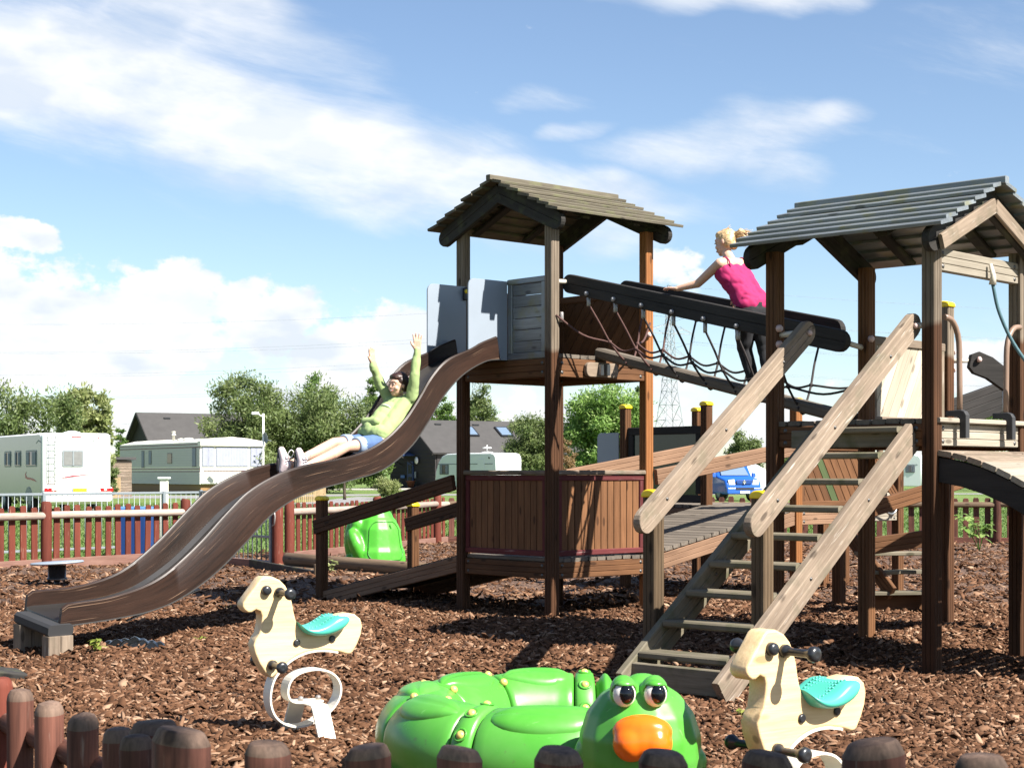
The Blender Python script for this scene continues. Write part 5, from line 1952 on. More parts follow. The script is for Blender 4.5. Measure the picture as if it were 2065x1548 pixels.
# ================================================================== people
def hand(prims, wrist, d, palm, thumb, sc=1.0, curl=0.0, spread=1.0):
    """d finger direction, palm direction the palm faces, thumb sideways direction of the thumb"""
    d = d.normalized()
    palm = (palm - d * palm.dot(d)).normalized()
    side = (thumb - d * thumb.dot(d) - palm * thumb.dot(palm)).normalized()
    L = .075 * sc
    for k_ in (-.024, -.008, .008, .024):
        prims.append(('c', wrist + side * k_ * sc * .8, wrist + d * L + side * k_ * sc, .0125 * sc, .0115 * sc))
    for i, (k_, ln) in enumerate(((.027, .058), (.009, .066), (-.009, .062), (-.026, .048))):
        b0 = wrist + d * L + side * k_ * sc
        dd = (d + side * k_ * 7 * spread + palm * curl * .35).normalized()
        b1 = b0 + dd * ln * .5 * sc
        d2 = (dd + palm * (.12 + curl)).normalized()
        b2 = b1 + d2 * ln * .5 * sc
        prims.append(('c', b0, b1, .0088 * sc, .0080 * sc))
        prims.append(('c', b1, b2, .0080 * sc, .0066 * sc))
    t0 = wrist + d * L * .28 + side * .028 * sc
    t1 = t0 + (d * .8 + side * .7 + palm * .25).normalized() * .032 * sc
    t2 = t1 + (d * .9 + side * .30 + palm * .3 * curl).normalized() * .024 * sc
    prims.append(('c', t0, t1, .0130 * sc, .0105 * sc))
    prims.append(('c', t1, t2, .0105 * sc, .0085 * sc))


def head_prims(c, fw, up, sc=1.0):
    fw = fw.normalized()
    up = (up - fw * up.dot(fw)).normalized()
    sd = fw.cross(up)
    q = Matrix((sd, fw, up)).transposed().to_quaternion()
    P = lambda s, f, z: c + (sd * s + fw * f + up * z) * sc
    pr = [('e', P(0, -.012, .018), (.074 * sc, .090 * sc, .092 * sc), q), ('e', P(0, .022, -.035), (.058 * sc, .062 * sc, .070 * sc), q), ('e', P(0, .052, -.082), (.026 * sc, .022 * sc, .020 * sc), q),
          ('c', P(0, .079, .008), P(0, .088, -.018), .007 * sc, .0095 * sc), ('e', P(0, .060, .030), (.055 * sc, .02 * sc, .018 * sc), q), ('e', P(.040, .055, -.030), (.022 * sc, .02 * sc, .020 * sc), q), ('e', P(-.040, .055, -.030), (.022 * sc, .02 * sc, .020 * sc), q),
          ('e', P(0, .074, -.052), (.024 * sc, .012 * sc, .014 * sc), q), ('e', P(.074, -.012, -.008), (.008 * sc, .018 * sc, .030 * sc), q), ('e', P(-.074, -.012, -.008), (.008 * sc, .018 * sc, .030 * sc), q)]
    return pr, P, q


def G(t, s, z):
    return SO + sdir * t + sside * s + UP * z


# girl on the slide
g1o = thing('person', 'person in a lime green hoodie and denim shorts sliding down with both arms raised', 'person', G(1.5, 0, 1.45))
hd_c = G(1.165, 0.01, 2.035)
face = (sdir + sside * -.05 + UP * -.05)
pr, HPt, hq = head_prims(hd_c, face, UP + sdir * -.15, .92)
body = pr + [('c', G(1.13, 0, 1.90), G(1.15, 0, 1.97), .042, .040)]
wl_, wr_ = G(1.11, .195, 2.335), G(1.245, -.215, 2.230)
body += [('c', G(1.15, .05, 1.86), G(1.40, .05, 1.58), .070, .078), ('c', G(1.15, -.05, 1.86), G(1.40, -.05, 1.58), .070, .078), ('c', G(1.42, .07, 1.535), G(1.42, -.07, 1.535), .10, .10)]
body += [('c', G(1.12, .140, 1.915), G(1.14, .197, 2.13), .036, .031), ('c', G(1.14, .197, 2.13), wl_, .030, .022), ('c', G(1.12, -.140, 1.915), G(1.17, -.213, 2.06), .036, .031), ('c', G(1.17, -.213, 2.06), wr_, .030, .022)]
for s_, kn, an_ in ((.075, G(1.81, .075, 1.495), G(2.235, .06, 1.335)), (-.085, G(1.80, -.095, 1.530), G(2.285, -.10, 1.345))):
    hp_ = G(1.45, s_, 1.53)
    body += [('c', hp_, kn, .070, .046), ('c', kn, kn.lerp(an_, .35) - UP * .008, .045, .047), ('c', kn.lerp(an_, .35) - UP * .008, an_, .045, .029)]
hand(body, wl_, UP + sside * .03, Vector((.1, -1, 0)), Vector((-1, 0, 0)), 1.0, .03, 1.25)
hand(body, wr_, UP * 1 + sdir * .2, Vector((.75, -.6, 0)), Vector((.6, -.7, 0)), 1.0, .1, .6)
b_o = blob('body', body, .0058, 'skin', g1o, 3)
eye_z = .010
for s_ in (.030, -.030):
    e = HPt(s_, .074, eye_z)
    ball('eye', e, .0088, 'eye_white', b_o, 10, (1.15, .7, .6), hq.to_matrix().to_4x4())
    ball('iris', HPt(s_ - .001, .0790, eye_z), .0056, 'hair_brown', b_o, 8, (1, .6, 1), hq.to_matrix().to_4x4())
    tube('eyebrow', [HPt(s_ * .6, .083, .031), HPt(s_, .082, .036), HPt(s_ * 1.45, .070, .032)], .0018, 'hair_brown', b_o, 6)
blob('mouth', [('e', HPt(0, .0815, -.053), (.020, .007, .0105), hq), ('e', HPt(.014, .078, -.050), (.009, .007, .007), hq), ('e', HPt(-.014, .078, -.050), (.009, .007, .007), hq)], .0028, 'lips', b_o, 2)
ball('teeth', HPt(0, .0865, -.049), .012, 'eye_white', b_o, 12, (1.15, .25, .32), hq.to_matrix().to_4x4())
blob('hair', [('e', HPt(0, -.030, .035), (.081, .086, .086), hq), ('e', HPt(0, .018, .075), (.064, .050, .038), hq), ('e', HPt(.060, -.045, -.01), (.026, .05, .055), hq), ('e', HPt(-.060, -.045, -.01), (.026, .05, .055), hq), ('c', HPt(0, -.09, .02), HPt(.03, -.13, .06), .04, .025), ('c', HPt(.03, -.13, .06), HPt(.0, -.17, .085), .025, .012)], .0065, 'hair_brown', b_o, 3, wrinkle=.003, wscale=60)
hs_v, hs_f = [], []
for i in range(46):
    a0 = HPt(random.uniform(-.07, .07), random.uniform(-.10, -.03), random.uniform(.02, .11))
    dr = (HPt(0, -1, .5) - HPt(0, 0, 0)).normalized() + Vector((random.gauss(0, .4), random.gauss(0, .4), random.gauss(.1, .4)))
    ln = random.uniform(.02, .05)
    g_, f2_ = tube_geo([a0, a0 + dr * ln * .5, a0 + dr * ln + UP * random.uniform(-.02, .02)], [.0028, .002, .0008], 4)
    k0 = len(hs_v)
    hs_v += g_
    hs_f += [tuple(q + k0 for q in f) for f in f2_]
center_put('loose_hair', hs_v, hs_f, 'hair_brown', b_o)['kind'] = 'stuff'
hood = [('c', G(1.15, s_, 1.868), G(1.41, s_ * 1.05, 1.605), .088 - abs(s_) * .12, .100 - abs(s_) * .12) for s_ in (-.09, -.045, 0.0, .045, .09)]
hood += [('c', G(1.26, 0, 1.815), G(1.45, 0, 1.640), .085, .098), ('c', G(1.455, .085, 1.625), G(1.455, -.085, 1.625), .074, .074),
         ('c', G(1.12, .140, 1.915), G(1.14, .197, 2.12), .060, .048), ('c', G(1.14, .197, 2.12), wl_ - UP * .03, .047, .037), ('c', wl_ - UP * .055, wl_ - UP * .005, .034, .032),
         ('c', G(1.12, -.140, 1.915), G(1.17, -.213, 2.06), .060, .048), ('c', G(1.17, -.213, 2.06), wr_ - UP * .03, .047, .037), ('c', wr_ - UP * .055, wr_ - UP * .005, .034, .032),
         ('c', G(1.06, .07, 1.92), G(1.06, -.07, 1.92), .048, .048), ('c', G(1.12, .075, 1.930), G(1.22, .035, 1.885), .032, .026), ('c', G(1.12, -.075, 1.930), G(1.22, -.035, 1.885), .032, .026)]
hood = [(p[0], p[1], p[2], p[3] * .92, p[4] * .92) for p in hood]
hd_o = blob('hoodie', hood, .0075, 'hoodie', g1o, 4, wrinkle=.0062, wscale=24)
blob('print', [('e', G(1.305, .01, 1.838), (.060, .042, .017), Matrix((sside, sdir, UP)).transposed().to_quaternion() @ Quaternion((1, 0, 0), R(42)))], .005, 'hoodie_print', hd_o, 2)
blob('pocket', [('c', G(1.470, .070, 1.715), G(1.470, -.070, 1.715), .036, .036)], .007, 'hoodie', hd_o, 4, wrinkle=.003)
sh_ = []
for s_, kn in ((.075, G(1.81, .075, 1.495)), (-.085, G(1.80, -.095, 1.530))):
    hp_ = G(1.45, s_, 1.53)
    sh_ += [('c', hp_, hp_.lerp(kn, .52), .086, .072)]
sh_ += [('c', G(1.42, .065, 1.54), G(1.42, -.065, 1.54), .100, .100)]
so2 = blob('shorts', sh_, .0072, 'denim', g1o, 3, wrinkle=.006, wscale=16)
for s_, kn in ((.075, G(1.81, .075, 1.495)), (-.085, G(1.80, -.095, 1.530))):
    hp_ = G(1.45, s_, 1.53)
    dd = (kn - hp_).normalized()
    cc_ = hp_.lerp(kn, .64)
    lathe('cuff', [(.058, -.045), (.075, -.045), (.075, .020), (.062, .024)], plane_M(cc_, dd.orthogonal(), dd.cross(dd.orthogonal())), 'denim_cuff', so2, 20)
sn = Vector((-.93, .30, -.05)).normalized()      # soles turned outwards
for s_, an_ in ((.06, G(2.235, .06, 1.335)), (-.10, G(2.285, -.10, 1.345))):
    hl = an_ + sn * .050 - UP * .040
    toe = hl + UP * .165 + sn * .020 + Vector((.01, -.02, 0))
    shx = blob('shoe', [('c', an_ + sn * .010, hl, .040, .038), ('c', hl, hl.lerp(toe, .55) - sn * .022, .038, .040), ('c', hl.lerp(toe, .55) - sn * .022, toe, .040, .029)], .006, 'shoe_pink', g1o, 3)
    sw_ = sn.cross(UP).normalized()
    blob('sole', [('c', hl + sn * .030 + sw_ * .012, hl.lerp(toe, .5) + sn * .024 + sw_ * .014, .021, .021), ('c', hl.lerp(toe, .5) + sn * .024, toe + sn * .014, .026, .020), ('c', hl + sn * .030 - sw_ * .012, hl.lerp(toe, .5) + sn * .024 - sw_ * .014, .021, .021)], .006, 'sole_dark', shx, 2)
    lp = an_ + UP * .045 - sn * .02 + Vector((0, -.02, 0))
    tube('lace', curve_pts([lp, lp + UP * .05 + Vector((.03, -.02, 0)), lp + UP * .075 + Vector((.01, -.03, 0)), lp + UP * .04 + Vector((-.015, -.03, 0)), lp], 16), .004, 'shoe_white', shx, 5)
    for k_ in range(3):
        cc_ = hl.lerp(toe, .32 + .16 * k_) - sn * (.040 + .006 * k_) + Vector((.01, -.012, 0))
        tube('lace', [cc_ + sw_ * .028, cc_ - sn * .012, cc_ - sw_ * .028], .004, 'shoe_white', shx, 5)

# girl on the bridge
fw2 = Vector((-.52, .855, 0)).normalized()
lf2 = Vector((-fw2.y, fw2.x, 0))
g2o = thing('person', 'fair haired person in a pink vest and black jeans crossing the net bridge', 'person', (1.9, 13.15, 1.92))
EYE = Vector((0, 0, CAMZ))


def back(x, y, z, k_=1.026):
    return EYE + (Vector((x, y, z)) - EYE) * k_


h2 = back(1.703, 13.36, 3.115)
face2 = Vector((-.80, .50, -.22))
pr, HP2, hq2 = head_prims(h2, face2, UP + fw2 * .3, .98)
pel = back(1.885, 13.10, 2.555)
shL, shR = back(1.632, 13.14, 2.925), back(1.865, 13.36, 2.945)
chest = (shL + shR) * .5
body = pr + [('c', chest + UP * .0, h2 - UP * .06, .043, .042)]
body += [('c', chest.lerp(shL, .55) - UP * .06, pel.lerp(chest, .45) + lf2 * .055, .078, .078), ('c', chest.lerp(shR, .55) - UP * .06, pel.lerp(chest, .45) - lf2 * .055, .078, .078), ('c', pel.lerp(chest, .45) + lf2 * .05, pel + lf2 * .06, .078, .092), ('c', pel.lerp(chest, .45) - lf2 * .05, pel - lf2 * .06, .078, .092), ('c', shL.lerp(chest, .2), shR.lerp(chest, .2), .048, .048)]
elL, wrL = back(1.495, 13.45, 2.80, 1.015), Vector((1.357, 13.72, 2.79))
elR, wrR = back(1.875, 13.62, 2.77, 1.02), back(1.872, 13.90, 2.745, 1.012)
body += [('c', shL, elL, .042, .034), ('c', elL, wrL, .034, .023), ('c', shR, elR, .042, .034), ('c', elR, wrR, .034, .023)]
rail_d = (na - nb).normalized()
hand(body, wrL, rail_d + Vector((0, 0, -.10)) + lf2 * .25, Vector((.2, -.15, -1)), -lf2 * -1 if False else Vector((.8, .5, 0)), .95, .35, 1.2)
hand(body, wrR, Vector((0, .4, -.5)), Vector((.2, -.2, -1)), Vector((-1, 0, 0)), .95, .5, .8)
hL, hR = pel + lf2 * .075 - UP * .03, pel - lf2 * .075 - UP * .03
knL, anL = back(1.830, 13.16, 2.265), back(1.905, 13.14, 1.965)
knR, anR = back(1.985, 13.10, 2.235), back(2.020, 12.97, 1.905)
for h_, k_, a_ in ((hL, knL, anL), (hR, knR, anR)):
    body += [('c', h_, k_, .078, .053), ('c', k_, k_.lerp(a_, .35), .050, .05), ('c', k_.lerp(a_, .35), a_, .05, .032)]
b2_o = blob('body', body, .0058, 'skin', g2o, 3)
for s_ in (.030, -.030):
    ball('eye', HP2(s_, .074, .010), .0105, 'eye_white', b2_o, 10, (1.15, .7, .75), hq2.to_matrix().to_4x4())
    ball('iris', HP2(s_, .0802, .010), .0058, 'hair_brown', b2_o, 8, (1, .6, 1), hq2.to_matrix().to_4x4())
ball('mouth', HP2(0, .084, -.055), .014, 'lips', b2_o, 10, (1.3, .4, .4), hq2.to_matrix().to_4x4())
tie = HP2(0, -.098, .040)
hair2 = blob('hair', [('e', HP2(0, -.026, .030), (.080, .086, .086), hq2), ('e', HP2(0, .020, .070), (.066, .050, .040), hq2), ('e', HP2(.05, -.05, -.01), (.030, .045, .055), hq2), ('e', HP2(-.05, -.05, -.01), (.030, .045, .055), hq2), ('e', HP2(0, -.075, -.035), (.045, .03, .04), hq2)], .0065, 'hair_blond', b2_o, 3, wrinkle=.003, wscale=55)
tube('hair_tie', [tie + UP * .018, tie + UP * -.012], .017, 'black_rubber', hair2, 10)
tl = []
for i in range(26):
    a = random.uniform(-1, 1)
    tip = tie + Vector((.105, -.05, -.015)) + Vector((random.uniform(-.05, .02), random.uniform(-.03, .03), random.uniform(-.075, .05)))
    mid = tie.lerp(tip, .5) + UP * random.uniform(.005, .03)
    tl += [('c', tie, mid, .012, .015), ('c', mid, tip, .014, .004)]
blob('ponytail', tl, .006, 'hair_blond', hair2, 1)
hs_v, hs_f = [], []
for i in range(90):
    if i < 60:
        a0 = tie + Vector((random.gauss(0, .012), random.gauss(0, .012), random.gauss(0, .012)))
        e0 = tie + Vector((.115, -.055, -.02)) + Vector((random.uniform(-.07, .04), random.uniform(-.04, .04), random.uniform(-.10, .07)))
    else:
        a0 = HP2(random.uniform(-.06, .06), random.uniform(-.09, .02), random.uniform(-.04, .11))
        e0 = a0 + (HP2(0, -1, .2) - HP2(0, 0, 0)) * .05 + Vector((random.gauss(0, .02), random.gauss(0, .02), random.gauss(0, .02)))
    g_, f2_ = tube_geo([a0, a0.lerp(e0, .5) + UP * random.uniform(0, .02), e0], [.003, .0024, .0008], 4)
    k0 = len(hs_v)
    hs_v += g_
    hs_f += [tuple(q + k0 for q in f) for f in f2_]
center_put('loose_hair', hs_v, hs_f, 'hair_blond', hair2)['kind'] = 'stuff'
vest = [('c', chest.lerp(shL, .55) - UP * .075, pel.lerp(chest, .45) + lf2 * .058, .092, .092), ('c', chest.lerp(shR, .55) - UP * .075, pel.lerp(chest, .45) - lf2 * .058, .090, .092), ('c', pel.lerp(chest, .45) + lf2 * .055, pel + lf2 * .058 + UP * .045, .090, .102), ('c', pel.lerp(chest, .45) - lf2 * .055, pel - lf2 * .058 + UP * .045, .090, .102), ('c', chest - UP * .075, pel + UP * .045, .090, .100)]
ve = blob('vest', vest, .007, 'vest_pink', g2o, 4, wrinkle=.0075, wscale=30)
for s_, sh in ((1, shL), (-1, shR)):
    a = chest.lerp(sh, .62) - fw2 * .075 - UP * .035
    b = chest.lerp(sh, .66) + UP * .050
    c = chest.lerp(sh, .60) + fw2 * .075 - UP * .04
    tube('strap', curve_pts([a, a.lerp(b, .5) - fw2 * .02 + UP * .015, b, b.lerp(c, .5) + fw2 * .02 + UP * .012, c], 12), .0065, 'vest_pink', ve, 6)
jn = []
for h_, k_, a_ in ((hL, knL, anL), (hR, knR, anR)):
    jn += [('c', h_, k_, .092, .064), ('c', k_, k_.lerp(a_, .4), .060, .058), ('c', k_.lerp(a_, .4), a_ + UP * .02, .058, .046)]
jn += [('c', pel + lf2 * .058 - UP * .005, pel - lf2 * .058 - UP * .005, .100, .100), ('c', pel - UP * .02, pel + UP * .03, .10, .10)]
blob('jeans', jn, .007, 'jeans_black', g2o, 3, wrinkle=.006, wscale=18)
for a_ in (anL, anR):
    bt = a_ - UP * .03
    shx = blob('shoe', [('c', a_ - UP * .005, bt - fw2 * .02, .040, .036), ('c', bt - fw2 * .025, bt + fw2 * .07, .038, .036), ('c', bt + fw2 * .07, bt + fw2 * .135 - UP * .008, .036, .028)], .0065, 'shoe_white', g2o, 3)
    blob('sole', [('c', bt - fw2 * .025 - UP * .022, bt + fw2 * .135 - UP * .020, .036, .030)], .0065, 'shoe_white', shx, 2)

# ================================================================== vehicles and buildings
class Fr:
    """ground frame: origin, ex across, ey along, z up"""
    def __init__(s, o, ex, ey=None):
        s.o = Vector((o[0], o[1], -.04))
        s.ex = Vector((ex[0], ex[1], 0)).normalized()
        s.ey = Vector((ey[0], ey[1], 0)).normalized() if ey else Vector((-s.ex.y, s.ex.x, 0))

    def p(s, x, y, z):
        return s.o + s.ex * x + s.ey * y + UP * z

    def front(s, x, z, y=0.0):      # plane facing -ey
        return plane_M(s.p(x, y, z), s.ex, UP)

    def left(s, y, z, x=0.0):       # plane facing -ex; local X runs along -ey
        return plane_M(s.p(x, y, z), -s.ey, UP)


def wheel(parent, c, axis, r=.33, w_=.2):
    M = plane_M(c, axis.orthogonal(), axis.cross(axis.orthogonal()))
    t = lathe('wheel', [(r * .6, -w_ / 2), (r * .92, -w_ / 2), (r, -w_ * .3), (r, w_ * .3), (r * .92, w_ / 2), (r * .6, w_ / 2)], M, 'tyre', parent, 20)
    lathe('rim', [(.04, -w_ * .52), (r * .55, -w_ * .52), (r * .62, -w_ * .4), (r * .62, w_ * .4), (r * .55, w_ * .52), (.04, w_ * .52)], M, 'galvanised', t, 16)


def window(parent, M, w_, h_, frame_mat='black_plastic', pane='glass_dark', curtain=False, r=.05, bars=(), depth=.03):
    o = prism('window', rrect(w_, h_, r, n=3), depth, M, frame_mat, parent, bev=.006, seg=1)
    prism('pane', rrect(w_ - .09, h_ - .09, r * .7, n=3), .01, M @ Matrix.Translation((0, 0, depth / 2 + .003)), pane, o)
    if curtain:
        n = 14
        for s_ in (-1, 1):
            vv, ff = [], []
            wd = (w_ - .12) * curtain
            for i in range(n + 1):
                x = (w_ / 2 - .06) * s_ - s_ * wd * i / n
                z = depth / 2 + .014 + .012 * math.sin(i * 2.3)
                vv += [(x, -h_ / 2 + .07, z), (x, h_ / 2 - .06, z)]
            for i in range(n):
                ff.append((2 * i, 2 * i + 2, 2 * i + 3, 2 * i + 1))
            put('curtain', mesh('curtain', vv, ff, True), 'curtain', o, WORLD[o.name])
    for x in bars:
        prism('mullion', rrect(.05, h_ - .05, .005, n=1), .02, M @ Matrix.Translation((x, 0, depth / 2 + .012)), frame_mat, o)
    return o


# ---- motorhome
f = Fr((GX(86, 55), 55), (.86, .51))
MH = thing('motorhome', 'white motorhome with a rear ladder and red tail lights parked on the grass', 'motorhome', f.o)
prism('body', rrect(2.28, 2.18, .14, n=4), 7.6, plane_M(f.p(1.14, 3.8, 1.55), f.ex, UP), 'white_paint', MH, bev=.06, seg=2, smooth=True)
prism('side_shade_panel', rrect(7.3, 2.05, .25, n=4), .02, plane_M(f.p(-.006, 3.8, 1.56), -f.ey, UP), 'shaded_white', MH)  # overlay that paints the shade on the white side
prism('bumper', rrect(2.30, .42, .10, n=3), .22, plane_M(f.p(1.14, -.04, .56), f.ex, UP), 'white_paint', MH, bev=.05, seg=2)
prism('rear_skirt', rrect(2.1, .16, .04), .12, plane_M(f.p(1.14, .1, .36), f.ex, UP), 'cream_paint', MH, bev=.02)
window(MH, f.front(1.00, 1.80, -.01), .70, .54, 'print_grey', 'net_curtain', r=.03, bars=(0.0,), depth=.05)
for y, w_ in ((1.35, 1.35), (3.1, .8), (4.5, .9)):
    window(MH, f.left(y, 1.80, -.015), w_, .56, 'print_grey', 'glass_dark', curtain=.35)
for x in (.20, 2.06):
    t = prism('tail_light', rrect(.44, .14, .04), .05, f.front(x + .04, .76, -.13), 'lamp_red', MH, bev=.01)
    for k_ in ((.06, .17) if x < 1 else (-.05,)):
        lathe('reverse_lamp', [(.05, 0), (.05, .01), (.02, .016)], f.front(x + .04 + k_, .76, -.157), 'lamp_clear', t, 12)
pl = prism('number_plate', rrect(.52, .12, .015), .012, f.front(1.17, .75, -.156), 'plate_yellow', MH)
text('plate_text', 'BX54 NWK', .088, f.front(1.19, .75, -.164), 'print_black', pl)
prism('plate_badge', rrect(.04, .11, .004), .004, f.front(.93, .75, -.165), 'van_blue', pl)
text('logo_text', 'RAPIDO', .155, f.front(1.80, 2.40, -.012), 'print_grey', MH, shear=.25)
for i, (x, z) in enumerate(((.30, 2.49), (1.12, 2.51), (1.86, 2.49))):
    prism('marker_lamp', rrect(.05 if i != 1 else .34, .03, .008), .02, f.front(x, z, -.012), 'lamp_red', MH)
for x in (.17, .42):
    tube('ladder_rail', [f.p(x, -.06, .95), f.p(x, -.09, 1.1), f.p(x, -.09, 2.35), f.p(x, .02, 2.62)], .016, 'steel', MH, 8)
for i in range(7):
    tube('ladder_rung', [f.p(.17, -.09, 1.05 + .215 * i), f.p(.42, -.09, 1.05 + .215 * i)], .014, 'steel', MH, 8)
sw1 = [(0, 0), (.2, .05), (.45, .095), (.75, .115), (1.35, .12), (.8, .09), (.45, .055), (.2, .02)]
prism('swoosh', [(x - .7, z) for x, z in sw1], .006, f.front(1.25, 1.14, -.008), 'print_red', MH)
prism('swoosh', [(x * .75 - .6, z * .55) for x, z in sw1], .006, f.front(1.25, 1.13, -.005), 'print_grey', MH)
sw2 = [(0, 0), (.4, .10), (.9, .14), (1.3, .16), (1.42, .24), (1.34, .34), (1.5, .26), (1.46, .12), (1.2, .08), (.8, .07)]
prism('swoosh', [(-x + .7, z) for x, z in sw2][::-1], .006, f.left(1.35, 1.02, -.020), 'print_red', MH)
sw3 = [(0, 0), (.25, .09), (.6, .03), (.62, .06), (.3, .13), (.05, .05)]
prism('swoosh', sw3, .006, f.left(.75, 2.28, -.020), 'print_grey', MH)
lathe('roof_vent', [(.30, 0), (.28, .06), (.10, .11), (.02, .115)], Matrix.Translation(f.p(1.2, .8, 2.62)), 'white_paint', MH, 20)
for y, x in ((1.7, .12), (1.7, 2.16), (5.2, .12), (5.2, 2.16)):
    wheel(MH, f.p(x, y, .34), f.ex, .34)
prism('wheel_arch', [(.48 * math.cos(R(a)), .48 * math.sin(R(a))) for a in range(0, 181, 20)], .012, plane_M(f.p(-.02, 1.7, .38), -f.ey, UP), 'print_grey', MH)
rm = box('wheel_ramp', f.p(1.9, 1.2, .05), (.28, 1.3, .08), 'cream_paint', None, R(12))
tag(rm, 'pale levelling board lying in the shade under the motorhome', 'board')

# ---- static caravan
f = Fr((GX(404, 100), 100), (.84, .54))
WD, LN = 4.1, 14.0
SC = thing('static_caravan', 'cream and grey static caravan with a bow front window', 'caravan', f.o)
prism('body', [(0, 0), (WD, 0), (WD, 2.55), (WD * .75, 2.78), (WD * .5, 2.86), (WD * .25, 2.78), (0, 2.55)], LN, plane_M(f.p(0, LN / 2, .62), f.ex, UP), 'cream_paint', SC, bev=.03, seg=1)
prism('skirt', rrect(WD - .2, .56, .01), LN - .3, plane_M(f.p(WD / 2, LN / 2 + .05, .32), f.ex, UP), 'brown_skirt', SC)
for i in range(16):
    z = .70 + .152 * i
    if 1.34 < z < 1.62:
        continue
    prism('cladding_board', rrect(LN - .06, .142, .01, n=1), .03, plane_M(f.p(-.012, LN / 2, z), -f.ey, UP), 'grey_cladding', SC)
for z in (1.40, 1.56, 2.86, 3.04):
    prism('trim_strip', rrect(LN - .05, .055, .005, n=1), .045, plane_M(f.p(-.014, LN / 2, z), -f.ey, UP), 'maroon', SC)
prism('roof_front', [(-.06, 0), (WD + .06, 0), (WD + .06, .30), (WD * .75, .46), (WD * .5, .53), (WD * .25, .46), (-.06, .30)], .5, plane_M(f.p(0, .08, 2.92), f.ex, UP), 'cream_paint', SC, bev=.05, seg=2)
for x, w_ in ((.48, .78), (2.02, 2.10), (3.60, .78)):
    window(SC, f.front(x, 2.28, -.02), w_, 1.20, 'print_grey', 'curtain', curtain=.5 if w_ > 1 else .45, r=.02)
for i in range(5):
    prism('cladding_board', rrect(WD - .1, .11, .01, n=1), .03, f.front(WD / 2, .74 + .13 * i, -.012 - (.02 if i < 2 else 0)), 'cream_paint', SC)
prism('trim_strip', rrect(WD - .4, .05, .005, n=1), .04, f.front(WD / 2, 1.46, -.014), 'maroon', SC)
window(SC, f.left(.9, 2.26, -.03), .62, 1.16, 'black_plastic', 'curtain', r=.02)
window(SC, f.left(4.9, 2.22, -.03), .80, .66, 'black_plastic', 'glass_dark', r=.02)
window(SC, f.left(8.3, 2.30, -.03), .50, .9, 'black_plastic', 'curtain', r=.02)
window(SC, f.left(9.6, 2.20, -.03), .50, 1.1, 'black_plastic', 'curtain', r=.02)
lathe('flue', [(.09, 0), (.09, .30), (.14, .31), (.14, .36), (.10, .37), (.10, .50), (.14, .51), (.14, .56)], Matrix.Translation(f.p(.9, 6.6, 3.38)), 'cream_paint', SC, 14)
for y in (4.6, 5.6):
    lathe('roof_vent', [(.36, 0), (.34, .08), (.15, .14), (.02, .15)], Matrix.Translation(f.p(1.1, y, 3.36)), 'cream_paint', SC, 14)

# ---- shed, fence, bollard, bin, lamp
f = Fr((GX(212, 92), 92), (.85, .53))
SH = thing('shed', 'weathered grey wooden shed with a felt roof beside the static caravan', 'shed', f.o)
prism('wall', rrect(1.5, 2.0, .01), 2.2, plane_M(f.p(.75, 1.1, 1.0), f.ex, UP), 'weathered', SH)
for i in range(13):
    beam('board', f.p(0.0, -.02, .08 + .152 * i), f.p(1.5, -.02, .08 + .152 * i), .03, .14, 'weathered', SH)
beam('roof', f.p(.75, -.2, 2.12), f.p(.75, 2.4, 2.06), 1.9, .14, 'roof_felt', SH)
TF = thing('timber_fence', 'short pale close boarded timber fence beside the shed', 'fence', (GX(225, 88), 88, 0))
for i in range(12):
    x = GX(214, 88) + .066 * i
    beam('board', (x, 88, -.04), (x, 88, 1.05), .02, .060, 'fresh_fence', TF, up=(1, 0, 0))
TF2 = thing('timber_fence', 'low pale slatted timber fence seen under the middle of the slide', 'fence', (GX(610, 75), 75, 0))
for i in range(22):
    x = GX(572, 75) + .088 * i
    beam('board', (x, 75, -.04), (x, 75, .72), .02, .055 if i < 16 else .084, 'fresh_fence', TF2, up=(1, 0, 0))
for z in (.15, .6):
    beam('rail', (GX(570, 75), 75.03, z), (GX(650, 75), 75.03, z), .03, .07, 'fresh_fence', TF2)
SV = thing('service_post', 'pale green campsite service post with a flat cap behind the railing', 'service post', (GX(331, 30), 30, 0))
beam('post', (GX(331, 30), 30, -.1), (GX(331, 30), 30, 1.17), .14, .13, 'cream_paint', SV, up=(1, 0, 0))
box('cap', (GX(331, 30), 30, 1.185), (.20, .20, .04), 'caravan_white', SV)
BN = thing('blue_bin', 'blue box bin with a lighter lid behind the red pickets', 'bin', (GX(272, 26.6), 26.6, 0))
box('body', (GX(272, 26.2), 26.2, .33), (.50, .40, .70), 'bin_blue', BN, R(-8), .02)
box('lid', (GX(272, 26.2), 26.2, .71), (.54, .44, .08), 'bin_lid', BN, R(-8), .02)
LP = thing('lamp_post', 'slim white lamp post with a floodlight and satellite dish by the static caravan', 'lamp post', (GX(531, 98), 98, 0))
lx = GX(531, 98)
tube('pole', [(lx, 98, -.1), (lx, 98, 4.75)], .055, 'white_paint', LP, 10)
tube('arm', [(lx, 98, 4.55), (lx - .3, 97.9, 4.72)], .03, 'white_paint', LP, 8)
box('lamp_head', (lx - .45, 97.9, 4.76), (.42, .22, .16), 'white_paint', LP, 0, .03)
lathe('dish', [(.02, 0), (.18, .03), (.32, .11), (.34, .11), (.19, .045), (.02, .02)], plane_M((lx + .25, 97.8, 3.35), Vector((.5, -.8, 0)), Vector((0, -.3, 1))), 'print_grey', LP, 18)
tube('dish_arm', [(lx, 98, 3.2), (lx + .25, 97.85, 3.2), (lx + .52, 97.6, 3.15)], .02, 'print_grey', LP, 6)
PT = thing('picnic_table', 'dark picnic table behind the picket fence beside the ramp', 'picnic table', (GX(890, 34), 34, 0))
px_ = GX(892, 34)
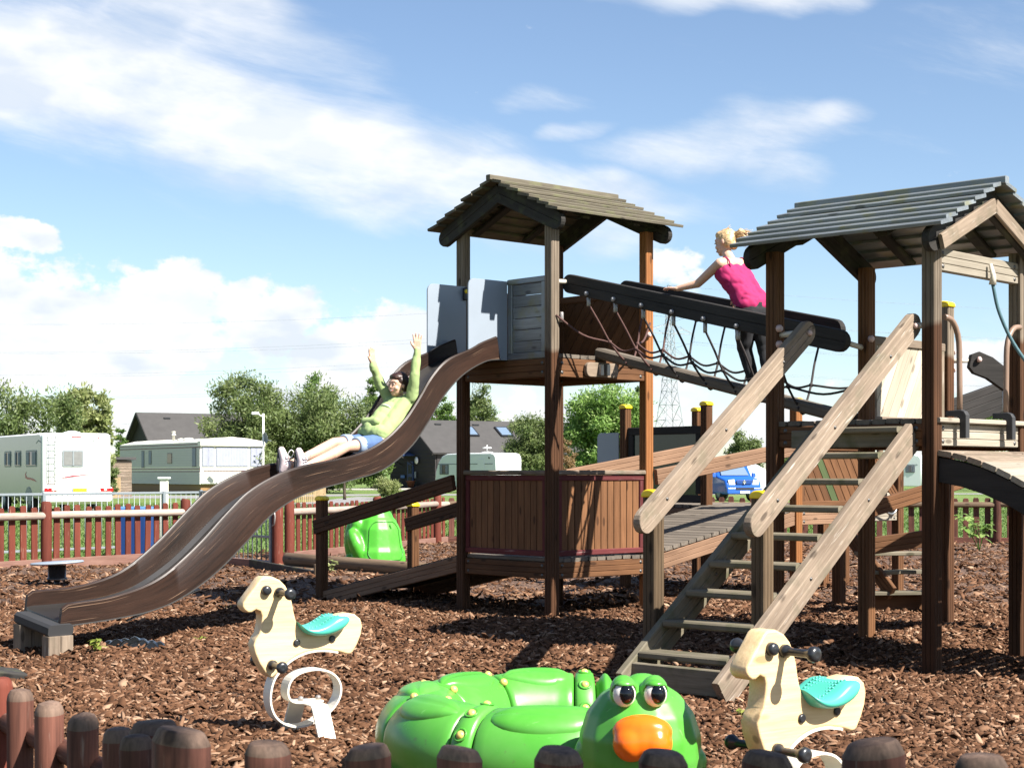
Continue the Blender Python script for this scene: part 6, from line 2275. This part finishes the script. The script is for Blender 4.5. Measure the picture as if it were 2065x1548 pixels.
beam('table_top', (px_ - .3, 34, .62), (px_ + .9, 34.3, .62), .7, .05, 'dark_board', PT)
beam('bench', (px_ - .5, 33.5, .36), (px_ + .7, 33.8, .36), .25, .05, 'dark_board', PT)
for x in (-.1, .6):
    beam('leg', (px_ + x, 33.5, -.04), (px_ + x + .05, 34.2, .60), .05, .1, 'dark_board', PT)
    beam('leg', (px_ + x, 34.6, -.04), (px_ + x + .05, 34.0, .60), .05, .1, 'dark_board', PT)


def building(name, label, apex_px, d, r, w_, L, ze, zr, sky):
    A = Vector((GX(apex_px, d), d, 0))
    r = Vector((*r, 0)).normalized()
    g = Vector((r.y, -r.x, 0))
    T = thing(name, label, 'building', A)
    # gable wall, long walls
    def quad(nm, pts, mat, th=.12):
        c = sum(pts, Vector()) / len(pts)
        x = (pts[1] - pts[0]).normalized()
        n_ = (pts[1] - pts[0]).cross(pts[2] - pts[0]).normalized()
        y = n_.cross(x)
        return prism(nm, [((p - c).dot(x), (p - c).dot(y)) for p in pts], th, plane_M(c, x, y), mat, T)
    b = -.04
    for k_ in (.5, L - .5):
        quad('wall', [A + r * k_ - g * w_ + UP * b, A + r * k_ + g * w_ + UP * b, A + r * k_ + g * w_ + UP * ze, A + r * k_ + UP * (zr - .15), A + r * k_ - g * w_ + UP * ze], 'clad_dark')
    for s_ in (1, -1):
        quad('wall', [A + r * .6 + g * s_ * w_ + UP * b, A + r * (L - .6) + g * s_ * w_ + UP * b, A + r * (L - .6) + g * s_ * w_ + UP * ze, A + r * .6 + g * s_ * w_ + UP * ze], 'clad_dark')
        e = A + g * s_ * (w_ + .45)
        ez = ze - (zr - ze) * .45 / w_
        rf = quad('roof', [A + UP * zr, A + r * L + UP * zr, e + r * L + UP * ez, e + UP * ez], 'roof_felt', .16)
        beam('barge_board', A - r * .05 + UP * (zr - .05), e - r * .05 + UP * (ez - .05), .06, .26, 'clad_dark', T)
        if s_ == 1:
            for t, q, sz in sky:
                c = (A + UP * zr).lerp(e + UP * ez, q) + r * t
                dn = (e + UP * ez - A - UP * zr).normalized()
                nn = r.cross(dn) * -1
                if nn.z < 0:
                    nn = -nn
                M = plane_M(c + nn * .14, r, -dn)
                s2 = prism('skylight', rrect(sz, sz * 1.25, .02, n=1), .16, M, 'black_plastic', rf)
                prism('pane', rrect(sz * .78, sz * 1.0, .01, n=1), .02, M @ Matrix.Translation((0, 0, .09)), 'glass_sky', s2)
            for t in (2.6, 6.4, 10.2):
                c = (A + UP * zr).lerp(e + UP * ez, .15) + r * t
                box('roof_vent', c + UP * .12, (.6, .25, .14), 'black_plastic', rf, math.atan2(r.y, r.x))
    for i in range(9):      # lap boards of the gable
        z = .3 + i * .36
        hw = w_ if z < ze else w_ * (zr - z) / (zr - ze)
        if hw > .4:
            beam('lap_board', A + r * .42 - g * (hw - .1) + UP * z, A + r * .42 + g * (hw - .1) + UP * z, .05, .10, 'clad_dark', T)
    return T, A, r, g


building('lodge_building', 'dark clad lodge with a felt gable roof behind the static caravan', 275, 150, (.85, .53), 4.0, 17, 3.2, 6.65, [(9.2, .48, 1.35)])
b2, A_, r_, g_ = building('lodge_building', 'long dark clad lodge with three skylights and a blue door behind the touring caravan', 822, 146, (.86, .51), 4.3, 24, 3.2, 5.85, [(5.2, .36, 1.3), (8.7, .36, 1.3), (13.2, .36, 1.45)])
dr_ = A_ + r_ * .36 + g_ * -.15
dM = plane_M(dr_ + UP * 1.15, g_, UP)
door = prism('door', rrect(1.1, 2.3, .02, n=1), .10, dM, 'door_blue', b2)
prism('pane', rrect(.66, .75, .02, n=1), .03, dM @ Matrix.Translation((0, .45, .06)), 'plexi', door)
prism('pane', rrect(.66, .65, .02, n=1), .03, dM @ Matrix.Translation((0, -.55, .06)), 'plate_yellow' if False else 'plexi', door)
prism('porch_roof', [(-1.5, 0), (.9, 0), (.9, .12), (-1.5, .55)], 1.5, plane_M(dr_ - r_ * .8 + UP * 2.75, g_, UP), 'door_blue', b2, bev=.02)
for k_ in (-1.4, .8):
    beam('porch_brace', dr_ - r_ * 1.4 + g_ * k_ + UP * 2.75, dr_ + g_ * k_ + UP * 1.9, .08, .08, 'clad_dark', b2)
lathe('wall_clock', [(.30, 0), (.30, .06), (.05, .07)], plane_M(dr_ + g_ * 1.35 - r_ * .08 + UP * 2.35, g_, UP), 'white_paint', b2, 18)
prism('wall_sign', rrect(.75, .25, .02), .03, plane_M(dr_ - g_ * 1.35 - r_ * .08 + UP * .95, g_, UP), 'bin_lid', b2)
prism('notice', rrect(.32, .55, .02), .03, plane_M(dr_ + g_ * 1.05 - r_ * .08 + UP * 1.1, g_, UP), 'print_grey', b2)
FP = thing('flower_pot', 'terracotta flower pot with trailing plant beside the blue door', 'flower pot', dr_ + g_ * 1.2 - r_ * .6)
lathe('pot', [(.25, 0), (.38, .5), (.42, .52), (.42, .6), (.3, .6)], Matrix.Translation(dr_ + g_ * 1.2 - r_ * .6), 'terracotta', FP, 14)

# ---- touring caravans
def tourer(label, corner_px, d, ex, WD, LN, mat_side, win):
    f = Fr((GX(corner_px, d), d), ex)
    T = thing('touring_caravan', label, 'caravan', f.o, 'touring caravans')
    side = [(0, .35), (LN * .94, .35), (LN, .6), (LN * .985, 1.4), (LN * .94, 2.0), (LN * .88, 2.42), (LN * .80, 2.58), (LN * .6, 2.62), (.5, 2.62), (.2, 2.55), (.05, 2.38), (0, 2.2)]
    prism('body', [(-y, z) for y, z in side][::-1], WD, plane_M(f.p(WD / 2, 0, 0), -f.ey, UP) @ Matrix.Identity(4), mat_side, T, bev=.07, seg=2, smooth=True)
    for y, z, w_, h_ in win:
        window(T, f.left(y, z, -.01), w_, h_, 'print_grey', 'glass_dark', curtain=.3, r=.06)
    prism('trim_line', rrect(LN * .9, .05, .01, n=1), .015, f.left(LN / 2, 1.9, -.006), 'print_grey', T)
    prism('panel_line', rrect(WD * .9, .04, .01, n=1), .02, f.front(WD / 2, 1.75, -.008), 'print_grey', T)
    for x in (.5, WD - .5):
        prism('hatch', rrect(.5, .6, .05), .015, f.front(x, .9, -.008), 'white_paint', T)
    for x in (.02, WD - .02):
        wheel(T, f.p(x, LN * .5, .30), f.ex, .30)
    return T, f


tv1, f = tourer('pale touring caravan with a side door and roof aerial seen through the tall tower', 1000, 108, (.74, .67), 2.25, 6.2, 'caravan_white', [(5.2, 1.55, .95, .70), (3.1, 1.6, .5, .55)])
dM = f.left(1.45, 1.35, -.012)
dd = prism('door', rrect(.66, 1.75, .10), .03, dM, 'caravan_white', tv1, bev=.008)
lathe('door_handle', [(.07, 0), (.07, .03), (.02, .04)], plane_M(f.p(-.03, 1.72, 1.05), -f.ey, UP), 'black_plastic', dd, 10)
lathe('side_vent', [(.06, 0), (.06, .02)], plane_M(f.p(-.02, .65, 2.30), -f.ey, UP), 'black_plastic', tv1, 10)
lathe('roof_vent', [(.4, 0), (.38, .06), (.1, .10)], Matrix.Translation(f.p(1.0, 2.0, 2.62)), 'white_paint', tv1, 14)
tube('aerial_mast', [f.p(1.0, 2.0, 2.66), f.p(1.0, 2.0, 3.15)], .03, 'white_paint', tv1, 8)
lathe('aerial_dome', [(.05, 0), (.30, .02), (.30, .07), (.05, .10)], Matrix.Translation(f.p(1.0, 2.0, 2.92)), 'white_paint', tv1, 14)
tv2, f = tourer('white touring caravan with a leaping animal emblem seen through the staircase', 1858, 118, (.52, .85), 2.2, 5.2, 'caravan_white', [(3.6, 1.62, 1.5, .62), (.8, 1.6, .7, .55)])
an_ = [(-.42, .02), (-.30, .10), (-.12, .12), (.05, .10), (.22, .14), (.36, .13), (.42, .08), (.34, .05), (.24, .03), (.34, -.06), (.30, -.08), (.16, -.01), (-.05, .0), (-.18, -.02), (-.30, -.10), (-.34, -.08), (-.26, .02), (-.40, -.02)]
prism('emblem', [(x * 1.5, y * 1.5) for x, y in an_], .01, f.left(3.35, 1.08, -.012), 'print_black', tv2)

# ---- blue van
f = Fr((GX(1464, 78), 78), (.94, .34))
BV = thing('van', 'bright blue van facing the camera behind the rear platform', 'van', f.o)
prism('body', [(0, .32), (4.6, .32), (4.62, 1.0), (4.55, 1.15), (4.3, 1.9), (3.5, 1.96), (1.6, 1.93), (.95, 1.18), (.12, 1.0), (.0, .75)], 1.86, plane_M(f.p(.93, 0, 0), f.ey, UP), 'van_blue', BV, bev=.10, seg=3, smooth=True)
sl = (f.ey * .68 + UP * .75).normalized()
prism('windscreen', [(-.72, -.45), (.72, -.45), (.62, .42), (-.62, .42)], .03, plane_M(f.p(.93, 1.19, 1.53), f.ex, sl), 'glass_sky', BV)
for s_ in (-1, 1):
    c = .93 + s_ * .62
    hl_ = prism('headlight', [(-.17, -.12), (.15, -.12), (.19, .10), (-.12, .13)] if s_ > 0 else [(-.15, -.12), (.17, -.12), (.12, .13), (-.19, .10)], .10, f.front(c, .88, .04), 'lamp_clear', BV, bev=.01)
    prism('wing_mirror', rrect(.18, .22, .05), .12, f.front(.93 + s_ * 1.05, 1.22, 1.0), 'van_blue', BV, bev=.02)
    window(BV, plane_M(f.p(.93 + s_ * .935, 1.9, 1.5), -f.ey * -s_, UP), .9, .45, 'print_black', 'glass_dark', r=.05)
prism('grille', rrect(.80, .20, .05), .05, f.front(.93, .88, -.01), 'print_black', BV, bev=.01)
for i in range(3):
    prism('grille_bar', rrect(.78, .028, .01), .05, f.front(.93, .82 + .055 * i, -.03), 'van_blue', BV)
lathe('badge', [(.085, 0), (.085, .02), (.070, .02), (.070, .008), (.01, .008)], f.front(.93, .88, -.055), 'steel', BV, 18)
tube('badge_mark', [f.p(.93 - .05, -.072, .94), f.p(.93, -.072, .875), f.p(.93 + .05, -.072, .94)], .010, 'steel', BV, 6)
tube('badge_mark', [f.p(.93 - .055, -.072, .89), f.p(.93 - .025, -.072, .815), f.p(.93, -.072, .87), f.p(.93 + .025, -.072, .815), f.p(.93 + .055, -.072, .89)], .010, 'steel', BV, 6)
prism('bumper', rrect(1.84, .30, .08), .20, f.front(.93, .48, -.02), 'van_blue', BV, bev=.05)
prism('air_intake', rrect(.95, .10, .02), .06, f.front(.93, .58, -.11), 'print_black', BV)
prism('number_plate', rrect(.50, .11, .01), .02, f.front(.93, .42, -.13), 'white_paint', BV)
for x in (.12, 1.74):
    for y in (.85, 3.6):
        wheel(BV, f.p(x, y, .33), f.ex, .33)
TN = thing('tent', 'white awning tent beside the blue van', 'tent', (GX(1512, 106), 106, 0))
to = Vector((GX(1492, 108), 108, 0))
vv = [to + Vector(p) for p in ((-1.6, -1.2, 0), (1.8, -1.2, 0), (1.8, 2.0, 0), (-1.6, 2.0, 0), (-1.3, -1.0, 1.5), (1.5, -1.0, 1.5), (1.5, 1.8, 1.5), (-1.3, 1.8, 1.5), (0, -1.1, 2.3), (0, 1.9, 2.3))]
center_put('canvas', vv, [(0, 1, 5, 8, 4), (1, 2, 6, 5), (2, 3, 7, 9, 6), (3, 0, 4, 7), (5, 6, 9, 8), (7, 4, 8, 9)], 'white_paint', TN, smooth=False)
tube('tent_pole', [to + Vector((0, -1.15, 0)), to + Vector((0, -1.15, 2.32))], .03, 'steel', TN, 6)
PC = thing('parked_car', 'dark blue parked car glimpsed under the arched bridge', 'car', (GX(1975, 120), 120, 0))
co = Vector((GX(1950, 120), 120, 0))
prism('body', [(0, .3), (4.0, .3), (4.05, .8), (3.8, .95), (3.2, 1.0), (2.6, 1.42), (1.2, 1.45), (.6, 1.0), (.05, .9), (-.02, .6)], 1.7, plane_M(co, (1, 0, 0), UP), 'bin_blue', PC, bev=.10, seg=3, smooth=True)
prism('side_window', [(.75, 1.02), (2.95, 1.02), (2.5, 1.36), (1.25, 1.38)], .02, plane_M(co + Vector((0, -.86, 0)), (1, 0, 0), UP), 'glass_dark', PC)
for x in (.8, 3.2):
    wheel(PC, co + Vector((x, -.78, .30)), Vector((0, 1, 0)), .30)

# ================================================================== trees
def leaves_mesh(centres, radii, count, size, seed, squash=.8, droop=0.0, up_bias=.4):
    r = np.random.default_rng(seed)
    k_ = len(centres)
    w_ = radii ** 2
    idx = r.choice(k_, size=count, p=w_ / w_.sum())
    dr = r.normal(size=(count, 3))
    dr /= np.linalg.norm(dr, axis=1)[:, None]
    rad = radii[idx] * (r.random(count) ** .45)
    p = centres[idx] + dr * rad[:, None] * np.array([1, 1, squash])
    nrm = dr * .7 + r.normal(size=(count, 3)) * .6 + np.array([0, 0, up_bias])
    nrm /= np.linalg.norm(nrm, axis=1)[:, None]
    t = np.cross(nrm, r.normal(size=(count, 3)))
    t[:, 2] -= droop
    t /= np.linalg.norm(t, axis=1)[:, None]
    b = np.cross(nrm, t)
    L = size * (.55 + .9 * r.random(count))
    Wd = L * (.26 + .22 * r.random(count))
    V = np.empty((count, 4, 3))
    V[:, 0] = p - t * L[:, None] * .5
    V[:, 1] = p + b * Wd[:, None] * .5
    V[:, 2] = p + t * L[:, None] * .5
    V[:, 3] = p - b * Wd[:, None] * .5
    tint = np.clip(r.normal(.38, .14, count) + (r.random(k_)[idx] - .5) * .4, 0, 1)
    return V.reshape(-1, 3), np.arange(count * 4).reshape(-1, 4), tint


def tree(name, label, px, top, width, d, mat, shape='round', base=None, count=15000, size=.24, seed=0, droop=0.0, clumps=70, group='trees of the campsite'):
    r = np.random.default_rng(seed)
    Sx = F_PX / d
    o = Vector((GX(px, d), d, -.04))
    H_ = CAMZ + (HORIZON - top) / Sx
    Rw = width / Sx / 2
    zb = (.06 * H_ if base is None else base)
    T = thing(name, label, 'tree' if name != 'bush' else 'bush', o, group)
    cs, rs = [], []
    while len(cs) < clumps:
        q = r.uniform(-1, 1, 3)
        zz = (q[2] + 1) / 2
        if shape == 'cone':
            lim = (1 - zz) ** .75 * 1.0 + .05
            if math.hypot(q[0], q[1]) > lim:
                continue
            rr = (.16 + .22 * (1 - zz)) * Rw
        elif shape == 'column':
            lim = .95 * math.sin(math.pi * min(1, zz * .8 + .18)) ** .6
            if math.hypot(q[0], q[1]) > lim:
                continue
            rr = .30 * Rw
        else:
            if q[0] ** 2 + q[1] ** 2 + (q[2] * .98 + (.15 if zz < .5 else 0)) ** 2 > 1:
                continue
            rr = r.uniform(.16, .34) * Rw
        hgt = zb + (H_ - zb) * zz
        rr = min(rr, .3 * (H_ - zb))
        hgt = min(hgt, H_ - rr * .55)
        cs.append((o.x + q[0] * (Rw - rr * .6), o.y + q[1] * (Rw - rr * .6), o.z + hgt))
        rs.append(rr)
    cs, rs = np.array(cs), np.array(rs)
    th = .045 * H_ * (.6 if shape == 'round' else .5)
    tube('trunk', curve_pts([o, o + UP * H_ * .35 + Vector((r.normal() * .05 * Rw, 0, 0)), o + UP * H_ * .8], 8), [lerp(th, th * .2, i / 8) for i in range(9)], 'bark', T, 8)
    for i in range(6):
        k_ = int(r.integers(clumps))
        s0 = o + UP * H_ * float(r.uniform(.18, .5))
        e = Vector(cs[k_])
        tube('limb', curve_pts([s0, s0.lerp(e, .5) + UP * .05 * H_, e], 6), [th * .45, th * .36, th * .3, th * .24, th * .18, th * .12, th * .07], 'bark', T, 6)
    count = int(count * 1.5)
    size *= .78
    V, Q, tint = leaves_mesh(cs, rs, count, size, seed + 100, droop=droop)
    # stray twigs at the outline
    k2 = count // 7
    sel = r.integers(clumps, size=k2)
    dr = r.normal(size=(k2, 3))
    dr /= np.linalg.norm(dr, axis=1)[:, None]
    dr[:, 2] = np.abs(dr[:, 2])
    p = cs[sel] + dr * (rs[sel] * r.uniform(.9, 1.45, k2))[:, None]
    L = size * .9
    t = dr + r.normal(size=(k2, 3)) * .3
    b = np.cross(t, r.normal(size=(k2, 3)))
    b /= np.linalg.norm(b, axis=1)[:, None]
    V2 = np.stack([p - t * L * .5, p + b * L * .2, p + t * L * .5, p - b * L * .2], 1).reshape(-1, 3)
    Q2_ = np.arange(k2 * 4).reshape(-1, 4) + len(V)
    V = np.concatenate([V, V2]) - np.array(o)
    put('crown', fast_mesh('crown', V, np.concatenate([Q, Q2_]), np.concatenate([tint, r.random(k2) * .6 + .3])), mat, T, Matrix.Translation(o))
    return T


tree('willow_tree', 'loose olive green tree behind the motorhome at the photo edge', 40, 772, 270, 72, 'leaf_olive', seed=1, droop=.5, count=17000)
tree('maple_tree', 'pale yellow green tree behind the motorhome roof', 172, 776, 125, 78, 'leaf_pale', seed=2, base=1.0, count=13000, size=.30)
tree('cypress_tree', 'small dark conifer between the pale tree and the lodge gable', 242, 845, 46, 125, 'leaf_conifer', 'cone', seed=3, count=5000, size=.35)
tree('willow_tree', 'tall grey green tree in front of the lodge roof', 492, 757, 175, 104, 'leaf_olive', seed=4, droop=.4, count=17000, size=.28)
tree('willow_tree', 'broad grey green tree under the sliding girl', 655, 790, 265, 108, 'leaf_olive', seed=5, droop=.4, count=26000, size=.30)
tree('cypress_tree', 'bright green conifer rising behind the broad grey green tree', 645, 733, 135, 135, 'leaf_conifer', 'cone', seed=6, count=15000, size=.42)
tree('cypress_tree', 'green conifer half hidden behind the raised arms of the sliding girl', 752, 758, 84, 140, 'leaf_conifer', 'cone', seed=7, count=10000, size=.42)
tree('cypress_tree', 'dark conifer behind the long lodge roof beside the slide', 880, 778, 88, 190, 'leaf_conifer', 'round', seed=8, count=9000, size=.5)
tree('poplar_tree', 'yellowing poplar behind the long lodge seen through the tall tower', 965, 775, 100, 195, 'leaf_olive', 'column', seed=9, count=9000, size=.5)
tree('birch_tree', 'light olive tree right of the touring caravan', 1072, 838, 135, 112, 'leaf_olive', seed=10, base=1.2, count=12000, size=.26)
tree('lime_tree', 'large bright green windblown tree seen between the tower posts', 1232, 776, 210, 88, 'leaf_bright', seed=11, count=26000, size=.27, base=.4)
tree('cypress_tree', 'narrow dark cypress beside the bright green tree', 1286, 768, 26, 150, 'leaf_dark', 'column', seed=12, count=3500, size=.4)
tree('bush', 'rusty dry bush at the foot of the bright green tree', 1135, 875, 62, 84, 'leaf_rust', seed=13, count=5000, size=.16)
tree('bush', 'green bush behind the staircase rails', 1500, 868, 80, 125, 'leaf_olive', seed=14, count=6000, size=.3)
tree('bush', 'green hedge tree beyond the dark chain bridge', 1985, 800, 120, 130, 'leaf_conifer', seed=15, count=9000, size=.35)
tree('bush', 'distant green bush right of the blue van', 1640, 905, 170, 210, 'leaf_olive', seed=16, count=7000, size=.45)
tree('bush', 'low flowering shrub on the lawn before the blue door', 782, 962, 60, 84, 'leaf_pale', seed=17, count=4000, size=.13, clumps=40)
tree('bush', 'dark leafy shrub between motorhome and shed', 222, 925, 36, 84, 'leaf_olive', seed=18, count=3000, size=.15)
tree('maple_tree', 'young tree with a bare trunk beyond the slatted timber fence', 695, 880, 60, 82, 'leaf_olive', seed=19, base=1.5, count=3500, size=.2)
tree('bush', 'far hedge mass at the horizon beyond the second caravan', 1900, 925, 420, 330, 'leaf_dark', seed=20, count=9000, size=.7, clumps=120)

# tree behind the photographer whose shade dapples the near fence
def shade_tree():
    r = np.random.default_rng(77)
    o = Vector((5.6, -1.6, -.04))
    T = thing('lime_tree', 'leafy tree standing behind the photographer, shading the near fence', 'tree', o)
    cs = []
    while len(cs) < 60:
        q = r.uniform(-1, 1, 3)
        if (q ** 2).sum() > 1:
            continue
        cs.append((4.75 + q[0] * 2.0, -.55 + q[1] * .75, 6.1 + q[2] * .5))
    for i in range(34):
        q = r.uniform(-1, 1, 3)
        cs.append((3.75 + q[0] * .75, .75 + q[1] * .5, 6.0 + q[2] * .4))
    cs = np.array(cs)
    tube('trunk', curve_pts([o, o + UP * 3 + Vector((.2, 0, 0)), Vector((4.9, -.7, 6.0))], 10), [lerp(.2, .06, i / 10) for i in range(11)], 'bark', T, 10)
    for i in range(12):
        e = Vector(cs[i * 7])
        s0 = Vector((5.3, -1.2, 4.6))
        tube('limb', curve_pts([s0, s0.lerp(e, .5), e], 6), [.06, .05, .045, .04, .03, .02, .012], 'bark', T, 6)
    V, Q, tint = leaves_mesh(cs, np.full(len(cs), .34), 8200, .13, 78)
    put('crown', fast_mesh('crown', V - np.array(o), Q, tint), 'leaf_bright', T, Matrix.Translation(o))


shade_tree()

# ================================================================== pylons and wires
def pylon(label, px, d, Hh):
    o = Vector((GX(px, d), d, -.04))
    T = thing('pylon', label, 'pylon', o, 'electricity pylons')
    ca_, sa_ = math.cos(R(25)), math.sin(R(25))

    def P(x, y, z):
        return o + Vector((x * ca_ - y * sa_, x * sa_ + y * ca_, z))

    def half(z):
        return float(np.interp(z, [0, .45 * Hh, Hh], [4.2, 1.5, .35]))
    lev = [0, .11, .21, .30, .38, .45, .51, .57, .63, .69, .75, .81, .87, .93, 1.0]
    V, Fc = [], []

    def strut(a, b, r):
        vv, ff = tube_geo([a, b], r, 4)
        k0 = len(V)
        V.extend(vv)
        Fc.extend(tuple(i + k0 for i in f) for f in ff)
    cor = ((1, 1), (1, -1), (-1, -1), (-1, 1))
    for l0, l1 in zip(lev, lev[1:]):
        z0, z1 = l0 * Hh, l1 * Hh
        h0, h1 = half(z0), half(z1)
        for i in range(4):
            a, b = cor[i], cor[(i + 1) % 4]
            strut(P(a[0] * h0, a[1] * h0, z0), P(a[0] * h1, a[1] * h1, z1), .13)
            strut(P(a[0] * h0, a[1] * h0, z0), P(b[0] * h1, b[1] * h1, z1), .07)
            strut(P(b[0] * h0, b[1] * h0, z0), P(a[0] * h1, a[1] * h1, z1), .07)
            strut(P(a[0] * h1, a[1] * h1, z1), P(b[0] * h1, b[1] * h1, z1), .07)
    center_put('lattice_body', V, Fc, 'pylon_steel', T, smooth=False)
    tips = []
    for zf, al in ((.62, 6.2), (.75, 7.4), (.88, 5.6)):
        for s_ in (1, -1):
            V, Fc = [], []
            z = zf * Hh
            h_ = half(z)
            tip = P(s_ * al, 0, z)
            for y in (h_, -h_):
                strut(P(s_ * h_, y, z), tip, .09)
                strut(P(s_ * h_, y, z + .05 * Hh), tip, .08)
                strut(P(s_ * h_, y, z), P(s_ * al * .55, y * .45, z + .025 * Hh), .06)
            strut(tip, tip - UP * 2.0, .10)
            center_put('cross_arm', V, Fc, 'pylon_steel', T, smooth=False)
            tips.append(tip - UP * 2.0)
    tips.append(P(0, 0, Hh))
    return T, tips


_, tipA = pylon('tall steel lattice pylon behind the net bridge', 1350, 430, 49.5)
_, tipB = pylon('steel lattice pylon behind the tall tower, its legs seen above the lodge', 965, 470, 47)


def wires(label, tips, ends, sag, r_=.032):
    T = thing('power_lines', label, 'power lines', tips[0])
    for a, b in zip(tips, ends):
        b = Vector(b)
        pts = [a.lerp(b, t) - UP * (4 * sag * t * (1 - t)) for t in [i / 24 for i in range(25)]]
        tube('wire', pts, r_, 'print_grey', T, 5)


wires('overhead wires running from the pylon towards the upper right sky', tipA, [p + Vector((330, 60, 4)) for p in tipA], 7)
wires('overhead wires strung between the two pylons', tipA, tipB, 3)
wires('overhead wires running from the far pylon across the sky to the photo edge', tipB, [p + Vector((-330, -60, 4)) for p in tipB], 8)
wires('second set of overhead wires crossing the lower sky over the lodge', [p + Vector((-40, 40, -14)) for p in tipB[:4]], [p + Vector((-400, 60, -12)) for p in tipB[:4]], 6)
